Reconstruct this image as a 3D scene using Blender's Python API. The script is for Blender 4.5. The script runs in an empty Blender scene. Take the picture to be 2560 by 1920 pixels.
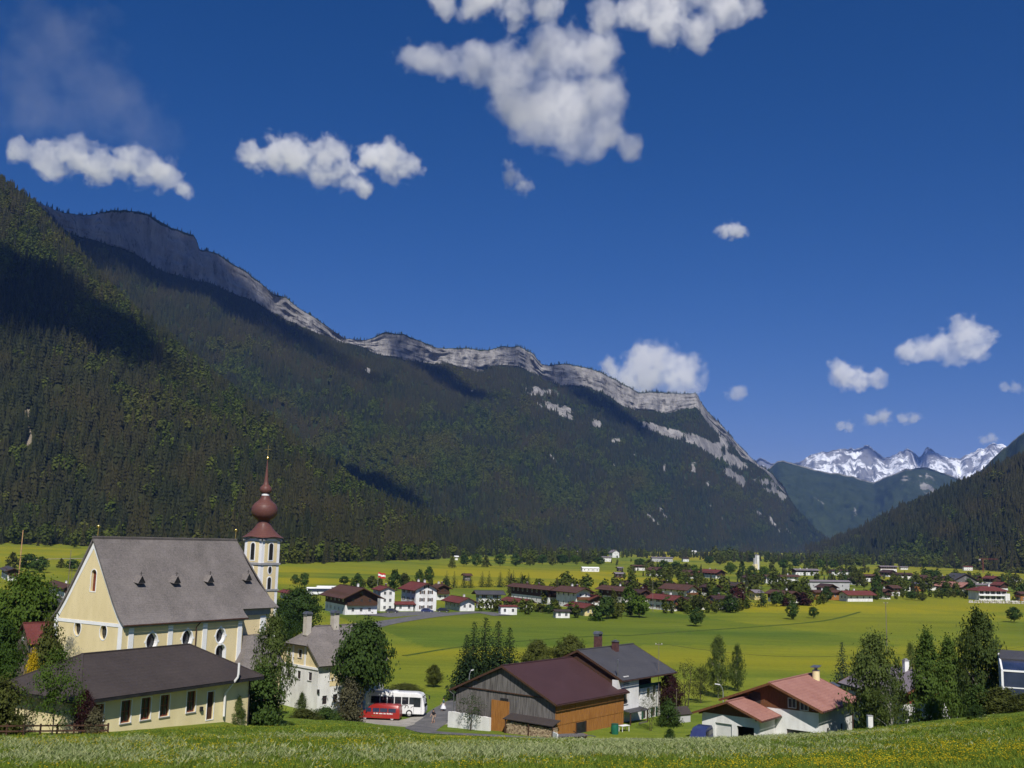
import bpy, bmesh, math, random
import numpy as np
from mathutils import Vector, Matrix, Euler

# ------------------------------------------------------------------ camera
R = math.radians
SC = bpy.context.scene
COL = SC.collection
EYE = 25.0                       # eye above the valley floor
FPX, PITCH, ROLL = 2600.0, math.atan(390 / 2600), R(1.5)
cam_d = bpy.data.cameras.new('camera')
cam_d.sensor_width = 36.0
cam_d.lens = 36.0 * FPX / 2560.0
cam_d.clip_start, cam_d.clip_end = 0.5, 60000.0
cam = bpy.data.objects.new('camera', cam_d)
COL.objects.link(cam)
cam.matrix_world = Matrix.Translation((0, 0, EYE)) @ Matrix.Rotation(math.pi / 2 + PITCH, 4, 'X') @ Matrix.Rotation(ROLL, 4, 'Z')
SC.camera = cam

# ------------------------------------------------------------------ sky, sun, exposure
SUN_EL, SUN_AZ = R(47), R(174)    # azimuth clockwise from +Y: the sun stands behind the camera
world = bpy.data.worlds.new('World')
SC.world = world
world.use_nodes = True
wn = world.node_tree
wn.nodes.clear()
sky = wn.nodes.new('ShaderNodeTexSky')
sky.sky_type = 'NISHITA'
sky.sun_disc = False
sky.sun_elevation, sky.sun_rotation = SUN_EL, SUN_AZ
sky.altitude = 900
sky.air_density, sky.dust_density, sky.ozone_density = 1.0, 0.0, 5.0
wbg = wn.nodes.new('ShaderNodeBackground')
wbg.inputs['Strength'].default_value = 0.059
wout = wn.nodes.new('ShaderNodeOutputWorld')
whs = wn.nodes.new('ShaderNodeHueSaturation')
whs.inputs['Saturation'].default_value = 1.32
wn.links.new(sky.outputs[0], whs.inputs['Color'])
wtint = wn.nodes.new('ShaderNodeMix')
wtint.data_type, wtint.blend_type = 'RGBA', 'MULTIPLY'
wtint.inputs[0].default_value = 1.0
wtint.inputs[7].default_value = (1.08, 0.79, 1.02, 1)
wn.links.new(whs.outputs[0], wtint.inputs[6])
wn.links.new(wtint.outputs[2], wbg.inputs[0])
wn.links.new(wbg.outputs[0], wout.inputs[0])
SUN = Vector((math.sin(SUN_AZ) * math.cos(SUN_EL), math.cos(SUN_AZ) * math.cos(SUN_EL), math.sin(SUN_EL)))
sun_d = bpy.data.lights.new('sun', 'SUN')
sun_d.energy, sun_d.angle, sun_d.color = 5.0, R(0.53), (1.0, 0.95, 0.87)
sun_o = bpy.data.objects.new('sun', sun_d)
COL.objects.link(sun_o)
sun_o.rotation_euler = SUN.to_track_quat('Z', 'Y').to_euler()
vs = SC.view_settings
vs.view_transform, vs.look, vs.exposure, vs.gamma, vs.use_curve_mapping = 'Standard', 'None', 0.11, 1.0, False
SC.display_settings.display_device = 'sRGB'
cy = SC.cycles
cy.max_bounces, cy.diffuse_bounces, cy.glossy_bounces, cy.transmission_bounces = 10, 3, 3, 4
cy.volume_bounces, cy.transparent_max_bounces = 8, 16
cy.volume_step_rate, cy.volume_max_steps = 4.0, 256
cy.use_denoising = True
cy.use_adaptive_sampling, cy.adaptive_threshold, cy.adaptive_min_samples = True, 0.015, 16
cy.caustics_reflective = cy.caustics_refractive = False

# ------------------------------------------------------------------ pixel <-> place helpers (2560 x 1920 photograph)
_c, _s, _ct, _st = math.cos(ROLL), math.sin(ROLL), math.cos(PITCH), math.sin(PITCH)

def ray(px, py):
    p, q = px - 1280.0, py - 960.0
    a, b = p * _c + q * _s, -p * _s + q * _c
    y = _ct + b / FPX * _st
    z = _st - b / FPX * _ct
    return a / FPX / y, z / y            # x and z per metre of depth

def at(px, py, Y):
    rx, rz = ray(px, py)
    return Vector((rx * Y, Y, EYE + rz * Y))

def on_z(px, py, z=0.0):
    rx, rz = ray(px, py)
    Y = (z - EYE) / rz
    return Vector((rx * Y, Y, z))

def to_px(P):
    X, Y, Z = P[0], P[1], P[2] - EYE
    fw, up = Y * _ct + Z * _st, -Y * _st + Z * _ct
    a, b = X / fw * FPX, -up / fw * FPX
    return 1280 + a * _c - b * _s, 960 + a * _s + b * _c

# ------------------------------------------------------------------ noise
def _hash(ix, iy, seed):
    h = (ix.astype(np.int64) * 374761393 + iy.astype(np.int64) * 668265263 + seed * 1274126177) & 0xFFFFFFFF
    h = ((h ^ (h >> 13)) * 1103515245) & 0xFFFFFFFF
    h = ((h ^ (h >> 16)) * 668265263) & 0xFFFFFFFF
    return ((h ^ (h >> 15)) & 0xFFFF) / 65535.0

def vnoise(x, y, seed=0):
    x, y = np.asarray(x, float), np.asarray(y, float)
    x, y = np.broadcast_arrays(x, y)
    ix, iy = np.floor(x), np.floor(y)
    fx, fy = x - ix, y - iy
    fx, fy = fx * fx * (3 - 2 * fx), fy * fy * (3 - 2 * fy)
    a, b = _hash(ix, iy, seed), _hash(ix + 1, iy, seed)
    c, d = _hash(ix, iy + 1, seed), _hash(ix + 1, iy + 1, seed)
    return (a + (b - a) * fx) * (1 - fy) + (c + (d - c) * fx) * fy

def fbm(x, y, octv=4, seed=0, gain=0.5):
    t, a, n = 0.0, 1.0, 0.0
    for k in range(octv):
        t = t + a * (vnoise(np.asarray(x) * 2 ** k + 17.3 * k, np.asarray(y) * 2 ** k - 9.1 * k, seed + k) - 0.5)
        n += a
        a *= gain
    return t / n * 2

def sstep(a, b, x):
    t = np.clip((np.asarray(x, float) - a) / (b - a), 0, 1)
    return t * t * (3 - 2 * t)
rng = np.random.default_rng(7)

# ------------------------------------------------------------------ objects
def tag(o, label=None, cat=None, group=None, kind=None):
    for k, v in (('label', label), ('category', cat), ('group', group), ('kind', kind)):
        if v:
            o[k] = v
    return o

def link(name, data, parent=None, mats=None):
    o = bpy.data.objects.new(name, data)
    COL.objects.link(o)
    if mats is not None and data is not None and not data.materials:
        for m in (mats if isinstance(mats, (list, tuple)) else [mats]):
            data.materials.append(m)
    if parent is not None:
        o.parent = parent
    return o

def empty(name, loc, rz=0.0):
    o = bpy.data.objects.new(name, None)
    COL.objects.link(o)
    o.location = loc
    o.rotation_euler = (0, 0, rz)
    o.empty_display_size = 0.3
    return o

def np_mesh(name, V, F, smooth=False):
    me = bpy.data.meshes.new(name)
    V = np.asarray(V, np.float32)
    F = np.asarray(F, np.int32)
    k = F.shape[1]
    me.vertices.add(len(V))
    me.vertices.foreach_set('co', V.ravel())
    me.loops.add(F.size)
    me.loops.foreach_set('vertex_index', F.ravel())
    me.polygons.add(len(F))
    me.polygons.foreach_set('loop_start', np.arange(0, F.size, k, dtype=np.int32))
    me.polygons.foreach_set('loop_total', np.full(len(F), k, np.int32))
    if smooth:
        me.polygons.foreach_set('use_smooth', np.ones(len(F), bool))
    me.update(calc_edges=True)
    return me

def grid_faces(nu, nv):
    i = np.arange(nu * nv).reshape(nu, nv)
    return np.stack([i[:-1, :-1], i[1:, :-1], i[1:, 1:], i[:-1, 1:]], -1).reshape(-1, 4)

def fattr(me, name, vals, dom='POINT'):
    a = me.attributes.new(name, 'FLOAT', dom)
    a.data.foreach_set('value', np.asarray(vals, np.float32).ravel())

class MB:
    """collects shapes in local metres, built as one mesh object"""
    def __init__(self):
        self.v, self.f, self.m = [], [], []
    def add(self, vs, fs, mi=0):
        n = len(self.v)
        self.v += [tuple(p) for p in vs]
        self.f += [tuple(i + n for i in q) for q in fs]
        self.m += [mi] * len(fs)
        return self
    def box(self, x0, x1, y0, y1, z0, z1, mi=0):
        return self.add([(x0, y0, z0), (x1, y0, z0), (x1, y1, z0), (x0, y1, z0), (x0, y0, z1), (x1, y0, z1), (x1, y1, z1), (x0, y1, z1)],
                        [(0, 3, 2, 1), (4, 5, 6, 7), (0, 1, 5, 4), (1, 2, 6, 5), (2, 3, 7, 6), (3, 0, 4, 7)], mi)
    def bar(self, p, q, w, h=None, mi=0, up=(0, 0, 1)):
        p, q = Vector(p), Vector(q)
        d = (q - p).normalized()
        s = d.cross(Vector(up))
        if s.length < 1e-4:
            s = d.cross(Vector((1, 0, 0)))
        s.normalize()
        t = s.cross(d)
        h = w if h is None else h
        s, t = s * w / 2, t * h / 2
        return self.add([p - s - t, p + s - t, p + s + t, p - s + t, q - s - t, q + s - t, q + s + t, q - s + t],
                        [(0, 1, 2, 3), (7, 6, 5, 4), (4, 5, 1, 0), (5, 6, 2, 1), (6, 7, 3, 2), (7, 4, 0, 3)], mi)
    def tube(self, pts, radii, n=8, mi=0, cap=True):
        pts = [Vector(p) for p in pts]
        if not hasattr(radii, '__len__'):
            radii = [radii] * len(pts)
        rings = []
        for i, p in enumerate(pts):
            d = (pts[min(i + 1, len(pts) - 1)] - pts[max(i - 1, 0)]).normalized()
            a = Vector((1, 0, 0)) if abs(d.x) < 0.9 else Vector((0, 1, 0))
            s = d.cross(a).normalized()
            t = d.cross(s)
            rings.append([p + (s * math.cos(k * 2 * math.pi / n) + t * math.sin(k * 2 * math.pi / n)) * radii[i] for k in range(n)])
        fs = [(i * n + k, i * n + (k + 1) % n, (i + 1) * n + (k + 1) % n, (i + 1) * n + k) for i in range(len(pts) - 1) for k in range(n)]
        if cap:
            fs += [tuple(range(n)), tuple((len(pts) - 1) * n + k for k in reversed(range(n)))]
        return self.add([p for r in rings for p in r], fs, mi)
    def lathe(self, prof, n=16, c=(0, 0), mi=0, a0=0.0):
        vs = [(c[0] + r * math.cos(a0 + k * 2 * math.pi / n), c[1] + r * math.sin(a0 + k * 2 * math.pi / n), z) for r, z in prof for k in range(n)]
        fs = [(i * n + k, i * n + (k + 1) % n, (i + 1) * n + (k + 1) % n, (i + 1) * n + k) for i in range(len(prof) - 1) for k in range(n)]
        fs += [tuple(reversed(range(n))), tuple((len(prof) - 1) * n + k for k in range(n))]
        return self.add(vs, fs, mi)
    def prism(self, poly, axis, a, b, mi=0):
        """poly in the plane across axis ('x': (y,z), 'y': (x,z), 'z': (x,y)), extruded a..b"""
        def p3(u, v, w):
            return (w, u, v) if axis == 'x' else (u, w, v) if axis == 'y' else (u, v, w)
        n = len(poly)
        vs = [p3(u, v, a) for u, v in poly] + [p3(u, v, b) for u, v in poly]
        fs = [tuple(range(n)), tuple(reversed(range(n, 2 * n)))] + [(i, i + n, (i + 1) % n + n, (i + 1) % n) for i in range(n)]
        return self.add(vs, fs, mi)
    def slab(self, quad, t, mi=0):
        """a polygon given by its top corners, t thick straight down its normal"""
        q = [Vector(p) for p in quad]
        nrm = (q[1] - q[0]).cross(q[2] - q[0]).normalized()
        if nrm.z < 0:
            q.reverse()
            nrm = -nrm
        n = len(q)
        return self.add(q + [p - nrm * t for p in q], [tuple(range(n)), tuple(reversed(range(n, 2 * n)))] + [(i + n, (i + 1) % n + n, (i + 1) % n, i) for i in range(n)], mi)
    def mesh(self, name, smooth=False):
        me = bpy.data.meshes.new(name)
        me.from_pydata([tuple(p) for p in self.v], [], self.f)
        bm = bmesh.new()
        bm.from_mesh(me)
        bmesh.ops.recalc_face_normals(bm, faces=bm.faces)
        bm.to_mesh(me)
        bm.free()
        me.polygons.foreach_set('material_index', self.m)
        if smooth:
            me.polygons.foreach_set('use_smooth', [True] * len(me.polygons))
            try:
                me.set_sharp_from_angle(angle=R(38))
            except Exception:
                pass
        me.update()
        return me
    def build(self, name, mats, parent=None, smooth=False):
        return link(name, self.mesh(name, smooth), parent, mats)

# ------------------------------------------------------------------ materials
MATS = {}
def nodes_mat(name):
    m = bpy.data.materials.new(name)
    m.use_nodes = True
    nt = m.node_tree
    bsdf = nt.nodes['Principled BSDF']
    return m, nt, bsdf

def N(nt, typ, **kw):
    n = nt.nodes.new(typ)
    for k, v in kw.items():
        if k in ('operation', 'blend_type', 'data_type', 'attribute_name', 'attribute_type', 'noise_dimensions', 'feature', 'wave_type', 'bands_direction', 'distance', 'interpolation_type', 'clamp'):
            setattr(n, k, v)
        else:
            n.inputs[k].default_value = v
    return n

def ramp(nt, stops):
    n = nt.nodes.new('ShaderNodeValToRGB')
    e = n.color_ramp.elements
    while len(e) > 1:
        e.remove(e[-1])
    for i, (p, c) in enumerate(stops):
        x = e[0] if i == 0 else e.new(p)
        x.position = p
        x.color = (*c, 1) if len(c) == 3 else c
    return n

def mixc(nt, fac, a, b, blend='MIX'):
    n = nt.nodes.new('ShaderNodeMix')
    n.data_type = 'RGBA'
    n.blend_type = blend
    for s, v in ((0, fac), (6, a), (7, b)):
        if isinstance(v, (int, float)):
            n.inputs[s].default_value = v
        elif isinstance(v, tuple):
            n.inputs[s].default_value = (*v, 1)
        else:
            nt.links.new(v, n.inputs[s])
    return n.outputs[2]

def math_n(nt, op, a, b=None, clamp=False):
    n = nt.nodes.new('ShaderNodeMath')
    n.operation = op
    n.use_clamp = bool(clamp)
    for i, v in ((0, a), (1, b)):
        if v is None:
            continue
        if isinstance(v, (int, float)):
            n.inputs[i].default_value = v
        else:
            nt.links.new(v, n.inputs[i])
    return n.outputs[0]

def coords(nt, kind='Object', scale=(1, 1, 1)):
    tc = nt.nodes.new('ShaderNodeTexCoord')
    mp = nt.nodes.new('ShaderNodeMapping')
    mp.inputs['Scale'].default_value = scale
    if kind == 'World':
        g = nt.nodes.new('ShaderNodeNewGeometry')
        nt.links.new(g.outputs['Position'], mp.inputs[0])
    else:
        nt.links.new(tc.outputs[kind], mp.inputs[0])
    return mp.outputs[0]

def noise_n(nt, vec, scale, detail=4, rough=0.55):
    n = N(nt, 'ShaderNodeTexNoise', Scale=scale, Detail=detail, Roughness=rough)
    nt.links.new(vec, n.inputs['Vector'])
    return n.outputs['Fac']

def surf(name, c1, c2, scale=1.0, stretch=(1, 1, 1), rough=0.8, bump=0.15, bscale=None, detail=5, metal=0.0, spec=0.3, dist=0.02, lo=0.35, hi=0.65):
    """plain painted / built surface: two tones mixed by noise, fine relief"""
    if name in MATS:
        return MATS[name]
    m, nt, b = nodes_mat(name)
    v = coords(nt, 'Object', stretch)
    f = noise_n(nt, v, scale, detail)
    rp = ramp(nt, [(lo, c1), (hi, c2)])
    nt.links.new(f, rp.inputs[0])
    nt.links.new(rp.outputs[0], b.inputs['Base Color'])
    b.inputs['Roughness'].default_value = rough
    b.inputs['Metallic'].default_value = metal
    b.inputs['Specular IOR Level'].default_value = spec
    if bump:
        f2 = noise_n(nt, v, bscale or scale * 6, 4)
        bp = N(nt, 'ShaderNodeBump', Strength=bump, Distance=dist)
        nt.links.new(f2, bp.inputs['Height'])
        nt.links.new(bp.outputs[0], b.inputs['Normal'])
    MATS[name] = m
    return m
# ------------------------------------------------------------------ the lie of the land
# stations across the view: column of the photograph, row where the near meadow ends, its depth, depth and height of the shelf behind
_ST = [(-500, 1842, 84, 150, 3.5), (0, 1840, 83, 140, 3.5), (300, 1834, 85, 140, 3.0), (560, 1818, 91, 140, 2.2), (700, 1815, 108, 145, 1.0),
       (900, 1810, 127, 146, 0.4), (1050, 1842, 120, 142, 0.7), (1250, 1846, 117, 136, 1.2), (1400, 1850, 115, 130, 1.6), (1600, 1854, 113, 136, 1.2),
       (1800, 1849, 108, 128, 1.8), (2100, 1836, 102, 130, 2.0), (2300, 1820, 90, 132, 2.4), (2560, 1800, 80, 140, 3.0), (3200, 1785, 74, 150, 4.0)]
_tx = np.array([ray(s[0], s[1])[0] for s in _ST])
_re = np.array([-ray(s[0], s[1])[1] for s in _ST])
_rb = np.array([-ray(s[0], 1925)[1] for s in _ST])
_Ye, _Yb, _zb = (np.array([s[k] for s in _ST], float) for k in (2, 3, 4))
_A = (_rb - _re) / (1 / 24.0 - 1 / _Ye)
_A = np.clip(_A, 0.9, 2.2)
_ze = EYE - _re * _Ye

def ground_z(X, Y):
    X, Y = np.broadcast_arrays(np.asarray(X, float), np.asarray(Y, float))
    Ys = np.maximum(Y, 1.0)
    t = np.clip(X / Ys, _tx[0], _tx[-1])
    A, ze, Ye, Yb, zb = (np.interp(t, _tx, q) for q in (_A, _ze, _Ye, _Yb, _zb))
    def prof(y):
        y = np.maximum(y, -20)
        z1 = (EYE - A) + (ze - EYE + A) * y / Ye
        z2 = ze + (zb - ze) * sstep(0, 1, (y - Ye) / (Yb - Ye))
        z3 = zb * (1 - sstep(0, 1, (y - Yb) / 60.0))
        return np.where(y < Ye, z1, np.where(y < Yb, z2, z3))
    z = (prof(Y - 5) + prof(Y) * 2 + prof(Y + 5)) / 4
    und = fbm(X / 40, Y / 40, 2, 3) * 0.35 * (1 - sstep(150, 220, Y)) * sstep(20, 60, Y)
    far = fbm(X / 300, Y / 300, 2, 5) * 0.8 * sstep(420, 900, Y)
    # the field swells a little towards the mountain foot on the left
    foot = 14 * sstep(520, 1100, Y) * sstep(0.05, -0.35, X / Ys)
    return z + und + far + foot

_gzc = {}
def gz(x, y):
    k = (round(x, 2), round(y, 2))
    if k not in _gzc:
        _gzc[k] = float(ground_z(np.array([x]), np.array([y]))[0])
    return _gzc[k]

def on_ground(px, py):
    """where the ray through a pixel meets the ground"""
    rx, rz = ray(px, py)
    lo, hi = 20.0, 9000.0
    for n in (260, 120, 60):
        d = np.geomspace(lo, hi, n)
        below = EYE + rz * d < ground_z(rx * d, d)
        k = int(np.argmax(below)) if below.any() else n - 1
        lo, hi = d[max(0, k - 1)], d[k]
    return Vector((rx * hi, hi, gz(rx * hi, hi)))

def near_masks(X, Y):
    """where buttercups and seeding grass stand on the near slope"""
    Z = ground_z(X, Y)
    fw, up = Y * _ct + (Z - EYE) * _st, -Y * _st + (Z - EYE) * _ct
    a, b = X / fw * FPX, -up / fw * FPX
    px, py = 1280 + a * _c - b * _s, 960 + a * _s + b * _c
    nz = fbm(X / 9, Y / 6, 4, 31) * .75 + fbm(X / 2.2, Y / 2.2, 3, 33) * .45
    sil = np.zeros_like(X)
    for (cx, cy_, sx, sy, sl, am) in ((1650, 1866, 480, 24, -.035, .95), (1250, 1893, 300, 20, -.02, .6), (130, 1898, 260, 24, .03, .8), (340, 1864, 90, 9, 0, .5), (620, 1898, 170, 14, 0, .5), (960, 1905, 220, 16, 0, .6), (830, 1850, 110, 8, 0, .45), (1900, 1900, 300, 9, -.03, .35)):
        sil = sil + am * np.exp(-((px - cx) / sx) ** 2 - ((py - cy_ - sl * (px - cx)) / sy) ** 2)
    yel = np.full_like(X, .16)
    for (cx, cy_, sx, sy, sl, am) in ((2420, 1893, 420, 26, -.05, .95), (1950, 1915, 400, 10, -.03, .6), (450, 1880, 200, 20, 0, .3), (1050, 1868, 260, 12, 0, .4), (1120, 1846, 200, 8, 0, .5), (2240, 1822, 260, 9, -.09, .5), (170, 1862, 120, 16, 0, .3), (650, 1905, 300, 14, 0, .25), (1320, 1915, 240, 10, 0, .4)):
        yel = yel + am * np.exp(-((px - cx) / sx) ** 2 - ((py - cy_ - sl * (px - cx)) / sy) ** 2)
    return np.clip(yel * (1 + nz) + nz * .25, 0, 1), np.clip(sil * (1 + nz) + nz * .3 - .05, 0, 1), px, py


# ---- ground sheet
def build_ground():
    az = np.concatenate([np.linspace(-75, -31, 40)[:-1], np.linspace(-31, 31, 520), np.linspace(31, 75, 40)[1:]])
    az = np.radians(az)
    rr = np.concatenate([[0.5], np.geomspace(3, 260, 210), np.geomspace(264, 1600, 170)[1:], np.geomspace(1650, 26000, 50)])
    Az, Rr = np.meshgrid(az, rr, indexing='ij')
    X, Y = np.sin(Az) * Rr, np.cos(Az) * Rr
    Z = ground_z(X, Y)
    V = np.stack([X, Y, Z], -1).reshape(-1, 3)
    me = np_mesh('ground', V, grid_faces(*X.shape), True)
    X, Y = X.ravel(), Y.ravel()
    t = X / np.maximum(Y, 1)
    # flower cover: drifts of buttercups
    yel = 0.36 + 0.55 * fbm(X / 90, Y / 26, 4, 11)
    near = 1 - sstep(100, 135, Y)
    yel_n, sil_n, _, _ = near_masks(X, np.maximum(Y, 4.0))
    ye = np.interp(np.clip(t, _tx[0], _tx[-1]), _tx, _Ye)
    yel_n, sil_n = yel_n * sstep(ye + 6, ye - 3, Y), sil_n * sstep(ye + 6, ye - 3, Y)
    yel = yel * sstep(150, 240, Y)
    yel = yel * (1 - near) + yel_n * near
    def patch(px0, px1, py0, py1, amt):
        a, b = on_z(px0, py1), on_z(px1, py0)
        c = (px0 + px1) / 2
        tt0, tt1 = ray(px0, py1)[0], ray(px1, py1)[0]
        y0, y1 = on_z(c, py1).y, on_z(c, py0).y
        m = sstep(tt0 - .02, tt0 + .02, t) * sstep(tt1 + .02, tt1 - .02, t) * sstep(y0 * .96, y0 * 1.06, Y) * sstep(y1 * 1.1, y1 * .96, Y)
        return amt * m
    for p in [(1090, 1560, 1425, 1476, 0.75), (1500, 1760, 1450, 1500, 0.3), (2180, 2560, 1420, 1452, 0.35), (1640, 1860, 1375, 1402, 0.9), (1900, 2110, 1380, 1400, 0.5),
              (700, 800, 1438, 1480, 0.45), (950, 1250, 1545, 1570, 0.35), (1850, 2500, 1500, 1560, 0.25)]:
        yel = yel + patch(*p)
    # parcels of meadow, each cut or grown a little differently, with the strips of the mower
    ca, sa = math.cos(R(14)), math.sin(R(14))
    u_, v_ = X * ca + Y * sa, -X * sa + Y * ca
    cell = _hash(np.floor(u_ / 130 + fbm(v_ / 200, u_ * 0, 2, 8) * .4), np.floor(v_ / 62 + fbm(u_ / 260, v_ * 0, 2, 9) * .3), 5)
    strip = np.sin(v_ / 3.1 + fbm(u_ / 120, v_ / 40, 2, 44) * 3) * (cell > .45)
    tone = .5 + (cell - .5) * .75 + .16 * strip + .5 * fbm(X / 60, Y / 22, 4, 47)
    fattr(me, 'tone', np.clip(tone * (1 - near) + near * .5, 0, 1))
    yel = yel * (1 - near) * (.45 + 1.1 * cell) + yel * near
    fattr(me, 'yellow', np.clip(yel, 0, 1))
    # seeding grass, a paler silvery green, in drifts on the near slope
    sil = sil_n * near * .8
    fattr(me, 'silver', np.clip(sil, 0, 1))
    m, nt, b = nodes_mat('meadow')
    yv = nt.nodes.new('ShaderNodeAttribute'); yv.attribute_name = 'yellow'
    sv = nt.nodes.new('ShaderNodeAttribute'); sv.attribute_name = 'silver'
    w = coords(nt, 'World', (0.05, 0.35, 0.05))
    w2 = coords(nt, 'World')
    n1 = noise_n(nt, w, 1.0, 5)
    n2 = noise_n(nt, w2, 0.9, 9, 0.78)
    n3 = noise_n(nt, w2, 0.03, 4)
    g = ramp(nt, [(0.3, (0.062, 0.104, 0.012)), (0.5, (0.112, 0.160, 0.018)), (0.7, (0.175, 0.212, 0.030))])
    nt.links.new(mixc(nt, 0.45, n1, n2), g.inputs[0])
    tn = nt.nodes.new('ShaderNodeAttribute'); tn.attribute_name = 'tone'
    tg = ramp(nt, [(0.0, (0.55, 0.72, 0.9)), (0.5, (1.08, 1.06, 1.08)), (1.0, (1.45, 1.25, 1.3))])
    nt.links.new(tn.outputs['Fac'], tg.inputs[0])
    base = mixc(nt, math_n(nt, 'MULTIPLY', n3, 0.25), g.outputs[0], (0.05, 0.105, 0.012))
    base = mixc(nt, 1.0, base, tg.outputs[0], 'MULTIPLY')
    ad = math_n(nt, 'MULTIPLY', yv.outputs['Fac'], math_n(nt, 'ADD', n2, 0.35), True)
    c2 = mixc(nt, math_n(nt, 'MULTIPLY', ad, 1.0), base, (0.29, 0.25, 0.012))
    c3 = mixc(nt, math_n(nt, 'MULTIPLY', sv.outputs['Fac'], math_n(nt, 'ADD', n2, 0.2), True), c2, (0.20, 0.25, 0.085))
    nt.links.new(c3, b.inputs['Base Color'])
    b.inputs['Roughness'].default_value = 0.95
    b.inputs['Specular IOR Level'].default_value = 0.1
    bp = N(nt, 'ShaderNodeBump', Strength=0.5, Distance=0.25)
    nt.links.new(noise_n(nt, w2, 2.2, 6, 0.7), bp.inputs['Height'])
    nt.links.new(bp.outputs[0], b.inputs['Normal'])
    o = link('ground', me, None, m)
    tag(o, kind='structure')
build_ground()

# ------------------------------------------------------------------ mountains
def mountain_mat(name, rock1, rock2, wood1, wood2, snow=None, streak=0.02, fine=0.02):
    m, nt, b = nodes_mat(name)
    rk = nt.nodes.new('ShaderNodeAttribute'); rk.attribute_name = 'rock'
    w = coords(nt, 'World', (1, 1, 0.22))
    n1 = noise_n(nt, w, streak, 8, 0.65)
    r = ramp(nt, [(0.36, rock1), (0.62, rock2)])
    nt.links.new(n1, r.inputs[0])
    w2 = coords(nt, 'World')
    n2 = noise_n(nt, w2, fine, 6, 0.7)
    g = ramp(nt, [(0.35, wood1), (0.65, wood2)])
    nt.links.new(n2, g.inputs[0])
    n3 = noise_n(nt, w2, fine * 1.4, 7, 0.75)
    fac = math_n(nt, 'MULTIPLY', math_n(nt, 'SUBTRACT', n3, 0.5), 1.6)
    fac = math_n(nt, 'ADD', rk.outputs['Fac'], fac)
    st = nt.nodes.new('ShaderNodeMapRange')
    st.interpolation_type = 'SMOOTHSTEP'
    st.inputs[1].default_value, st.inputs[2].default_value = 0.42, 0.58
    nt.links.new(fac, st.inputs[0])
    col = mixc(nt, st.outputs[0], g.outputs[0], r.outputs[0])
    if snow is not None:
        sn = nt.nodes.new('ShaderNodeAttribute'); sn.attribute_name = 'snow'
        f2 = math_n(nt, 'ADD', sn.outputs['Fac'], math_n(nt, 'MULTIPLY', math_n(nt, 'SUBTRACT', noise_n(nt, coords(nt, 'World', (1, 1, 0.5)), 0.006, 9, 0.72), 0.5), 4.2))
        s2 = nt.nodes.new('ShaderNodeMapRange')
        s2.inputs[1].default_value, s2.inputs[2].default_value = 0.42, 0.6
        nt.links.new(f2, s2.inputs[0])
        col = mixc(nt, s2.outputs[0], col, snow)
    nt.links.new(col, b.inputs['Base Color'])
    b.inputs['Roughness'].default_value = 0.95
    b.inputs['Specular IOR Level'].default_value = 0.1
    crk = noise_n(nt, coords(nt, 'World', (1, 1, 0.35)), streak * 3.2, 6, 0.7)
    cr = ramp(nt, [(0.36, (0.35, 0.35, 0.37)), (0.46, (1, 1, 1))])
    nt.links.new(crk, cr.inputs[0])
    nt.links.new(mixc(nt, math_n(nt, 'MULTIPLY', st.outputs[0], 0.8), col, mixc(nt, 1.0, col, cr.outputs[0], 'MULTIPLY')), b.inputs['Base Color'])
    bp = N(nt, 'ShaderNodeBump', Strength=1.0, Distance=16.0)
    nt.links.new(math_n(nt, 'ADD', n1, math_n(nt, 'MULTIPLY', crk, 0.6)), bp.inputs['Height'])
    nt.links.new(bp.outputs[0], b.inputs['Normal'])
    return m

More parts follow.
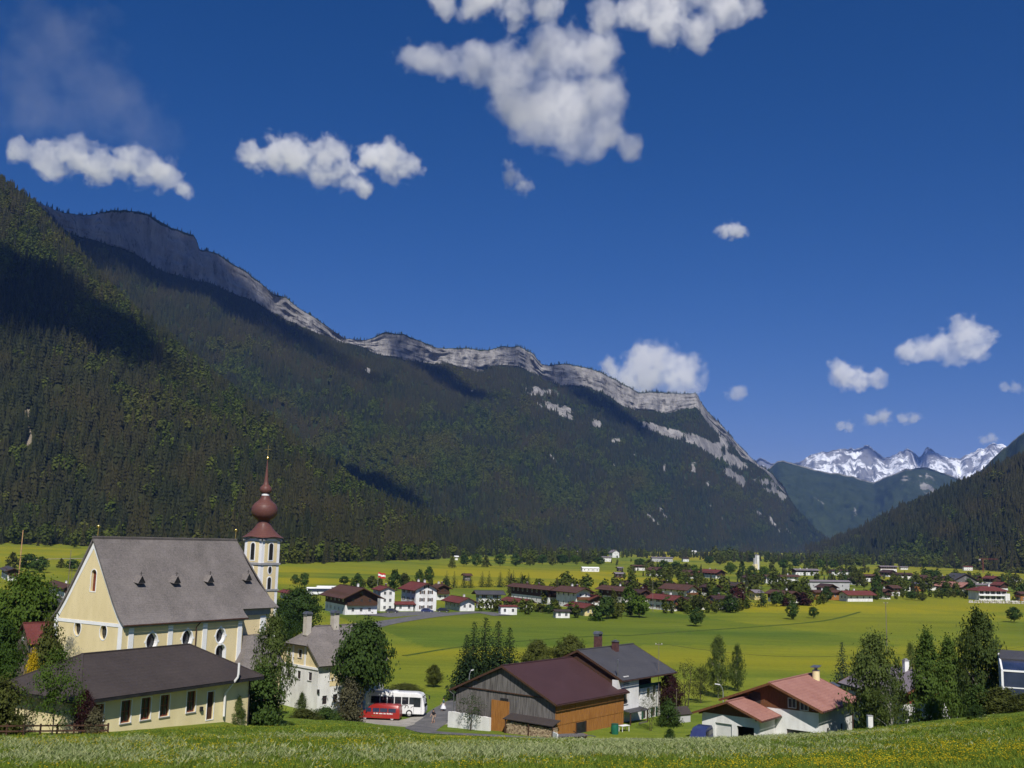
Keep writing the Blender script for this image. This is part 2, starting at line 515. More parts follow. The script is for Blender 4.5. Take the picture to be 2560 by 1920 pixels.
D = 2560 / 2212.0      # some outlines were read off a 2212-wide view
def mountain(name, sky, foot, cliff=None, nu=260, ncl=16, nsl=60, jag=2.0, jagw=40.0, gully=22.0, gscale=160.0, bulge=30.0, bscale=230.0,
             patches=(), flute=9.0, mat=None, cyl=0.0, conc=1.15, rockbias=0.0, snowfn=None, seed=1, back=(700, 1500)):
    sky, foot = np.array(sky, float), np.array(foot, float)
    px = np.linspace(sky[0, 0], sky[-1, 0], nu)
    py = np.interp(px, sky[:, 0], sky[:, 1])
    Y0 = np.interp(px, sky[:, 0], sky[:, 2])
    py = py + fbm(px / jagw, px * 0 + seed, 4, seed) * jag
    Yf = np.interp(px, foot[:, 0], foot[:, 1])
    pc = np.interp(px, cliff[:, 0], cliff[:, 1]) if cliff is not None else py + 3
    pc = np.maximum(pc + fbm(px / 30, px * 0 + 2, 3, seed + 7) * (5 if cliff is not None else 0), py + 2)
    rows_Y, rows_Z, rows_s, rows_c = [], [], [], []
    rr = [ray(a, b) for a, b in zip(px * D, py * D)]
    rx = np.array([q[0] for q in rr])
    Z0 = EYE + np.array([q[1] for q in rr]) * Y0
    Zc_ratio = np.array([ray(a, b)[1] for a, b in zip(px * D, pc * D)])
    hgt = (pc - py) * D / FPX * Y0
    Y1 = Y0 - hgt * 0.22 - 6
    Z1 = EYE + Zc_ratio * Y1
    Z1 = np.minimum(Z1, Z0 - 2)
    wlen = np.concatenate([[0], np.cumsum(np.hypot(np.diff(rx * Y0), np.diff(Y0)))])
    for k in (2, 1):                                      # the far side
        rows_Y.append(Y0 + back[k - 1]); rows_Z.append(np.where(k == 2, -20.0, Z0 * 0.55)); rows_s.append(px * 0 + 0); rows_c.append(px * 0)
    rows_Y.append(Y0 + 90); rows_Z.append(Z0 - 22); rows_s.append(px * 0); rows_c.append(px * 0)
    bul = fbm(wlen / bscale, wlen * 0 + 5, 3, seed + 3) * bulge
    for k in range(ncl):
        s = k / ncl
        fl = (fbm(wlen / 45, wlen * 0 + s * 1.6, 4, seed + 5) * flute + (np.abs(fbm(wlen / 110, wlen * 0 + s * .8, 3, seed + 6)) - .25) * flute * 2.6 + fbm(wlen / 70, wlen * 0 + s * 9, 3, seed + 8) * flute * .5) * min(1, s * 4) * np.minimum(1, hgt / 40)
        rows_Y.append(Y0 + (Y1 - Y0) * s ** 0.8 - bul * min(1, 0.35 + s) + fl)
        rows_Z.append(Z0 + (Z1 - Z0) * s); rows_s.append(px * 0 - 1 + s); rows_c.append(np.minimum(1, hgt / 14))
    for k in range(nsl):
        s = k / (nsl - 1)
        ramp_s = s ** 0.9
        Yk = Y1 + (Yf - Y1) * ramp_s
        Zk = Z1 * (1 - s) ** conc - 12 * s
        g = np.abs(fbm(wlen / gscale + 0.6 * s, wlen * 0 + s * 2.2, 4, seed + 9)) * 2 - 0.5
        env = math.sin(math.pi * min(1, s * 1.02 + 0.02)) ** 0.7
        Yk = Yk + g * gully * env - bul * (1 - s) ** 2
        Zk = Zk + fbm(wlen / 60, wlen * 0 + s * 12, 3, seed + 15) * gully * 0.22 * env
        rows_Y.append(Yk); rows_Z.append(Zk); rows_s.append(px * 0 + s); rows_c.append(px * 0)
    YY, ZZ, SS, CC = (np.stack(q, 1) for q in (rows_Y, rows_Z, rows_s, rows_c))
    XX = rx[:, None] * YY
    V = np.stack([XX, YY, ZZ], -1)
    me = np_mesh(name, V.reshape(-1, 3), grid_faces(*YY.shape), True)
    # bare rock: the cliff band and the scars lower down
    fw, up = YY * _ct + (ZZ - EYE) * _st, -YY * _st + (ZZ - EYE) * _ct
    a, b2 = XX / fw * FPX, -up / fw * FPX
    PX, PY = (1280 + a * _c - b2 * _s) / D, (960 + a * _s + b2 * _c) / D
    rock = CC * 0.95 + rockbias
    cap = sstep(0.0, 1.0, (SS + 1) / 0.10) * (SS < 0) + (SS >= 0)
    rock = rock * np.where(SS < 0, 0.15 + 0.85 * cap, 1)
    for (cx, cy_, sx, sy, rot, amt) in patches:
        dx, dy = PX - cx, PY - cy_
        c, s = math.cos(R(rot)), math.sin(R(rot))
        e = ((dx * c + dy * s) / sx) ** 2 + ((-dx * s + dy * c) / sy) ** 2
        rock = rock + amt * np.exp(-e ** 1.2) * np.clip(1.0 + 1.0 * fbm(PX / 6.5, PY / 9, 4, seed + 60), 0, 1.5)
    fattr(me, 'rock', np.clip(rock, -1, 1.3))
    if snowfn is not None:
        fattr(me, 'snow', snowfn(PX, PY, SS, ZZ))
    if cliff is not None:                                 # crags stay sharp
        fl_ = np.ones((V.shape[0] - 1, V.shape[1] - 1), bool)
        fl_[:, 3:3 + ncl] = False
        me.polygons.foreach_set('use_smooth', fl_.ravel())
    o = link(name, me, None, mat)
    tag(o, kind='structure')
    return V, rock, SS, PX, PY

M_main = mountain_mat('limestone_and_wood', (0.18, 0.172, 0.168), (0.36, 0.345, 0.33), (0.018, 0.028, 0.010), (0.035, 0.05, 0.016))
M_spur = mountain_mat('wooded_slope', (0.20, 0.17, 0.12), (0.34, 0.29, 0.21), (0.022, 0.026, 0.010), (0.045, 0.05, 0.018))
M_far = mountain_mat('distant_wood', (0.16, 0.155, 0.15), (0.30, 0.29, 0.27), (0.020, 0.030, 0.014), (0.040, 0.055, 0.022), fine=0.006, streak=0.008)
M_snow = mountain_mat('snow_peaks', (0.16, 0.16, 0.17), (0.26, 0.26, 0.27), (0.10, 0.10, 0.10), (0.16, 0.16, 0.16), snow=(0.85, 0.87, 0.9), fine=0.004, streak=0.004)

SPUR = mountain('wooded_hill',
    [(-700, 60, 2100), (-300, 235, 1950), (-120, 330, 1850), (0, 385, 1800), (30, 405, 1790), (70, 432, 1770), (100, 470, 1760), (150, 520, 1740), (200, 575, 1720), (250, 630, 1700),
     (300, 675, 1680), (350, 715, 1660), (400, 755, 1640), (450, 800, 1620), (500, 840, 1600), (550, 885, 1580), (600, 925, 1560), (650, 965, 1550),
     (700, 1003, 1550), (760, 1042, 1550), (830, 1083, 1560), (900, 1112, 1620), (980, 1140, 1750), (1060, 1163, 1900), (1130, 1180, 2020), (1190, 1190, 2150)],
    [(-700, 1000), (0, 985), (300, 910), (600, 810), (750, 830), (900, 1080), (1000, 1480), (1190, 2050)],
    nu=260, ncl=3, nsl=80, jag=3, gully=34, gscale=150, bulge=0, mat=M_spur, conc=1.05,
    patches=[(58, 900, 10, 34, 8, 0.8), (62, 960, 9, 22, 0, 0.75), (60, 935, 6, 10, 0, 0.8), (175, 845, 8, 20, 10, 0.45), (265, 755, 6, 14, -20, 0.55), (345, 795, 12, 6, 40, 0.7), (430, 790, 14, 7, 30, 0.55),
             (300, 690, 6, 5, 0, 0.5), (10, 420, 8, 10, 0, 0.6), (420, 845, 18, 7, 20, 0.5), (455, 940, 6, 10, 0, 0.4), (500, 1000, 5, 8, 0, 0.35), (250, 900, 8, 6, 0, 0.4), (335, 905, 8, 10, 0, 0.4)],
    seed=4)

_cl = np.array([(-100, 480), (75, 452), (130, 500), (180, 520), (265, 540), (310, 560), (365, 592), (420, 612), (470, 622), (520, 642), (560, 660), (600, 682), (650, 706), (700, 726), (745, 746),
       (790, 752), (830, 768), (870, 772), (905, 779), (960, 783), (1000, 796), (1040, 803), (1080, 792), (1120, 790), (1150, 800), (1200, 828), (1250, 834), (1300, 850), (1340, 874),
       (1380, 892), (1440, 893), (1505, 884), (1530, 915), (1570, 950), (1600, 985), (1620, 1000), (1650, 1018), (1700, 1066), (1790, 1162), (1900, 1200)], float)
MAIN = mountain('limestone_massif',
    [(-260, 330, 2300), (-100, 400, 2400), (20, 420, 2500), (75, 440, 2550), (130, 462, 2620), (180, 466, 2700), (225, 460, 2760), (265, 452, 2820), (320, 462, 2900), (365, 488, 2960), (420, 510, 3030), (431, 541, 3040), (470, 550, 3080),
     (520, 580, 3140), (560, 610, 3200), (590, 635, 3240), (618, 640, 3280), (650, 668, 3310), (700, 700, 3380), (745, 731, 3440), (790, 735, 3500), (830, 717, 3540), (870, 720, 3600), (905, 735, 3650),
     (960, 752, 3740), (1010, 752, 3820), (1055, 758, 3890), (1085, 749, 3930), (1120, 748, 3980), (1150, 762, 4040), (1170, 787, 4070), (1215, 785, 4140), (1250, 790, 4200), (1300, 805, 4290), (1340, 825, 4360),
     (1380, 848, 4430), (1440, 848, 4540), (1505, 853, 4660), (1516, 872, 4680), (1530, 890, 4700), (1570, 930, 4780), (1600, 965, 4850), (1620, 985, 4900), (1640, 1005, 4950), (1670, 1025, 5030), (1690, 1045, 5080), (1705, 1075, 5130),
     (1730, 1110, 5200), (1760, 1142, 5280), (1800, 1170, 5400)],
    [(-260, 1300), (75, 1350), (500, 1600), (900, 1900), (1100, 2300), (1300, 2900), (1500, 3700), (1650, 4400), (1800, 5350)],
    cliff=_cl, nu=520, ncl=22, nsl=90, jag=3.5, jagw=22, gully=70, gscale=280, bulge=85, bscale=210, flute=16, mat=M_main, conc=1.12, seed=11,
    patches=[(1165, 846, 42, 11, 8, 0.95), (1195, 878, 42, 11, 14, 0.85), (1225, 900, 20, 14, 30, 0.6), (1140, 880, 20, 6, 10, 0.5), (1290, 915, 20, 10, 20, 0.8), (1330, 950, 14, 10, 0, 0.6), (800, 800, 14, 7, 10, 0.8),
             (1420, 925, 45, 9, 14, 0.95), (1480, 945, 50, 11, 14, 0.95), (1545, 975, 45, 14, 32, 1.0), (1595, 1000, 30, 9, 35, 1.0), (1560, 950, 26, 12, 50, 0.8), (1580, 1025, 22, 9, 38, 0.9), (1600, 1040, 10, 16, -20, 0.8),
             (1655, 1042, 26, 9, 14, 0.95), (1672, 1062, 24, 7, 16, 0.95), (1690, 1075, 10, 10, 20, 0.6), (1640, 1110, 14, 6, 50, 0.7), (1670, 1130, 26, 7, 48, 0.7), (1700, 1145, 16, 5, 48, 0.55),
             (1405, 1117, 30, 4, 42, 0.9), (1430, 1105, 20, 5, 50, 0.7), (1435, 1010, 7, 14, -10, 0.6), (1500, 1010, 9, 16, -10, 0.7), (1530, 1045, 10, 9, 30, 0.6), (1480, 1030, 6, 10, 0, 0.45),
             (1190, 985, 24, 3, 42, 0.7), (1325, 1005, 4, 6, 0, 0.6), (1230, 1165, 4, 6, 0, 0.6), (1530, 1090, 14, 5, 30, 0.4), (860, 860, 5, 9, 0, 0.5), (920, 840, 4, 12, 0, 0.5), (1020, 840, 4, 10, 0, 0.5), (1060, 855, 5, 12, 0, 0.4),
             (960, 900, 5, 6, 0, 0.4), (640, 790, 8, 5, 0, 0.3), (1270, 985, 4, 5, 0, 0.4), (1370, 980, 5, 7, 0, 0.4), (1560, 1120, 5, 10, 0, 0.4)])

RIGHT = mountain('forest_hill',
    [(1740, 1182, 3700), (1780, 1174, 3500), (1850, 1150, 3200), (1900, 1122, 3000), (1950, 1097, 2850), (2000, 1076, 2700), (2050, 1058, 2550), (2100, 1036, 2400), (2150, 1011, 2250), (2212, 985, 2100),
     (2350, 915, 1900), (2600, 840, 1750), (3000, 760, 1700)],
    [(1740, 3500), (1850, 2500), (1950, 1900), (2050, 1550), (2212, 1300), (2600, 1050), (3000, 950)],
    nu=200, ncl=3, nsl=60, jag=3, gully=28, gscale=190, bulge=0, mat=M_spur, conc=1.1, seed=23)

mountain('dark_mountain',
    [(2060, 1060, 4600), (2095, 1032, 4600), (2130, 1005, 4550), (2150, 985, 4520), (2170, 966, 4500), (2212, 935, 4400), (2400, 820, 4200), (2800, 700, 4000)],
    [(2060, 4400), (2800, 2600)], nu=150, ncl=4, nsl=40, jag=5, jagw=20, gully=60, gscale=200, bulge=0, mat=M_far, seed=31, rockbias=0.12, conc=1.1)

mountain('blue_mountain',
    [(1560, 1090, 7800), (1600, 1060, 7800), (1640, 1030, 7700), (1660, 1012, 7600), (1678, 998, 7600), (1692, 993, 7600), (1720, 1001, 7600), (1760, 1014, 7700), (1800, 1022, 7700), (1850, 1031, 7800), (1888, 1042, 7800), (1920, 1027, 7700),
     (1960, 1013, 7600), (2000, 1010, 7600), (2040, 1021, 7700), (2075, 1036, 7800), (2120, 1060, 7900), (2200, 1090, 7900), (2400, 1110, 7900)],
    [(1560, 6300), (1750, 5900), (1900, 6000), (2400, 6000)], nu=260, ncl=3, nsl=70, jag=3, jagw=16, gully=170, gscale=420, bulge=40, mat=M_far, seed=41, rockbias=0.06, conc=1.05,
    patches=[(2000, 1035, 26, 22, 20, 0.35), (2010, 1060, 30, 10, 20, 0.4), (1955, 1035, 14, 18, 0, 0.3), (1850, 1105, 10, 20, -20, 0.35), (1770, 1080, 40, 10, 20, 0.3), (1900, 1110, 20, 9, 0, 0.25), (1740, 1090, 24, 9, 20, 0.3)])

def _snow(PX, PY, SS, ZZ):
    return np.clip(0.50 + 0.35 * fbm(PX / 25, PY / 12, 3, 51) - 0.9 * np.exp(-(((PX - 1878) / 14) ** 2 + ((PY - 985) / 14) ** 2)) - 0.55 * (PX < 1700), 0, 1.2)
mountain('snow_mountain',
    [(1500, 1050, 12800), (1600, 1018, 12800), (1622, 1004, 12800), (1640, 990, 12700), (1652, 994, 12700), (1665, 1003, 12700), (1700, 1008, 12700), (1730, 995, 12600), (1752, 984, 12600), (1780, 976, 12500), (1800, 971, 12500), (1830, 969, 12500),
     (1850, 967, 12400), (1868, 960, 12400), (1890, 974, 12500), (1912, 985, 12500), (1940, 981, 12500), (1964, 970, 12400), (1985, 985, 12500), (2004, 968, 12400), (2022, 980, 12500), (2050, 990, 12500), (2075, 988, 12500), (2100, 980, 12500),
     (2120, 970, 12400), (2148, 955, 12400), (2165, 961, 12500), (2200, 985, 12500), (2300, 1000, 12500), (2450, 990, 12600)],
    [(1500, 10300), (2450, 10200)], nu=420, ncl=3, nsl=70, jag=7, jagw=14, gully=420, gscale=420, bulge=60, mat=M_snow, seed=57, rockbias=0.7, snowfn=_snow, conc=1.1, back=(900, 1800))

# ------------------------------------------------------------------ instanced woods
def spruce_proto(name, layers, n, seed, mat, rad=0.17):
    r = random.Random(seed)
    vs, fs = [], []
    for k in range(layers):
        t = k / layers
        zt, zb = 1 - t * 0.86 + 0.04, 1 - (t + 1.55 / layers) * 0.86
        rb = rad * (0.12 + (t + 1 / layers) ** 0.85)
        a0 = r.random() * 6.28
        top = len(vs); vs.append((0, 0, min(1, zt)))
        for j in range(2 * n):
            rr = rb * (r.uniform(0.9, 1.15) if j % 2 == 0 else r.uniform(0.5, 0.66))
            a = a0 + j * math.pi / n + r.uniform(-.12, .12)
            vs.append((rr * math.cos(a), rr * math.sin(a), max(0.02, zb + (0.03 if j % 2 else -0.015) + r.uniform(-.01, .01))))
        for j in range(2 * n):
            fs.append((top, top + 1 + j, top + 1 + (j + 1) % (2 * n)))
    return bpy_proto(name, vs, fs, mat)

def bpy_proto(name, vs, fs, mat, smooth=False):
    me = bpy.data.meshes.new(name)
    me.from_pydata(vs, [], fs)
    me.materials.append(mat)
    if smooth:
        me.polygons.foreach_set('use_smooth', [True] * len(me.polygons))
    return bpy.data.objects.new(name, me)

def blob_proto(name, seed, mat, cards=150):
    """broadleaf tree seen from afar: many leaf clumps through an egg-shaped crown, height 1"""
    r = random.Random(seed)
    vs, fs = [], []
    for k in range(cards):
        while True:
            p = Vector((r.uniform(-1, 1), r.uniform(-1, 1), r.uniform(-1, 1)))
            if 0.3 < p.length < 1 + 0.25 * math.sin(3 * p.x + seed) * math.cos(4 * p.z):
                break
        c = Vector((p.x * 0.27, p.y * 0.27, 0.57 + p.z * 0.42))
        nrm = (p + Vector((r.uniform(-.7, .7), r.uniform(-.7, .7), r.uniform(-.3, .9)))).normalized()
        s = nrm.cross(Vector((r.random(), r.random(), 1))).normalized()
        t = nrm.cross(s)
        w = r.uniform(0.06, 0.11)
        b = len(vs)
        vs += [c + s * w, c + t * w * r.uniform(.6, 1), c - s * w, c - t * w * r.uniform(.6, 1)]
        fs.append((b, b + 1, b + 2, b + 3))
    return bpy_proto(name, [tuple(v) for v in vs], fs, mat)

def leaf_mat(name, c1, c2, c3=None, trans=0.25, tint=True, var=0.5):
    m, nt, b = nodes_mat(name)
    oi = nt.nodes.new('ShaderNodeObjectInfo')
    v = coords(nt, 'Object')
    n = noise_n(nt, v, 3.5, 3)
    r = ramp(nt, [(0.3, c1), (0.7, c2)])
    mixf = mixc(nt, var, n, oi.outputs['Random'])
    nt.links.new(mixf, r.inputs[0])
    col = r.outputs[0]
    if c3 is not None:
        a = nt.nodes.new('ShaderNodeAttribute')
        a.attribute_type = 'INSTANCER'
        a.attribute_name = 'ti'
        col = mixc(nt, a.outputs['Fac'], col, c3)
    nt.links.new(col, b.inputs['Base Color'])
    b.inputs['Roughness'].default_value = 0.75
    b.inputs['Specular IOR Level'].default_value = 0.15
    tr = nt.nodes.new('ShaderNodeBsdfTranslucent')
    mx = nt.nodes.new('ShaderNodeMixShader')
    mx.inputs[0].default_value = trans
    out = nt.nodes['Material Output']
    nt.links.new(col, tr.inputs[0])
    nt.links.new(b.outputs[0], mx.inputs[1])
    nt.links.new(tr.outputs[0], mx.inputs[2])
    nt.links.new(mx.outputs[0], out.inputs[0])
    return m

def scatter(name, P, sc, ki, ti, protos, rz=None, sz=None):
    """one object of points, a copy of a prototype grown on each by geometry nodes"""
    n = len(P)
    me = bpy.data.meshes.new(name)
    me.vertices.add(n)
    me.vertices.foreach_set('co', np.asarray(P, np.float32).ravel())
    rz = rng.uniform(0, 6.28, n) if rz is None else rz
    sz = np.ones(n) if sz is None else sz
    a = me.attributes.new('sv', 'FLOAT_VECTOR', 'POINT')
    a.data.foreach_set('vector', np.stack([sc, sc, sc * sz], -1).astype(np.float32).ravel())
    a = me.attributes.new('rv', 'FLOAT_VECTOR', 'POINT')
    a.data.foreach_set('vector', np.stack([rng.normal(0, .03, n), rng.normal(0, .03, n), rz], -1).astype(np.float32).ravel())
    fattr(me, 'ti', ti)
    a = me.attributes.new('ki', 'INT', 'POINT')
    a.data.foreach_set('value', np.asarray(ki, np.int32))
    me.update()
    o = link(name, me)
    src = bpy.data.collections.new(name + '_source')
    for i, p in enumerate(protos):
        p.name = '%s_kind_%c' % (name, 97 + i)
        src.objects.link(p)
    g = bpy.data.node_groups.new(name + '_nodes', 'GeometryNodeTree')
    g.interface.new_socket('Geometry', in_out='INPUT', socket_type='NodeSocketGeometry')
    g.interface.new_socket('Geometry', in_out='OUTPUT', socket_type='NodeSocketGeometry')
    gi, go = g.nodes.new('NodeGroupInput'), g.nodes.new('NodeGroupOutput')
    ci = g.nodes.new('GeometryNodeCollectionInfo')
    ci.inputs['Collection'].default_value = src
    ci.inputs['Separate Children'].default_value = True
    ci.inputs['Reset Children'].default_value = True
    ip = g.nodes.new('GeometryNodeInstanceOnPoints')
    ip.inputs['Pick Instance'].default_value = True
    def na(nm, dt):
        q = g.nodes.new('GeometryNodeInputNamedAttribute')
        q.data_type = dt
        q.inputs[0].default_value = nm
        return next(s for s in q.outputs if s.enabled and s.name == 'Attribute')
    g.links.new(gi.outputs[0], ip.inputs['Points'])
    g.links.new(ci.outputs[0], ip.inputs['Instance'])
    g.links.new(na('ki', 'INT'), ip.inputs['Instance Index'])
    e2r = g.nodes.new('FunctionNodeEulerToRotation')
    g.links.new(na('rv', 'FLOAT_VECTOR'), e2r.inputs[0])
    g.links.new(e2r.outputs[0], ip.inputs['Rotation'])
    g.links.new(na('sv', 'FLOAT_VECTOR'), ip.inputs['Scale'])
    g.links.new(ip.outputs[0], go.inputs[0])
    md = o.modifiers.new('grow', 'NODES')
    md.node_group = g
    return o

def wood_points(grid, dens, rows=None, maxrock=0.45):
    V, rock, SS, PX, PY = grid
    P = V[:-1, :-1]
    e1, e2 = V[1:, :-1] - P, V[:-1, 1:] - P
    area = np.linalg.norm(np.cross(e1, e2), axis=-1)
    rk = rock[:-1, :-1] + fbm(PX[:-1, :-1] / 9, PY[:-1, :-1] / 7, 3, 77) * 0.45
    clear = fbm(PX[:-1, :-1] / 16, PY[:-1, :-1] / 13, 3, 78) < .5
    ok = clear & (SS[:-1, :-1] > -0.97) & (rk < maxrock) & (np.arange(V.shape[1] - 1)[None, :] >= 2)
    inv = (PX[:-1, :-1] > -260) & (PX[:-1, :-1] < 2480)
    lam = area * dens * ok * inv
    cnt = rng.poisson(lam)
    idx = np.repeat(np.arange(cnt.size), cnt.ravel())
    u, v = rng.random(len(idx))[:, None], rng.random(len(idx))[:, None]
    pt = P.reshape(-1, 3)[idx] + e1.reshape(-1, 3)[idx] * u + e2.reshape(-1, 3)[idx] * v
    return pt, PX[:-1, :-1].ravel()[idx], PY[:-1, :-1].ravel()[idx], SS[:-1, :-1].ravel()[idx]

L_spruce_far = leaf_mat('far_spruce_needles', (0.014, 0.019, 0.006), (0.031, 0.036, 0.010), (0.046, 0.039, 0.012), trans=0.1, var=0.7)
L_leaf_far = leaf_mat('far_spring_leaves', (0.042, 0.062, 0.009), (0.084, 0.112, 0.014), (0.095, 0.090, 0.018), trans=0.25, var=0.7)
FAR_PROTOS = lambda: [spruce_proto('s1', 6, 5, 1, L_spruce_far), spruce_proto('s2', 5, 5, 2, L_spruce_far, 0.2), blob_proto('b1', 5, L_leaf_far, 110), blob_proto('b2', 9, L_leaf_far, 130)]

def grow_wood(name, grid, dens, leafy, hs, hb, maxrock=0.45, thin=None):
    P, px, py, ss = wood_points(grid, dens, maxrock=maxrock)
    lf = leafy(px, py, ss) + fbm(px / 42, py / 26, 3, 91) * 0.75 + fbm(px / 9, py / 7, 2, 92) * .25
    lf = sstep(.30, .62, lf)
    kind = np.where(rng.random(len(P)) < np.clip(lf, 0.02, 0.92), 2 + (rng.random(len(P)) < .5), (rng.random(len(P)) < .4).astype(int))
    h = np.where(kind < 2, rng.normal(hs, hs * .28, len(P)), rng.normal(hb, hb * .26, len(P)))
    h = np.clip(h, 6, 34) * np.where(ss < 0, .42, np.where(ss < .04, .6, 1.0))
    ti = np.clip(0.28 + fbm(px / 60, py / 40, 3, 95) * 0.8, 0, 1)
    P[:, 2] -= 0.6
    o = scatter(name, P, h, kind, ti, FAR_PROTOS())
    tag(o, kind='stuff')
    return len(P)

def blobs(x, y, L):
    return sum(a * np.exp(-((x - cx) / sx) ** 2 - ((y - cy_) / sy) ** 2) for cx, cy_, sx, sy, a in L)
n1 = grow_wood('spur_forest', SPUR, 1 / 48, lambda x, y, s: 0.22 + 0.3 * np.exp(-((s - 0.2) / 0.2) ** 2) - 0.12 * (s > 0.6) + blobs(x, y, ((230, 650, 60, 60, .35), (300, 730, 60, 40, .25), (60, 500, 50, 90, .3), (410, 835, 60, 40, .3), (520, 930, 60, 40, .25), (60, 1010, 80, 30, .2))), 19, 14)
n2 = grow_wood('massif_forest', MAIN, 1 / 78, lambda x, y, s: 0.12 + 0.28 * np.exp(-((s - 0.58) / 0.26) ** 2) + blobs(x, y, ((880, 1010, 90, 50, .4), (760, 985, 70, 40, .35), (520, 805, 60, 40, .35), (980, 950, 120, 50, .35), (1120, 1060, 110, 40, .3), (1300, 1080, 110, 40, .25), (660, 880, 70, 40, .3))), 18, 15, maxrock=0.4)
n3 = grow_wood('hill_forest', RIGHT, 1 / 60, lambda x, y, s: 0.18 + 0.2 * (s > 0.7), 21, 16)
print('trees', n1, n2, n3)
# ------------------------------------------------------------------ building kit
from mathutils.geometry import tessellate_polygon

def render_mat(name, c1, c2, **k):
    return surf(name, c1, c2, **k)
W_white = surf('white_render', (0.60, 0.59, 0.57), (0.78, 0.78, 0.77), 0.7, (1, 1, .35), rough=0.9, bump=0.08, bscale=9, spec=0.15)
W_yellow = surf('yellow_render', (0.655, 0.54, 0.305), (0.73, 0.61, 0.365), 0.6, (1, 1, .35), rough=0.9, bump=0.08, bscale=9, spec=0.15)
W_cream = surf('cream_render', (0.67, 0.57, 0.325), (0.76, 0.66, 0.395), 0.6, (1, 1, .35), rough=0.9, bump=0.08, bscale=9, spec=0.15)
W_ochre = surf('ochre_render', (0.55, 0.46, 0.20), (0.66, 0.55, 0.28), 0.4, rough=0.9, bump=0.05, spec=0.15)
W_grey = surf('grey_render', (0.36, 0.36, 0.37), (0.46, 0.46, 0.47), 0.5, rough=0.9, bump=0.05, spec=0.15)
T_white = surf('white_trim', (0.74, 0.74, 0.75), (0.80, 0.80, 0.80), 1.0, rough=0.8, bump=0.03)
T_stone = surf('grey_cornice', (0.25, 0.25, 0.26), (0.33, 0.33, 0.34), 1.0, rough=0.85, bump=0.1)
M_glass = surf('window_glass', (0.012, 0.015, 0.020), (0.03, 0.035, 0.045), 0.8, rough=0.12, bump=0, spec=0.6)
M_blueglass = surf('tinted_glass', (0.02, 0.03, 0.06), (0.04, 0.05, 0.10), 0.5, rough=0.08, bump=0, spec=0.8)
M_darkwood = surf('dark_timber', (0.045, 0.022, 0.013), (0.085, 0.042, 0.024), 3.0, (6, 6, 0.6), rough=0.8, bump=0.2)
M_brownwood = surf('brown_timber', (0.10, 0.042, 0.018), (0.17, 0.072, 0.030), 3.0, (5, 5, 0.5), rough=0.75, bump=0.2)
M_redwood = surf('red_timber', (0.13, 0.030, 0.018), (0.19, 0.05, 0.03), 3.0, (5, 5, 0.5), rough=0.7, bump=0.1)
M_orangewood = surf('oiled_larch', (0.24, 0.098, 0.024), (0.36, 0.165, 0.043), 2.2, (5, 5, 0.35), rough=0.7, bump=0.15)
M_greywood = surf('weathered_boards', (0.062, 0.056, 0.053), (0.19, 0.178, 0.17), 2.0, (6, 6, 0.25), rough=0.9, bump=0.25)
M_metal = surf('zinc', (0.22, 0.23, 0.24), (0.32, 0.33, 0.34), 2.0, rough=0.4, metal=0.8, bump=0.02)
M_copper = surf('gutter_brown', (0.07, 0.035, 0.025), (0.10, 0.05, 0.035), 2.0, rough=0.5, metal=0.3, bump=0.02)
M_gold = surf('gilding', (0.75, 0.52, 0.14), (0.85, 0.62, 0.2), 2.0, rough=0.22, metal=1.0, bump=0)
M_green = surf('green_paint', (0.018, 0.07, 0.05), (0.03, 0.10, 0.07), 2.0, rough=0.6, bump=0.02)
M_black = surf('black_parts', (0.012, 0.012, 0.013), (0.025, 0.025, 0.026), 2.0, rough=0.6, bump=0.02)
M_brick = surf('chimney_brick', (0.07, 0.03, 0.028), (0.12, 0.055, 0.05), 3.0, rough=0.9, bump=0.2)

def roof_mat(name, c1, c2, course=0.33, strength=0.35, vary=0.9, rough=0.85):
    """laid courses: rows run across the fall of the roof, each course stepping a little"""
    if name in MATS:
        return MATS[name]
    m, nt, b = nodes_mat(name)
    v = coords(nt, 'Object')
    n = noise_n(nt, v, 0.35, 6, 0.65)
    n2 = noise_n(nt, v, 5.0, 4, 0.6)
    r = ramp(nt, [(0.32, c1), (0.68, c2)])
    nt.links.new(mixc(nt, 0.5, n, n2), r.inputs[0])
    sep = nt.nodes.new('ShaderNodeSeparateXYZ')
    nt.links.new(v, sep.inputs[0])
    wv = math_n(nt, 'FRACT', math_n(nt, 'DIVIDE', sep.outputs['Z'], course * 0.6))
    col = mixc(nt, math_n(nt, 'MULTIPLY', math_n(nt, 'POWER', wv, 5.0), 0.22), r.outputs[0], tuple(q * 0.45 for q in c1))
    nt.links.new(col, b.inputs['Base Color'])
    b.inputs['Roughness'].default_value = rough
    b.inputs['Specular IOR Level'].default_value = 0.2
    bp = N(nt, 'ShaderNodeBump', Strength=strength, Distance=0.05)
    nt.links.new(math_n(nt, 'ADD', wv, math_n(nt, 'MULTIPLY', n2, vary)), bp.inputs['Height'])
    nt.links.new(bp.outputs[0], b.inputs['Normal'])
    MATS[name] = m
    return m
R_shingle = roof_mat('grey_shingles', (0.10, 0.090, 0.086), (0.23, 0.205, 0.195))
R_brown = roof_mat('brown_tiles', (0.040, 0.022, 0.022), (0.062, 0.034, 0.034), rough=0.7)
R_maroon = roof_mat('maroon_sheet', (0.048, 0.024, 0.026), (0.072, 0.037, 0.039), rough=0.6)
R_slate = roof_mat('dark_slate', (0.045, 0.045, 0.052), (0.085, 0.083, 0.09), rough=0.6)
R_red = roof_mat('red_tiles', (0.24, 0.105, 0.085), (0.38, 0.20, 0.165))
R_darkred = roof_mat('dark_red_tiles', (0.10, 0.026, 0.024), (0.17, 0.05, 0.045))
R_chest = roof_mat('chestnut_tiles', (0.065, 0.032, 0.026), (0.105, 0.055, 0.045))
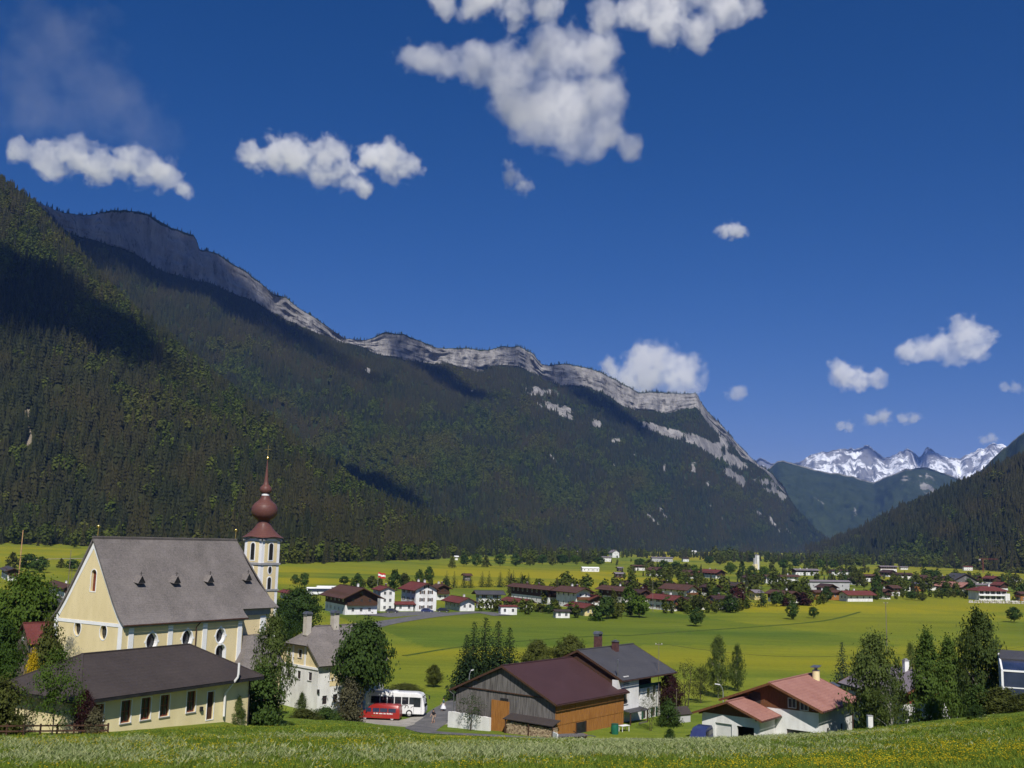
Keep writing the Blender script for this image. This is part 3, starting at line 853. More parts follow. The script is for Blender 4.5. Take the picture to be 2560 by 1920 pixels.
R_lilac = roof_mat('lilac_grey_tiles', (0.15, 0.13, 0.15), (0.23, 0.20, 0.22))
R_dark = roof_mat('dark_brown_shingles', (0.038, 0.031, 0.030), (0.066, 0.054, 0.051))
R_dome = roof_mat('oxblood_dome', (0.095, 0.038, 0.032), (0.155, 0.070, 0.060), course=0.5, strength=0.2, vary=0.3, rough=0.45)

class Bld:
    """a building frame: x runs along yaw (clockwise from the view axis), y to its left; pixel rays can be cut with its walls"""
    def __init__(s, name, label, cat, org, yaw, group=None):
        s.o = empty(name, org, math.pi / 2 - yaw)
        tag(s.o, label, cat, group)
        s.org, s.yaw = Vector(org), yaw
        s.a = Vector((math.sin(yaw), math.cos(yaw), 0))
        s.l = Vector((-math.cos(yaw), math.sin(yaw), 0))
    def hit(s, axis, off, px, py):
        rx, rz = ray(px, py)
        n = s.a if axis == 'x' else s.l
        d = Vector((rx, 1, rz))
        o = Vector((0, 0, EYE)) - s.org
        t = (off - o.dot(n)) / d.dot(n)
        p = o + d * t
        return (p.dot(s.l) if axis == 'x' else p.dot(s.a)), p.z
    # plane: ('x', off, sign) wall across x, u = y ; ('y', off, sign) wall across y, u = x
    @staticmethod
    def P(pl, u, z, d=0.0):
        ax, off, sg = pl
        return (off + sg * d, u, z) if ax == 'x' else (u, off + sg * d, z)
    def quad_box(s, mb, pl, u0, u1, z0, z1, d0, d1, mi=0):
        a, b = s.P(pl, u0, z0, d0), s.P(pl, u1, z1, d1)
        lo, hi = [min(p, q) for p, q in zip(a, b)], [max(p, q) for p, q in zip(a, b)]
        mb.box(lo[0], hi[0], lo[1], hi[1], lo[2], hi[2], mi)
    def face(s, mb, pl, outline, holes=(), depth=0.25, mi=0, rmi=None):
        """flat wall with window holes cut through and reveals going inwards"""
        loops = [list(outline)] + [list(h) for h in holes]
        pts = [q for lp in loops for q in lp]
        tris = tessellate_polygon([[Vector((u, z, 0)) for u, z in lp] for lp in loops])
        mb.add([s.P(pl, u, z) for u, z in pts], [tuple(t) for t in tris], mi)
        for h in holes:
            n = len(h)
            mb.add([s.P(pl, u, z) for u, z in h] + [s.P(pl, u, z, -depth) for u, z in h], [(i, (i + 1) % n, (i + 1) % n + n, i + n) for i in range(n)], mi if rmi is None else rmi)

def shape_pts(kind, u, z, w, h, n=12):
    """outline of an opening: centre u, sill-to-top centre z"""
    if kind == 'oval':
        return [(u + w / 2 * math.cos(t), z + h / 2 * math.sin(t)) for t in (2 * math.pi * k / (n * 2) for k in range(n * 2))]
    if kind == 'arch':
        zs = z + h / 2 - w / 2
        return [(u - w / 2, z - h / 2), (u + w / 2, z - h / 2)] + [(u + w / 2 * math.cos(t), zs + w / 2 * math.sin(t)) for t in (math.pi * k / n for k in range(n + 1))]
    return [(u - w / 2, z - h / 2), (u + w / 2, z - h / 2), (u + w / 2, z + h / 2), (u - w / 2, z + h / 2)]

def ring(mb, P, inner, outer, d0, d1, mi=0):
    n = len(inner)
    vs = [P(*q, d1) for q in inner] + [P(*q, d1) for q in outer] + [P(*q, d0) for q in inner] + [P(*q, d0) for q in outer]
    fs = []
    for i in range(n):
        j = (i + 1) % n
        fs += [(i, j, j + n, i + n), (i + n, j + n, j + 3 * n, i + 3 * n), (i + 2 * n, j + 2 * n, j, i)]
    mb.add(vs, fs, mi)

def grow_pts(kind, u, z, w, h, g):
    if kind == 'arch':
        return shape_pts(kind, u, z, w + 2 * g, h + 2 * g)
    return shape_pts(kind, u, z, w + 2 * g, h + 2 * g)

def add_window(B, pl, kind, u, z, w, h, depth=0.22, frame=T_white, fw=0.07, trim=0.0, trim_mat=None, nx=2, ny=2, shutters=None, glass=None, sill=False, name='window', flat=False):
    """frame and glazing bars, with a pane; optional painted surround, sill and shutters"""
    P = lambda a, b, d: B.P(pl, a, b, d)
    mb = MB()
    dz = 0.06 if flat else -depth + 0.05
    o_, i_ = shape_pts(kind, u, z, w, h), grow_pts(kind, u, z, w, h, -fw)
    ring(mb, P, i_, o_, dz - 0.04, dz)
    for k in range(1, nx):
        x = u - w / 2 + w * k / nx
        B.quad_box(mb, pl, x - fw * .35, x + fw * .35, z - h / 2 + fw, z + h / 2 - fw * 1.1, dz - 0.035, dz - 0.005)
    for k in range(1, ny):
        y = z - h / 2 + h * k / ny
        ww = w / 2 - fw if kind != 'oval' else w / 2 * math.sqrt(max(0.05, 1 - ((y - z) / (h / 2)) ** 2)) - fw
        B.quad_box(mb, pl, u - ww, u + ww, y - fw * .3, y + fw * .3, dz - 0.034, dz - 0.006)
    o = mb.build(name, frame, B.o)
    pb = MB()
    pts = grow_pts(kind, u, z, w, h, -fw * .5)
    pb.add([P(*q, dz - 0.03) for q in pts] + [P(*q, dz - 0.036) for q in pts], [tuple(range(len(pts))), tuple(reversed(range(len(pts), 2 * len(pts))))])
    pb.build('pane', glass or M_glass, o)
    if trim:
        tb = MB()
        ring(tb, P, shape_pts(kind, u, z, w, h), grow_pts(kind, u, z, w, h, trim), 0.0, 0.035)
        tb.build('surround', trim_mat or T_white, o)
    if sill:
        sb = MB()
        B.quad_box(sb, pl, u - w / 2 - .08, u + w / 2 + .08, z - h / 2 - .07, z - h / 2 - .005, 0.0, 0.10)
        sb.build('sill', trim_mat or T_stone, o)
    if shutters:
        for sgn in (-1, 1):
            sb = MB()
            a, b = u + sgn * (w / 2 + .03), u + sgn * (w / 2 + .03 + w * .5)
            B.quad_box(sb, pl, min(a, b), max(a, b), z - h / 2 - .03, z + h / 2 + .03, 0.01, 0.055)
            sb.build('shutter', shutters, o)
    return o

def gable_roof(B, x0, x1, hw, ze, zr, mat, ovf=0.8, ovb=0.8, ovs=0.9, t=0.22, fascia=None, yc=0.0, name='roof', gutter=None, near=True):
    """two thick slopes; ze is the height where the slope crosses the wall line"""
    sl = (zr - ze) / hw
    mb = MB()
    for sgn in (-1, 1):
        e = hw + ovs
        q = [(x0 - ovf, yc, zr), (x1 + ovb, yc, zr), (x1 + ovb, yc + sgn * e, zr - sl * e), (x0 - ovf, yc + sgn * e, zr - sl * e)]
        mb.slab(q, t)
    mb.bar((x0 - ovf - .02, yc, zr + .03), (x1 + ovb + .02, yc, zr + .03), .3, .12)
    verges = [((x, yc, zr - t * .55), (x, yc + sgn * (hw + ovs), zr - sl * (hw + ovs) - t * .55), .06, t * 1.25) for x in (x0 - ovf - .03, x1 + ovb + .03) for sgn in (-1, 1)] if fascia else []
    if not near:
        for v in verges:
            mb.bar(*v, mi=1)
    o = mb.build(name, [mat, fascia] if (fascia and not near) else mat, B.o)
    if fascia and near:
        for v in verges:
            MB().bar(*v).build('verge_board', fascia, o)
        for k in (-.98, -.5, 0, .5, .98):
            y = hw * k
            zz = zr - sl * abs(y) - t - .14
            MB().bar((x0 - ovf + .1, yc + y, zz), (x0 + .1, yc + y, zz), .16, .2).build('purlin', fascia, o)
    if gutter:
        for sgn in (-1, 1):
            e = hw + ovs + .07
            MB().tube([(x0 - ovf, yc + sgn * e, zr - sl * e - .1), (x1 + ovb, yc + sgn * e, zr - sl * e - .1)], .075, 8).build('gutter', gutter, o)
    return o

def chimney(B, x, y, z0, z1, w=0.5, mat=None, cap=None, hood=False, name='chimney'):
    mb = MB()
    mb.box(x - w / 2, x + w / 2, y - w / 2, y + w / 2, z0, z1)
    o = mb.build(name, mat or W_white, B.o)
    c = MB()
    if hood:
        c.box(x - w * .55, x - w * .45, y - w * .5, y + w * .5, z1, z1 + .3).box(x + w * .45, x + w * .55, y - w * .5, y + w * .5, z1, z1 + .3)
        k = 8
        poly = [(x + w * .65 * math.cos(math.pi * i / k), z1 + .3 + w * .45 * math.sin(math.pi * i / k)) for i in range(k + 1)]
        c.prism(poly, 'y', y - w * .6, y + w * .6)
    else:
        c.box(x - w * .62, x + w * .62, y - w * .62, y + w * .62, z1, z1 + .08)
        c.box(x - w * .3, x + w * .3, y - w * .3, y + w * .3, z1 + .08, z1 + .26)
    c.build('chimney_cap', cap or T_stone, o)
    return o

def span(corner, d, px, py):
    """metres from a ground corner along plan direction d until the column px is reached"""
    rx = ray(px, py)[0]
    den = d.x - rx * d.y
    return (rx * corner.y - corner.x) / den

# ---- the plain village house, placed by its near corner and the columns where its two visible walls end
def house(label, c, base, l, r, yaw, eave=5.2, pitch=22, gable='L', wall=None, upper=None, roof=None, ov=(1.1, 1.1), split=0.55, win=None, chim=1, balcony=True, shut=None,
          group='village houses', storeys=2, zfix=None, gbal=True, garage=False, name='house', seed=0, minlen=0.0):
    r_ = random.Random(seed + int(c))
    wall, roof = wall or W_white, roof or R_chest
    g = on_ground(c, base)
    if zfix is not None:
        g = on_z(c, base, zfix)
    yw = R(yaw)
    a, fl = Vector((math.sin(yw), math.cos(yw), 0)), Vector((-math.cos(yw), math.sin(yw), 0))
    La = max(3.0, min(34, abs(span(g, a, r, base))))        # along the right-hand wall
    Lf = max(3.0, min(34, abs(span(g, fl, l, base))))       # along the left-hand wall
    if gable == 'L':          # gable on the left-hand wall: ridge runs along a
        Ln, Wd, yy = max(La, minlen), Lf, yw
        org = g + fl * Wd / 2
    else:                     # gable on the right-hand wall: ridge runs along fl
        Ln, Wd = max(Lf, minlen), La
        yy = yw - math.pi / 2
        org = g + a * Wd / 2
    org.z = g.z
    B = Bld(name, label, 'house', org, yy, group)
    hw = Wd / 2
    zr = eave + hw * math.tan(R(pitch))
    zs = eave * split if upper else None
    mb = MB()
    side = 'y'
    vis = -hw if gable == 'L' else hw
    body = [(-hw, -1.5), (hw, -1.5), (hw, eave), (0, zr - .05), (-hw, eave)]
    if upper:
        mb.box(0.0, Ln, -hw, hw, -1.5, zs)
        mb.build('wall', wall, B.o)
        ub = MB()
        ub.prism([(-hw - .04, zs), (hw + .04, zs), (hw + .04, eave), (0, zr - .05), (-hw - .04, eave)], 'x', -.04, Ln + .04)
        ub.build('upper_wall', upper, B.o)
    else:
        mb.prism(body, 'x', 0.0, Ln)
        mb.build('wall', wall, B.o)
    gable_roof(B, 0, Ln, hw, eave, zr, roof, ov[0], ov[0], ov[1], t=0.25, fascia=M_darkwood, near=False)
    sg = -1 if gable == 'L' else 1
    fg = lambda z: .06 if (upper and z > zs) else 0.0
    # windows: columns across each visible wall, one row per storey
    hs = eave / storeys
    wn = win or (max(2, int(Wd / 3.2)), max(2, int(Ln / 3.4)))
    for st in range(storeys + (1 if zr - eave > 1.9 else 0)):
        z = hs * st + hs * .52 if st < storeys else eave + .75
        for k in range(wn[0] if st < storeys else max(1, wn[0] - 2)):
            cnt = wn[0] if st < storeys else max(1, wn[0] - 2)
            spread = Wd * (.78 if st < storeys else .3)
            u = -spread / 2 + spread * (k + .5) / cnt
            if st == 0 and garage and k < 1:
                add_window(B, ('x', 0.0, -1), 'rect', u, 1.15, min(2.6, Wd / 3), 2.3, frame=M_darkwood, nx=1, ny=4, flat=True, name='garage_door', glass=M_brownwood)
                continue
            add_window(B, ('x', -fg(z), -1), 'rect', u, z, .95, 1.2, nx=2, ny=1, flat=True, shutters=shut, frame=T_white if not (upper and z > zs) else M_brownwood)
        if st < storeys:
            for k in range(wn[1]):
                u = Ln * (k + .5) / wn[1]
                add_window(B, ('y', sg * (hw + fg(z)), sg), 'rect', u, z, .95, 1.2, nx=2, ny=1, flat=True, shutters=shut)
    if balcony:
        zb = hs * (storeys - 1) - .1
        bb = MB()
        bb.box(-1.15, -.05, -hw * .92, hw * .92, zb, zb + .12)
        bb.box(-1.18, -1.1, -hw * .92, hw * .92, zb + .12, zb + 1.05)
        for y in (-hw * .92, hw * .92 - .08):
            bb.box(-1.15, -.05, y, y + .08, zb + .12, zb + 1.05)
        bb.build('balcony', M_brownwood if not upper else M_darkwood, B.o)
    for k in range(chim):
        x = Ln * (.35 + .3 * k + r_.uniform(-.1, .1))
        chimney(B, x, hw * r_.uniform(-.3, .1), zr - 1.0, zr + .8, .6, mat=W_white if r_.random() < .6 else M_brick)
    return B
# ------------------------------------------------------------------ the church
def make_church():
    yaw = R(33.2)
    org = Vector((-0.392 * 125, 125, 3.0))
    B = Bld('church', 'yellow and white church with grey shingled roof and onion dome tower', 'church', org, yaw)
    hw, hc = 6.45, 5.0                         # nave, choir half widths
    prof = [(0, 21.06), (2.6, 17.0), (4.6, 13.95), (5.7, 12.5), (6.4, 11.75), (7.0, 11.3)]
    wall_top = 11.5
    XN, XR, XC = 18.1, 22.0, 24.4
    # -- west front
    pl = ('x', 0.0, -1)
    half = [(y, z - .25) for y, z in prof[:5]]
    outline = [(-hw, -3), (hw, -3), (hw, wall_top)] + [(min(y, hw), z) for y, z in reversed(half[1:5])] + [half[0]] + [(-min(y, hw), z) for y, z in half[1:5]] + [(-hw, wall_top)]
    wins = []
    for px, py, w, h, kd in ((194, 1570, 1.25, 1.75, 'oval'), (258.5, 1580, 1.25, 1.75, 'oval'), (234, 1451, .95, 2.5, 'arch')):
        u, z = B.hit('x', 0, px, py)
        wins.append((kd, u, z, w, h))
    mb = MB()
    B.face(mb, pl, outline, [shape_pts(*w) for w in wins], .35)
    mb.build('west_front', W_yellow, B.o)
    for kd, u, z, w, h in wins:
        add_window(B, pl, kd, u, z, w, h, .35, trim=.11, nx=2, ny=3, frame=M_black if kd == 'oval' else M_redwood, fw=.05, glass=M_glass if kd == 'oval' else M_redwood)
    # white rake bands, string course and corner strips
    for sgn in (-1, 1):
        t = MB()
        for (y0, z0), (y1, z1) in zip(prof[:-1], prof[1:]):
            y0c, y1c = min(y0, hw), min(y1, hw)
            if y1c <= y0c:
                continue
            q = [(sgn * y0c, z0 - .22), (sgn * y1c, z1 - .22), (sgn * y1c, z1 - 1.05), (sgn * y0c, z0 - 1.35 if y0 == 0 else z0 - 1.05)]
            t.add([B.P(pl, u, z, .05) for u, z in q] + [B.P(pl, u, z, 0) for u, z in q], [(0, 1, 2, 3), (0, 4, 5, 1), (1, 5, 6, 2), (2, 6, 7, 3), (3, 7, 4, 0)])
        t.build('rake_band', T_white, B.o)
        q = MB()
        B.quad_box(q, pl, sgn * hw - (0 if sgn < 0 else .75), sgn * hw + (.75 if sgn < 0 else 0), -3, B.hit('x', 0, 230, 1557)[1] - .2, 0, .045)
        q.build('corner_strip', T_white, B.o)
    q = MB()
    zsc = B.hit('x', 0, 230, 1557)[1]
    B.quad_box(q, pl, -hw, hw, zsc - .19, zsc + .19, 0, .055)
    q.build('string_course', T_white, B.o)
    # -- nave side towards the camera
    pls = ('y', -hw, -1)
    sw = []
    for px, py, w, h, kd in ((379, 1604, 1.5, 1.95, 'oval'), (468, 1596, 1.5, 1.95, 'oval'), (551, 1589, 1.4, 1.8, 'oval'), (550, 1645, 1.5, 3.3, 'arch')):
        u, z = B.hit('y', -hw, px, py)
        sw.append((kd, u, z, w, h))
    mb = MB()
    B.face(mb, pls, [(0, -3), (XN, -3), (XN, wall_top), (0, wall_top)], [shape_pts(*w) for w in sw], .55, rmi=1)
    mb.box(0.02, XN, hw - .02, hw, -3, wall_top)
    mb.box(XN - .02, XN, -hw, hw, -3, 11.3)
    mb.build('nave_wall', [W_yellow, T_white], B.o)
    for kd, u, z, w, h in sw:
        o = add_window(B, pls, kd, u, z, w, h, .55, trim=.16, nx=2, ny=3, frame=M_black, fw=.05)
        if kd == 'oval':
            for du, dz in ((0, h / 2 + .16), (0, -h / 2 - .16), (w / 2 + .16, 0), (-w / 2 - .16, 0)):
                kb = MB()
                B.quad_box(kb, pls, u + du - .13, u + du + .13, z + dz - .13, z + dz + .13, .0, .05)
                kb.build('keystone', T_white, o)
    for px in (326, 424, 510, 597):
        u, _ = B.hit('y', -hw, px, 1600)
        q = MB()
        B.quad_box(q, pls, max(0.0, u - .34), min(XN, u + .34), -3, 10.9, 0, .10)
        q.build('pilaster', T_white, B.o)
    q = MB()
    B.quad_box(q, pls, 0, XN, 10.92, 11.4, 0, .28)
    q.build('cornice', T_stone, B.o)
    # -- choir with three sided end
    cp = [(XN, -hc), (XC - .3, -hc), (XC + 2.0, -2.4), (XC + 2.0, 2.4), (XC - .3, hc), (XN, hc)]
    q = MB()
    q.prism(cp, 'z', -3, 12.6)
    q.build('choir_wall', W_yellow, B.o)
    plc = ('y', -hc, -1)
    q = MB()
    B.quad_box(q, plc, XC - 2.0, XC - 1.0, -3, 11.2, 0, .1)
    q.build('pilaster', T_white, B.o)
    q = MB()
    B.quad_box(q, plc, XN, XC - .4, 11.4, 12.5, 0, .25)
    q.build('cornice', T_stone, B.o)
    # -- roof: bell-cast slopes, lower part cut back where the choir narrows, hipped end
    rb = MB()
    cprof = prof[:4] + [(5.9, 12.3)]
    def strip(x0, x1, pr, sgn):
        for (y0, z0), (y1, z1) in zip(pr[:-1], pr[1:]):
            rb.slab([(x0, sgn * y0, z0), (x1, sgn * y0, z0), (x1, sgn * y1, z1), (x0, sgn * y1, z1)], .2)
    for sgn in (-1, 1):
        strip(-.28, XN + .35, prof, sgn)
        strip(XN + .35, XR, cprof, sgn)
        # hip planes
        ez = 12.25
        A, C1, C2, C3 = (XR, 0, 21.06), (XR, sgn * 5.9, ez + .05), (XC + .5, sgn * 5.9, ez), (XC + 2.7, sgn * 2.8, ez)
        mid = lambda p, q, t, dz: tuple(p[i] + (q[i] - p[i]) * t + (dz if i == 2 else 0) for i in range(3))
        for k in range(4):
            t0, t1 = k / 4, (k + 1) / 4
            sag = lambda t: -1.0 * math.sin(math.pi * t)
            rb.slab([mid(A, C1, t0, sag(t0)), mid(A, C2, t0, sag(t0)), mid(A, C2, t1, sag(t1)), mid(A, C1, t1, sag(t1))] if k else [A, mid(A, C2, t1, sag(t1)), mid(A, C1, t1, sag(t1))], .18)
            rb.slab([mid(A, C2, t0, sag(t0)), mid(A, C3, t0, sag(t0)), mid(A, C3, t1, sag(t1)), mid(A, C2, t1, sag(t1))] if k else [A, mid(A, C3, t1, sag(t1)), mid(A, C2, t1, sag(t1))], .18)
    A, L3, R3 = (XR, 0, 21.06), (XC + 2.7, -2.8, 12.25), (XC + 2.7, 2.8, 12.25)
    rb.slab([A, L3, R3], .18)
    roof = rb.build('roof', R_shingle, B.o)
    q = MB()
    q.bar((-.3, 0, 21.12), (XR, 0, 21.12), .3, .16)
    q.build('ridge_cap', R_shingle, roof)
    # dormers: small triangular hatches
    for px, py in ((343, 1446), (432, 1446), (516, 1444), (611, 1440)):
        # find on the steep slope
        best = None
        for k in range(200):
            y = 1.0 + k * .02
            z = np.interp(y, [p[0] for p in prof], [p[1] for p in prof])
            u, zz = B.hit('y', -y, px, py)
            if best is None or abs(zz - z) < best[0]:
                best = (abs(zz - z), u, y, z)
        _, u, y, z = best
        d = MB()
        d.add([(u - .55, -y - .95, z - .55), (u + .55, -y - .95, z - .55), (u, -y - .95, z + .35), (u - .75, -y + .05, z - .35), (u + .75, -y + .05, z - .35), (u, -y + .6, z + .42)],
              [(2, 5, 3, 0), (2, 1, 4, 5), (0, 3, 4, 1)])
        do = d.build('dormer', R_shingle, roof)
        h = MB()
        h.add([(u - .5, -y - .9, z - .53), (u + .5, -y - .9, z - .53), (u, -y - .9, z + .28), (u - .5, -y - .86, z - .53), (u + .5, -y - .86, z - .53), (u, -y - .86, z + .28)], [(0, 1, 2), (5, 4, 3)])
        h.build('dormer_opening', M_black, roof)
        p2 = MB()
        p2.bar((u, -y - .7, z + .2), (u, -y - .7, z + .85), .05)
        p2.bar((u - .25, -y - .7, z + .62), (u + .25, -y - .7, z + .62), .04)
        p2.build('dormer_spike', M_black, roof)
    for x in (.35, XR - .2):
        f = MB()
        f.tube([(x, 0, 21.0), (x, 0, 22.15)], [.07, .04], 8)
        f.lathe([(.02, 22.1), (.17, 22.22), (.22, 22.36), (.17, 22.5), (.02, 22.6)], 10, (x, 0))
        f.build('finial', M_gold, roof, True)
    # gutter and downpipe
    q = MB()
    q.tube([(-.25, -7.05, 11.2), (XN + .3, -7.05, 11.2)], .09, 8)
    q.build('gutter', M_copper, roof)
    u, _ = B.hit('y', -hw, 489, 1560)
    q = MB()
    q.tube([(u + .35, -7.0, 11.15), (u, -hw - .2, 10.5), (u, -hw - .2, -1)], .07, 8)
    q.build('downpipe', M_copper, B.o)
    # -- sacristy: low round-ended annexe with its own bell roof beside the choir
    sx, sy = XN + 1.6, -hc - 1.6
    q = MB()
    sp = [(sx - 2.6, -hc + .5), (sx - 2.6, sy - 1.4), (sx - 1.2, sy - 2.2), (sx + 3.2, sy - 2.2), (sx + 4.4, sy - 1.2), (sx + 4.4, -hc + .5)]
    q.prism(sp, 'z', -3, 5.1)
    q.build('sacristy_wall', W_yellow, B.o)
    q = MB()
    lev = [(1.12, 5.0), (0.98, 5.9), (.78, 7.0), (.62, 8.0), (.5, 8.9)]
    cx, cyy = sx + .9, -hc - .2
    vs, n = [], len(sp)
    for k, z in lev:
        vs += [(cx + (p[0] - cx) * k, cyy + (p[1] - cyy) * k, z) for p in sp]
    q.add(vs, [(i * n + j, i * n + (j + 1) % n, (i + 1) * n + (j + 1) % n, (i + 1) * n + j) for i in range(len(lev) - 1) for j in range(n)] + [tuple((len(lev) - 1) * n + j for j in range(n))])
    q.build('sacristy_roof', R_shingle, B.o)
    add_window(B, ('y', sy - 2.2, -1), 'rect', sx - .1, 3.2, .7, 1.2, flat=True, trim=.14, nx=2, ny=2, frame=M_darkwood)
    # -- tower
    tx, ty, tw = 27.15, 0.45, 3.45
    cx, cyy = tx + tw / 2, ty + tw / 2
    tY = (org + B.a * cx + B.l * cyy).y
    zt = lambda py: at(660, py, tY).z - org.z
    zb1, zb2, ztop = zt(1474), zt(1409), zt(1346)
    q = MB()
    c_ = .55
    q.box(tx, tx + tw, ty, ty + tw, -3, ztop)
    tower = q.build('tower', T_white, B.o)
    faces = [('x', tx, -1, ty), ('y', ty, -1, tx), ('x', tx + tw, 1, ty), ('y', ty + tw, 1, tx)]
    for ax, off, sg, u0 in faces:
        pl = (ax, off, sg)
        for z0, z1 in ((-3, zb1 - .2), (zb1 + .15, zb2 - .2), (zb2 + .2, ztop - .35)):
            q = MB()
            B.quad_box(q, pl, u0 + c_, u0 + tw - c_, z0, z1, 0, .03)
            q.build('tower_panel', W_yellow, tower)
        um = u0 + tw / 2
        pf = (ax, off + sg * .03, sg)
        def tw_win(kd, u, z, w, h, nx=1, ny=7, glass=M_black):
            o = add_window(B, pf, kd, u, z, w, h, flat=True, trim=.17, nx=nx, ny=ny, frame=M_black, fw=.06, glass=glass)
            return o
        tw_win('arch', um, (zb2 + ztop) / 2 - .05, .72, 2.35)
        tw_win('oval', um, zt(1424), .6, 1.0, 1, 1)
        tw_win('arch', um, zt(1458), .62, 1.75, 1, 4)
    for z, g, h in ((zb2, .16, .28), (zb1, .13, .24)):
        q = MB()
        q.box(tx - g, tx + tw + g, ty - g, ty + tw + g, z - h / 2, z + h / 2)
        q.build('tower_cornice', T_stone, tower)
    # curved eaves: the cornice swings up over each face
    q = MB()
    for ax, off, sg, u0 in faces:
        pl = (ax, off, sg)
        n = 10
        for k in range(n):
            a0, a1 = k / n, (k + 1) / n
            f = lambda t: ztop - .35 + .55 * math.sin(math.pi * t) ** 2
            u_ = lambda t: u0 - .12 + (tw + .24) * t
            pts = [(u_(a0), f(a0)), (u_(a1), f(a1)), (u_(a1), f(a1) + .28), (u_(a0), f(a0) + .28)]
            q.add([B.P(pl, u, z, .28) for u, z in pts] + [B.P(pl, u, z, -.1) for u, z in pts], [(0, 1, 2, 3), (0, 4, 5, 1), (3, 2, 6, 7)])
    q.build('tower_eaves', T_stone, tower)
    # onion dome
    def zz(py): return zt(py)
    S = tY / FPX * 1.0
    pr = [(2.28, zz(1342.5), 1.0), (2.02, zz(1339), .95), (1.72, zz(1333), .8), (1.42, zz(1326), .55), (1.15, zz(1318), .3), (.94, zz(1310), .1), (.86, zz(1304), 0), (.95, zz(1300), 0),
          (1.35, zz(1296), 0), (1.68, zz(1290), 0), (1.84, zz(1282), 0), (1.87, zz(1275), 0), (1.78, zz(1267), 0), (1.52, zz(1260), 0), (1.15, zz(1254.5), 0), (.85, zz(1250), 0), (.68, zz(1245), 0), (.6, zz(1239.5), 0)]
    vs, n = [], 24
    for r, z, sq in pr:
        for k in range(n):
            t = 2 * math.pi * k / n
            cs, sn = math.cos(t), math.sin(t)
            m_ = max(abs(cs), abs(sn))
            rr = r * ((1 - sq) + sq * min(1.0 / m_, 1.30))
            wob = (.16 * math.cos(2 * t) ** 2 - .1) * sq
            vs.append((cx + rr * cs, cyy + rr * sn, z + wob))
    fs = [(i * n + k, i * n + (k + 1) % n, (i + 1) * n + (k + 1) % n, (i + 1) * n + k) for i in range(len(pr) - 1) for k in range(n)]
    fs += [tuple(reversed(range(n)))]
    MB().add(vs, fs).build('onion_dome', R_dome, tower, True)
    MB().lathe([(.5, zz(1240)), (.55, zz(1239)), (.55, zz(1235)), (.5, zz(1234))], 16, (cx, cyy)).build('dome_collar', T_white, tower)
    MB().lathe([(.55, zz(1234.5)), (.8, zz(1230)), (.87, zz(1225)), (.8, zz(1219)), (.58, zz(1214.5)), (.38, zz(1211)), (.3, zz(1204)), (.2, zz(1185)), (.1, zz(1165)), (.05, zz(1150))], 16, (cx, cyy)).build('spire', R_dome, tower, True)
    zc = zz(1145)
    MB().lathe([(.02, zc - .22), (.15, zc - .16), (.22, zc), (.15, zc + .16), (.02, zc + .22)], 14, (cx, cyy)).build('gilded_ball', M_gold, tower, True)
    # the cross stands across the building axis
    c = MB()
    c.bar((cx, cyy, zz(1144)), (cx, cyy, zz(1112)), .09)
    c.bar((cx, cyy - .55, zz(1123)), (cx, cyy + .55, zz(1123)), .09)
    for p in ((0, .55, 1123), (0, -.55, 1123)):
        c.lathe([(.02, zz(1123) - .1), (.1, zz(1123)), (.02, zz(1123) + .1)], 8, (cx, cyy + p[1]))
    c.lathe([(.02, zz(1113) - .1), (.1, zz(1112.5)), (.02, zz(1111))], 8, (cx, cyy))
    c.build('tower_cross', M_gold, tower)
make_church()

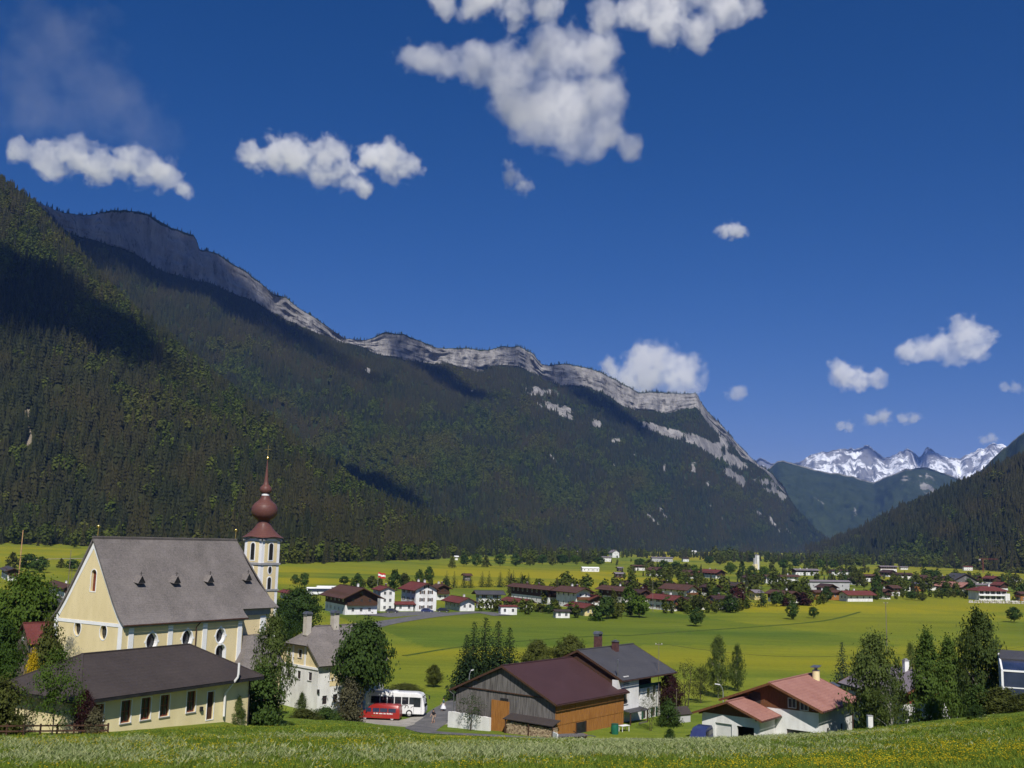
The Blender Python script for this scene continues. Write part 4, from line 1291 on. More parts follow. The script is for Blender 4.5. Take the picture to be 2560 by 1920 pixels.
# ------------------------------------------------------------------ parish hall with hipped roof in front of the church
def make_hall():
    yaw = R(31)
    a = Vector((math.sin(yaw), math.cos(yaw), 0))
    Lh, Wh = 17.5, 9.2
    rx = ray(622, 1750)[0]
    right = Vector((rx * 96, 96, 0))
    org = right - a * Lh
    org.z = 9.3
    B = Bld('parish_hall', 'cream single storey hall with brown hipped roof below the church', 'hall', org, yaw)
    ze, zr = 3.05, 6.2
    pl = ('y', 0.0, -1)
    holes, ws = [], []
    for x0, x1, y0, y1 in ((300.6, 326.4, 1765, 1815), (350.5, 376, 1760, 1808), (398.5, 422.6, 1755, 1801), (465.5, 488, 1746, 1791), (231, 259, 1772, 1803)):
        u0, z0 = B.hit('y', 0, x0, y1)
        u1, z1 = B.hit('y', 0, x1, y0)
        zc = 1.62
        ws.append((u0 / 2 + u1 / 2, zc, max(.95, u1 - u0), 1.72))
    d0, _ = B.hit('y', 0, 515.4, 1790)
    d1, _ = B.hit('y', 0, 532, 1790)
    door = ((d0 + d1) / 2, 1.05, d1 - d0, 2.3)
    mb = MB()
    B.face(mb, pl, [(0, -2.5), (Lh, -2.5), (Lh, ze), (0, ze)], [shape_pts('rect', *w) for w in ws + [door]], .2)
    mb.box(0, .02, .0, Wh, -2.5, ze).box(Lh - .02, Lh, 0, Wh, -2.5, ze).box(0, Lh, Wh - .02, Wh, -2.5, ze)
    mb.build('wall', W_cream, B.o)
    for w in ws:
        add_window(B, pl, 'rect', *w, .2, frame=M_redwood, fw=.09, nx=2, ny=2, trim=.09, sill=True)
    add_window(B, pl, 'rect', *door, .2, frame=M_darkwood, fw=.1, nx=1, ny=2, trim=.07, name='door', glass=M_darkwood)
    # hipped roof
    ov = .85
    hx = 5.6
    e = [(-ov, -ov, ze), (Lh + ov, -ov, ze), (Lh + ov, Wh + ov, ze), (-ov, Wh + ov, ze)]
    xa, za = B.hit('y', Wh / 2, 206, 1631)
    xb, zb_ = B.hit('y', Wh / 2, 472.5, 1614)
    zr = (za + zb_) / 2
    r0, r1 = (xa, Wh / 2, zr), (xb, Wh / 2, zr)
    rb = MB()
    rb.slab([r0, r1, e[1], e[0]], .18).slab([r1, r0, e[3], e[2]], .18).slab([r0, e[0], e[3]], .18).slab([r1, e[2], e[1]], .18)
    ro = rb.build('roof', R_dark, B.o)
    fb = MB()
    for p, q in zip(e, e[1:] + e[:1]):
        fb.bar((p[0], p[1], ze - .16), (q[0], q[1], ze - .16), .08, .2)
    fb.build('fascia', M_black, ro)
    hb = MB()
    for p, q in ((r0, r1), (r0, e[0]), (r1, e[1]), (r1, e[2]), (r0, e[3])):
        hb.bar((p[0], p[1], p[2] + .02), (q[0], q[1], q[2] + .02), .2, .1)
    hb.build('ridge_cap', R_dark, ro)
    sb = MB()
    sb.box(-ov + .05, Lh + ov - .05, -ov + .05, .0, ze - .24, ze - .2)
    sb.build('soffit', M_darkwood, ro)
    # stove pipe leaning out over the eaves, then down the wall
    u, _ = B.hit('y', -.3, 563, 1760)
    st = MB()
    st.tube([(u, -.22, .0), (u, -.22, 1.9), (u + .05, -.35, 2.1), (u + .55, -1.05, 3.3), (u + .6, -1.05, 3.6), (u + .6, -1.05, 4.5)], .1, 8)
    st.build('stove_pipe', W_white, B.o, True)
    st = MB()
    st.tube([(Lh - .1, -.1, -1), (Lh - .1, -.1, ze - .3)], .06, 8)
    st.build('downpipe', M_black, B.o)
    u, z = B.hit('y', 0, 501, 1772)
    lb = MB()
    lb.box(u - .12, u + .12, -.22, -.02, z - .18, z + .18)
    lb.build('wall_lamp', M_black, B.o)
make_hall()

# ------------------------------------------------------------------ rectory: half-hipped white and yellow house
def make_rectory():
    yaw = R(45)
    rx = ray(795.4, 1700)[0]
    corner = Vector((rx * 148, 148, .4))
    B0 = Bld('rectory', 'tall white and yellow house with half-hipped shingle roof and two chimneys', 'house', corner, yaw)
    Wd, Ln = 9.8, 11.5
    B = B0
    B.o.location = corner
    # local: corner at origin, gable wall along +y, side wall along +x
    pg, ps = ('x', 0.0, -1), ('y', 0.0, -1)
    _, zc = B.hit('x', 0, 795, 1671)
    _, ze = B.hit('x', 0, 795, 1651)
    zr = at(762, 1565.5, 152.5).z - corner.z
    hw = Wd / 2
    sl = (zr - ze) / hw
    hipz = ze + (zr - ze) * .52
    yh = (hipz - ze) / sl
    gw, sw = [], []
    for x, y in ((723.5, 1630), (750.5, 1634), (747, 1687), (775, 1691), (721.5, 1684)):
        u, z = B.hit('x', 0, x, y)
        gw.append((u, z, .85, 1.1))
    for x, y in ((829, 1689), (811.7, 1750), (838, 1746), (873, 1684)):
        u, z = B.hit('y', 0, x, y)
        sw.append((u, z, .8, 1.15))
    mb = MB()
    B.face(mb, pg, [(0, -2), (Wd, -2), (Wd, zc), (0, zc)], [shape_pts('rect', *w) for w in gw if w[1] < zc - .6], .18)
    B.face(mb, ps, [(0, -2), (Ln, -2), (Ln, ze), (0, ze)], [shape_pts('rect', *w) for w in sw], .18)
    mb.box(0, Ln, Wd - .02, Wd, -2, ze).box(Ln - .02, Ln, 0, Wd, -2, ze)
    mb.build('wall', W_white, B.o)
    up = MB()
    B.face(up, pg, [(0, zc), (Wd, zc), (Wd, ze), (Wd - yh, hipz), (yh, hipz), (0, ze)], [shape_pts('rect', *w) for w in gw if w[1] >= zc - .6], .18)
    up.build('gable_wall', W_yellow, B.o)
    q = MB()
    u1, zz1 = B.hit('y', 0, 824.5, 1700)
    B.quad_box(q, ps, u1, Ln, B.hit('y', 0, 826, 1716)[1], zc - .1, 0, .02)
    q.build('side_panel', W_yellow, B.o)
    for w in gw:
        add_window(B, pg, 'rect', *w, .18, frame=M_darkwood, fw=.06, nx=2, ny=3, trim=.1 if w[1] > zc - .6 else 0, sill=True)
    for k, w in enumerate(sw):
        add_window(B, ps if k not in (0, 3) else ('y', -.02, -1), 'rect', *w, .18, frame=M_darkwood, fw=.06, nx=2, ny=3, trim=.12 if k in (0, 3) else 0)
    q = MB()
    B.quad_box(q, pg, -.0, Wd, zc - .25, zc + .05, 0, .14)
    B.quad_box(q, ps, -.14, Ln, zc - .05, zc + .25, 0, .14)
    q.build('cornice', T_white, B.o)
    for y in (3.4, 6.4):
        q = MB()
        B.quad_box(q, pg, y - .22, y + .22, zc + .06, hipz - .2, 0, .03)
        q.build('pilaster', T_white, B.o)
    # half-hipped roof
    ov, os_ = .45, .8
    zl = ze - sl * os_
    A = (-ov, -os_, zl); Bq = (-ov, Wd + os_, zl)
    H1, H2 = (-ov, yh - .15, hipz - .1), (-ov, Wd - yh + .15, hipz - .1)
    r0, r1 = (2.4, hw, zr), (Ln + .3, hw, zr)
    e1, e2 = (Ln + .3, -os_, zl), (Ln + .3, Wd + os_, zl)
    rb = MB()
    rb.slab([r0, r1, e1, A, H1], .2).slab([r1, r0, H2, Bq, e2], .2)
    rb.slab([r0, (-ov - .35, yh - .4, hipz - .35), (-ov - .35, Wd - yh + .4, hipz - .35)], .2)
    ro = rb.build('roof', R_shingle, B.o)
    q = MB()
    q.bar((r0[0], hw, zr + .03), (Ln + .3, hw, zr + .03), .25, .12)
    q.build('ridge_cap', R_shingle, ro)
    for px, w in ((766, .85), (834, .9)):
        y_ = hw
        u, _ = B.hit('y', y_, px, 1560)
        chimney(B, u, y_ - .25, zr - 1.2, zr + 1.45, w, surf('chimney_render', (.42, .38, .32), (.52, .48, .41), 1.0, rough=.9), M_metal, hood=True)
    d = MB()
    u, z = B.hit('y', hw * .35, 858, 1617)
    d.box(u - .5, u + .5, hw * .3 - .7, hw * .5, z - .45, z + .35)
    d.build('dormer', R_shingle, ro)
    u, z = B.hit('y', 0, 795.5, 1728)
    lb = MB()
    lb.box(-.12, .12, -.3, -.02, z - .25, z + .25)
    lb.build('corner_lantern', M_black, B.o)
make_rectory()

# ------------------------------------------------------------------ barn
def boards(B, pl, outline, width, thick, seed, zsplit=None, vary=.03):
    """upright boards clipped to a convex outline, each standing a little prouder or further back than its neighbour"""
    r = random.Random(seed)
    us = [p[0] for p in outline]
    def zrange(u):
        zs = []
        n = len(outline)
        for i in range(n):
            (u0, z0), (u1, z1) = outline[i], outline[(i + 1) % n]
            if (u0 - u) * (u1 - u) <= 0 and abs(u1 - u0) > 1e-6:
                zs.append(z0 + (z1 - z0) * (u - u0) / (u1 - u0))
        return (min(zs), max(zs)) if zs else None
    mb = MB()
    u = min(us)
    while u < max(us) - .02:
        w = min(width * r.uniform(.75, 1.25), max(us) - u)
        a, b = zrange(u + .002), zrange(u + w - .012)
        if a and b:
            d = thick + r.uniform(0, vary)
            p = [(u, a[0]), (u + w - .012, b[0]), (u + w - .012, b[1]), (u, a[1])]
            mb.add([B.P(pl, x, z, d) for x, z in p] + [B.P(pl, x, z, 0) for x, z in p], [(0, 1, 2, 3), (0, 4, 5, 1), (1, 5, 6, 2), (2, 6, 7, 3), (3, 7, 4, 0)])
        u += w
    return mb

def make_barn():
    yaw = R(38.5)
    org = Vector((-.003 * 135, 135, 1.2)) + Vector((math.sin(yaw), math.cos(yaw), 0)) * .7
    org.z = 1.2
    B = Bld('barn', 'grey boarded barn with wine-brown roof and orange side wall', 'barn', org, yaw)
    hw, Ln = 8.0, 15.4
    zr, sl = 9.3 - 1.2, (9.24 - 5.48) / 8.6
    ze = zr - sl * hw
    mb = MB()
    mb.prism([(-hw, -1.5), (hw, -1.5), (hw, ze - .1), (0, zr - .25), (-hw, ze - .1)], 'x', 0, Ln)
    mb.build('frame_body', M_darkwood, B.o)
    pg = ('x', 0.0, -1)
    zl = ze + .25
    top = [(-hw * .72, zl), (hw * .75, zl), (hw * .75, zr - sl * hw * .75 - .3), (0, zr - .3), (-hw * .72, zr - sl * hw * .72 - .3)]
    b1 = boards(B, pg, [(-hw, -1.2), (hw, -1.2), (hw, ze - .25), (hw * .9, zl), (-hw * .9, zl), (-hw, ze - .25)], .26, .03, 3)
    o = b1.build('lower_boards', M_greywood, B.o); o['kind'] = 'stuff'
    b2 = boards(B, pg, [(-hw * .9, zl), (hw * .9, zl), (0, zr - .3)], .26, .12, 4)
    o = b2.build('gable_boards', M_greywood, B.o); o['kind'] = 'stuff'
    q = MB()
    B.quad_box(q, pg, -hw * .92, hw * .92, zl - .1, zl + .02, .02, .2)
    q.build('gable_ledge', M_darkwood, B.o)
    # plank door of new wood in the gable
    u0, _ = B.hit('x', 0, 1230, 1790)
    u1, _ = B.hit('x', 0, 1275, 1790)
    zt = B.hit('x', 0, 1252, 1751)[1]
    lo, hi = min(u0, u1), max(u0, u1)
    d = boards(B, ('x', -.16, -1), [(lo, -1.0), (hi, -1.0), (hi, zt), (lo, zt)], .22, .03, 9, vary=.015)
    d.build('plank_door', M_orangewood, B.o)
    q = MB()
    B.quad_box(q, ('x', -.16, -1), lo + .2, lo + 1.5, zt + .0, zt + .35, 0, .03)
    q.build('door_gap', M_black, B.o)
    # orange side
    ps = ('y', -hw, -1)
    zs = B.hit('y', -hw, 1390, 1809)[1]
    zs2 = 1.7
    o = boards(B, ps, [(0, zs2), (Ln, zs2), (Ln, ze - .35), (0, ze - .35)], .24, .06, 11).build('upper_side_boards', M_orangewood, B.o); o['kind'] = 'stuff'
    o = boards(B, ps, [(0, -1.2), (Ln, -1.2), (Ln, zs2 - .02), (0, zs2 - .02)], .24, .02, 12).build('lower_side_boards', M_orangewood, B.o); o['kind'] = 'stuff'
    u0, _ = B.hit('y', -hw, 1440, 1815)
    q = MB()
    B.quad_box(q, ps, u0, u0 + 2.0, .0, 1.55, .03, .09)
    q.build('hatch_opening', M_black, B.o)
    for du in (2.02, -.12):
        q = MB()
        B.quad_box(q, ps, u0 + du, u0 + du + .1, -.2, 1.6, .05, .16)
        q.build('hatch_post', M_darkwood, B.o)
    gable_roof(B, 0, Ln, hw, ze, zr, R_maroon, .65, .35, .65, t=.2, fascia=M_darkwood, gutter=M_copper)
    q = MB()
    q.tube([(-.7, hw + .55, ze - .5), (-.35, hw + .1, ze - .9), (-.35, hw + .1, -1)], .06, 8)
    q.build('downpipe', M_metal, B.o)
    # firewood lean-to
    u0, _ = B.hit('x', -1.2, 1268, 1810)
    u1, _ = B.hit('x', -1.2, 1386, 1815)
    lo, hi = min(u0, u1), max(u0, u1)
    q = MB()
    q.slab([(-.05, lo - .1, 2.45), (-.05, hi + .3, 2.45), (-1.75, hi + .3, 1.95), (-1.75, lo - .1, 1.95)], .09)
    q.build('lean_to_roof', R_dark, B.o)
    for y in (lo, hi, (lo + hi) / 2):
        q = MB()
        q.box(-1.62, -1.5, y - .06, y + .06, -1.0, 1.93)
        q.build('lean_to_post', M_darkwood, B.o)
    # the firewood itself: a stack of split logs, ends outwards
    W = Bld('firewood_stack', 'long stack of split firewood under the barn lean-to', 'firewood', org, yaw)
    r = random.Random(5)
    q, n, z = MB(), 0, -.35
    while z < 1.75:
        y = lo + .1
        while y < hi - .1:
            rad = r.uniform(.075, .12)
            k = r.choice((5, 6, 6))
            a0 = r.random() * 6
            x0 = -1.38 - r.uniform(0, .08)
            pts = [(y + rad * math.cos(a0 + 6.283 * i / k), z + rad * math.sin(a0 + 6.283 * i / k)) for i in range(k)]
            q.prism(pts, 'x', x0, -.45, 0 if r.random() < .7 else 1)
            y += rad * 2.05
        z += .175
    M_log1 = surf('log_ends', (0.30, 0.22, 0.13), (0.48, 0.38, 0.26), 6, rough=.9, bump=.1)
    M_log2 = surf('split_logs', (0.16, 0.11, 0.07), (0.28, 0.20, 0.13), 6, rough=.9, bump=.1)
    o = q.build('logs', [M_log1, M_log2], W.o)
    o['kind'] = 'stuff'
    # roughcast wall in front of the gable
    X = Bld('garden_wall', 'low whitewashed wall in front of the grey barn gable', 'wall', org, yaw)
    u0, _ = B.hit('x', -.9, 1122, 1800)
    u1, _ = B.hit('x', -.9, 1226, 1800)
    q = MB()
    lo, hi = min(u0, u1), max(u0, u1)
    n = 12
    for k in range(n):
        y0, y1 = lo + (hi - lo) * k / n, lo + (hi - lo) * (k + 1) / n
        q.box(-1.1, -.75, y0, y1, -1.6, 1.62 + .04 * math.sin(k * 2.1))
    q.build('wall_body', W_white, X.o)
    return B
BARN = make_barn()

# ------------------------------------------------------------------ farmhouse behind the barn
def make_farmhouse():
    yaw = R(39)
    rx = ray(1583.5, 1816)[0]
    c = Vector((rx * 146.5, 146.5, .45))
    a, fl = Vector((math.sin(yaw), math.cos(yaw), 0)), Vector((-math.cos(yaw), math.sin(yaw), 0))
    org = c - a * 4.75
    B = Bld('farmhouse', 'white farmhouse with flat dark slate roof joined to the barn', 'house', org, yaw)
    Ln, Wd = 11.8, 11.7
    ps = ('y', 0.0, -1)
    ze = 7.3
    zr = 9.9
    xr = 4.6                                     # where the bay ends and the balcony begins
    _, zb1 = B.hit('y', 0, 1600, 1718)           # balcony floor
    _, zb0 = B.hit('y', 0, 1600, 1712)
    ws = []
    for x, y, w, h in ((1596, 1736, .75, 1.25), (1621, 1731.5, .8, 1.3), (1635.5, 1727, .8, 1.3), (1612, 1785, .85, 1.2), (1635, 1779, .85, 1.2)):
        u, z = B.hit('y', 0, x, y)
        ws.append((u, z, w, h))
    u, z = B.hit('y', -.9, 1563, 1746)
    mb = MB()
    zbal = zb1
    B.face(mb, ps, [(xr, -1.5), (Ln, -1.5), (Ln, zbal), (xr, zbal)], [shape_pts('rect', *w) for w in ws], .2)
    mb.box(0, .02, 0, Wd, -1.5, ze - .1).box(Ln - .02, Ln, 0, Wd, -1.5, zbal).box(0, Ln, Wd - .02, Wd, -1.5, ze)
    mb.box(xr, Ln, 1.6, 1.64, zbal, ze + .6)      # wall behind the balcony
    mb.box(Ln - .04, Ln - .02, 1.6, Wd, zbal, ze + .3)
    mb.build('wall', W_white, B.o)
    MB().prism([(-.02, 3.0), (Wd, 3.0), (Wd, ze - .3), (Wd / 2, zr - .3), (-.02, ze - .3)], 'x', -.06, -.005).build('gable_boards', M_darkwood, B.o)  # dark wood colour stands in for the shade between barn and house roofs
    bay = MB()
    wb = (u, z, 1.2, 1.5)
    u2, z2 = B.hit('y', -.9, 1566, 1700)
    wb2 = (u2, z2, 1.2, 1.0)
    pb = ('y', -.9, -1)
    B.face(bay, pb, [(-.6, 2.6), (xr, 2.6), (xr, ze - .72), (-.6, ze - .72)], [shape_pts('rect', *w) for w in (wb, wb2)], .2)
    bay.box(-.6, -.58, -.88, .0, 2.6, ze - .72).box(xr - .02, xr, -.88, 1.6, 2.6, ze - .72).box(-.6, xr, -.88, 0, 2.58, 2.6)
    bay.box(-.6, xr, -.0, .02, -1.5, 2.6)
    bay.build('bay', W_white, B.o)
    for w in (wb, wb2):
        add_window(B, pb, 'rect', *w, .2, frame=M_darkwood, fw=.09, nx=2, ny=1, sill=True)
    for k, w in enumerate(ws):
        add_window(B, ps, 'rect', *w, .2, frame=M_darkwood, fw=.07, nx=2, ny=1, shutters=T_white if k < 3 else M_green)
    # recessed balcony: parapet with green rail, dark back wall boards
    q = MB()
    q.box(xr, Ln, -.02, 1.6, zbal - .14, zbal)
    q.build('balcony_floor', M_darkwood, B.o)
    q = MB()
    q.box(xr, Ln + .02, -.12, -.02, zbal - .15, zbal + .3)
    q.build('balcony_rail', M_green, B.o)
    q = MB()
    q.box(xr + .05, Ln - .05, 1.5, 1.58, zbal, ze + .5)
    q.build('balcony_boards', M_darkwood, B.o)
    # porch
    _, zp = B.hit('y', -1.6, 1570, 1773)
    q = MB()
    q.slab([(.6, -.05, 2.75), (xr + .6, -.05, 2.75), (xr + .6, -2.2, 2.45), (.6, -2.2, 2.45)], .1)
    q.build('porch_roof', R_slate, B.o)
    for x in (.75, xr + .4):
        q = MB()
        q.box(x - .06, x + .06, -2.12, -2.0, -1, 2.45)
        q.build('porch_post', M_darkwood, B.o)
    q = MB()
    for k in range(9):
        q.box(xr - 1.8 + k * .24, xr - 1.68 + k * .24, -2.1, -2.05, -.6, .95)
    q.build('porch_screen', M_greywood, B.o)
    # roof
    B2 = gable_roof(B, 0, Ln, Wd / 2, ze - .05, zr, R_slate, .4, 2.0, 1.5, t=.22, fascia=M_darkwood, yc=Wd / 2, gutter=M_copper)
    for px, py, y_, w, hood, mt in ((1494.5, 1640, Wd / 2 + .6, .85, True, M_brick), (1538, 1645, Wd / 2 - 1.0, .75, False, M_brick)):
        u, z = B.hit('y', y_, px, py)
        chimney(B, u, y_, zr - 1.5, zr + (1.5 if hood else .75), w, mt, M_metal, hood=hood)
    q = MB()
    q.tube([(-.2, -.6, ze - 1.2), (-.2, -.6, ze + 1.9)], .09, 8)
    q.build('flue', M_metal, B.o)
make_farmhouse()

# ------------------------------------------------------------------ chalet with garage on the right
def make_chalet():
    yaw = R(37.5)
    org = Vector((.2475 * 130, 130, 2.0)) + Vector((math.sin(yaw), math.cos(yaw), 0)) * 1.2
    org.z = 2.0
    B = Bld('chalet', 'white chalet with faded red tile roof, brown gable and one round chimney', 'house', org, yaw)
    hw, Ln = 5.6, 11.2
    zr, sl = 8.72 - 2.0, (8.72 - 6.1) / 6.55
    ze = zr - sl * hw
    pg, ps = ('x', 0.0, -1), ('y', -hw, -1)
    zsp = B.hit('x', 0, 1960, 1772)[1]
    gw = []
    for x, y in ((1981, 1757.5), (2011, 1764)):
        u, z = B.hit('x', 0, x, y)
        gw.append((u, z, 1.05, 1.15))
    u, z = B.hit('x', 0, 1999, 1817)
    low = (u, .75, 3.3, 1.25)
    mb = MB()
    B.face(mb, pg, [(-hw, -1.5), (hw, -1.5), (hw, zsp), (-hw, zsp)], [shape_pts('rect', *low)], .25)
    sw = [(3.0, .8, .8, 1.6), (7.6, .8, .8, 1.6)]
    B.face(mb, ps, [(0, -1.5), (Ln, -1.5), (Ln, ze), (0, ze)], [shape_pts('rect', *w) for w in sw], .2)
    mb.box(0, Ln, hw - .02, hw, -1.5, ze).box(Ln - .02, Ln, -hw, hw, -1.5, ze)
    mb.build('wall', W_white, B.o)
    ub = boards(B, pg, [(-hw, zsp), (hw, zsp), (hw, ze - .2), (0, zr - .25), (-hw, ze - .2)], .2, .04, 21, vary=.02)
    ub.build('gable_boards', M_brownwood, B.o)
    for w in gw:
        add_window(B, ('x', -.06, -1), 'rect', *w, .2, frame=T_white, fw=.06, nx=2, ny=1, flat=True)
    add_window(B, pg, 'rect', *low, .25, frame=M_darkwood, fw=.08, nx=3, ny=1)
    for w in sw:
        add_window(B, ps, 'rect', *w, .2, frame=M_darkwood, fw=.08, nx=1, ny=1)
    ro = gable_roof(B, 0, Ln, hw, ze, zr, R_red, 1.3, .9, 1.0, t=.22, fascia=M_brownwood, gutter=M_copper)
    # loggia under the gable: its shade put in as a flat black sheet
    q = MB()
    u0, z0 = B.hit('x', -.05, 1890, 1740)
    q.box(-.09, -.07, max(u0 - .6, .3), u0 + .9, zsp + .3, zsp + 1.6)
    q.build('loggia_shade', M_black, B.o)
    # chimney: round white shaft with a metal hood
    y_ = -1.2
    u, z = B.hit('y', y_, 2040, 1700)
    zc = zr - sl * 1.2
    q = MB()
    q.lathe([(.5, zc - .5), (.46, zc + 1.05)], 14, (u, y_))
    ch = q.build('chimney', W_cream, B.o, True)
    q = MB()
    q.lathe([(.5, zc + 1.05), (.52, zc + 1.12), (.2, zc + 1.13), (.2, zc + 1.4)], 12, (u, y_))
    q.slab([(u - .6, y_ - .5, zc + 1.55), (u + .6, y_ - .5, zc + 1.7), (u + .6, y_ + .5, zc + 1.7), (u - .6, y_ + .5, zc + 1.55)], .1)
    q.build('chimney_cap', M_metal, ch)
    u, z = B.hit('y', -3.0, 2088, 1722)
    q = MB()
    y0, y1 = -3.6, -2.5
    q.slab([(u - .45, y1, zr + sl * y1 + .12), (u + .45, y1, zr + sl * y1 + .12), (u + .45, y0, zr + sl * y0 + .12), (u - .45, y0, zr + sl * y0 + .12)], .08)
    q.build('skylight', M_metal, ro)
    q = MB()
    q.tube([(Ln + .05, -hw - .1, -1), (Ln + .05, -hw - .1, ze - .3)], .06, 8)
    q.build('downpipe', M_copper, B.o)
    # garage wing in front
    gx, gy = -4.6, 1.75
    G = B
    gl, gh = 4.4, 3.5
    hw2 = 3.75
    uc, zc2 = B.hit('x', gx - .6, 1820, 1753)
    gy = uc
    zr2 = zc2 + .0
    sl2 = .38
    ze2 = zr2 - sl2 * hw2
    pgg = ('x', gx, -1)
    u0, _ = B.hit('x', gx, 1842, 1815)
    u1, _ = B.hit('x', gx, 1885, 1815)
    open_ = [(min(u0, u1), -1.0), (max(u0, u1), -1.0), (max(u0, u1), 1.75), (min(u0, u1), 1.75)]
    v0, _ = B.hit('x', gx, 1788, 1815)
    v1, _ = B.hit('x', gx, 1829.5, 1815)
    q = MB()
    B.face(q, pgg, [(gy - hw2, -1.5), (gy + hw2, -1.5), (gy + hw2, ze2 - .3), (gy - hw2, ze2 - .3)], [open_, [(min(v0, v1), -1.0), (max(v0, v1), -1.0), (max(v0, v1), 1.8), (min(v0, v1), 1.8)]], .35)
    q.box(gx, -.05, gy - hw2, gy - hw2 + .02, -1.5, ze2).box(gx, -.05, gy + hw2 - .02, gy + hw2, -1.5, ze2)
    q.build('garage_wall', W_white, B.o)
    q = MB()
    B.quad_box(q, pgg, min(v0, v1), max(v0, v1), -1.0, 1.8, -.3, -.22)
    q.build('garage_door', surf('door_offwhite', (.52, .52, .50), (.6, .6, .58), 1.0, rough=.6, bump=.02), B.o)
    q = MB()
    B.quad_box(q, pgg, gy - hw2 + .1, gy + hw2 - .1, -1.0, 2.0, -3.4, -3.3)
    q.build('garage_back', M_black, B.o)
    ub = boards(B, ('x', gx, -1), [(gy - hw2, ze2 - .3), (gy + hw2, ze2 - .3), (gy + hw2, ze2 - .15), (gy, zr2 - .25), (gy - hw2, ze2 - .15)], .2, .05, 22, vary=.02)
    ub.build('garage_gable_boards', M_brownwood, B.o)
    gable_roof(B, gx, -.4, hw2, ze2, zr2, R_red, 1.0, .35, .75, t=.2, fascia=M_brownwood, yc=gy, name='garage_roof', gutter=M_copper)
make_chalet()
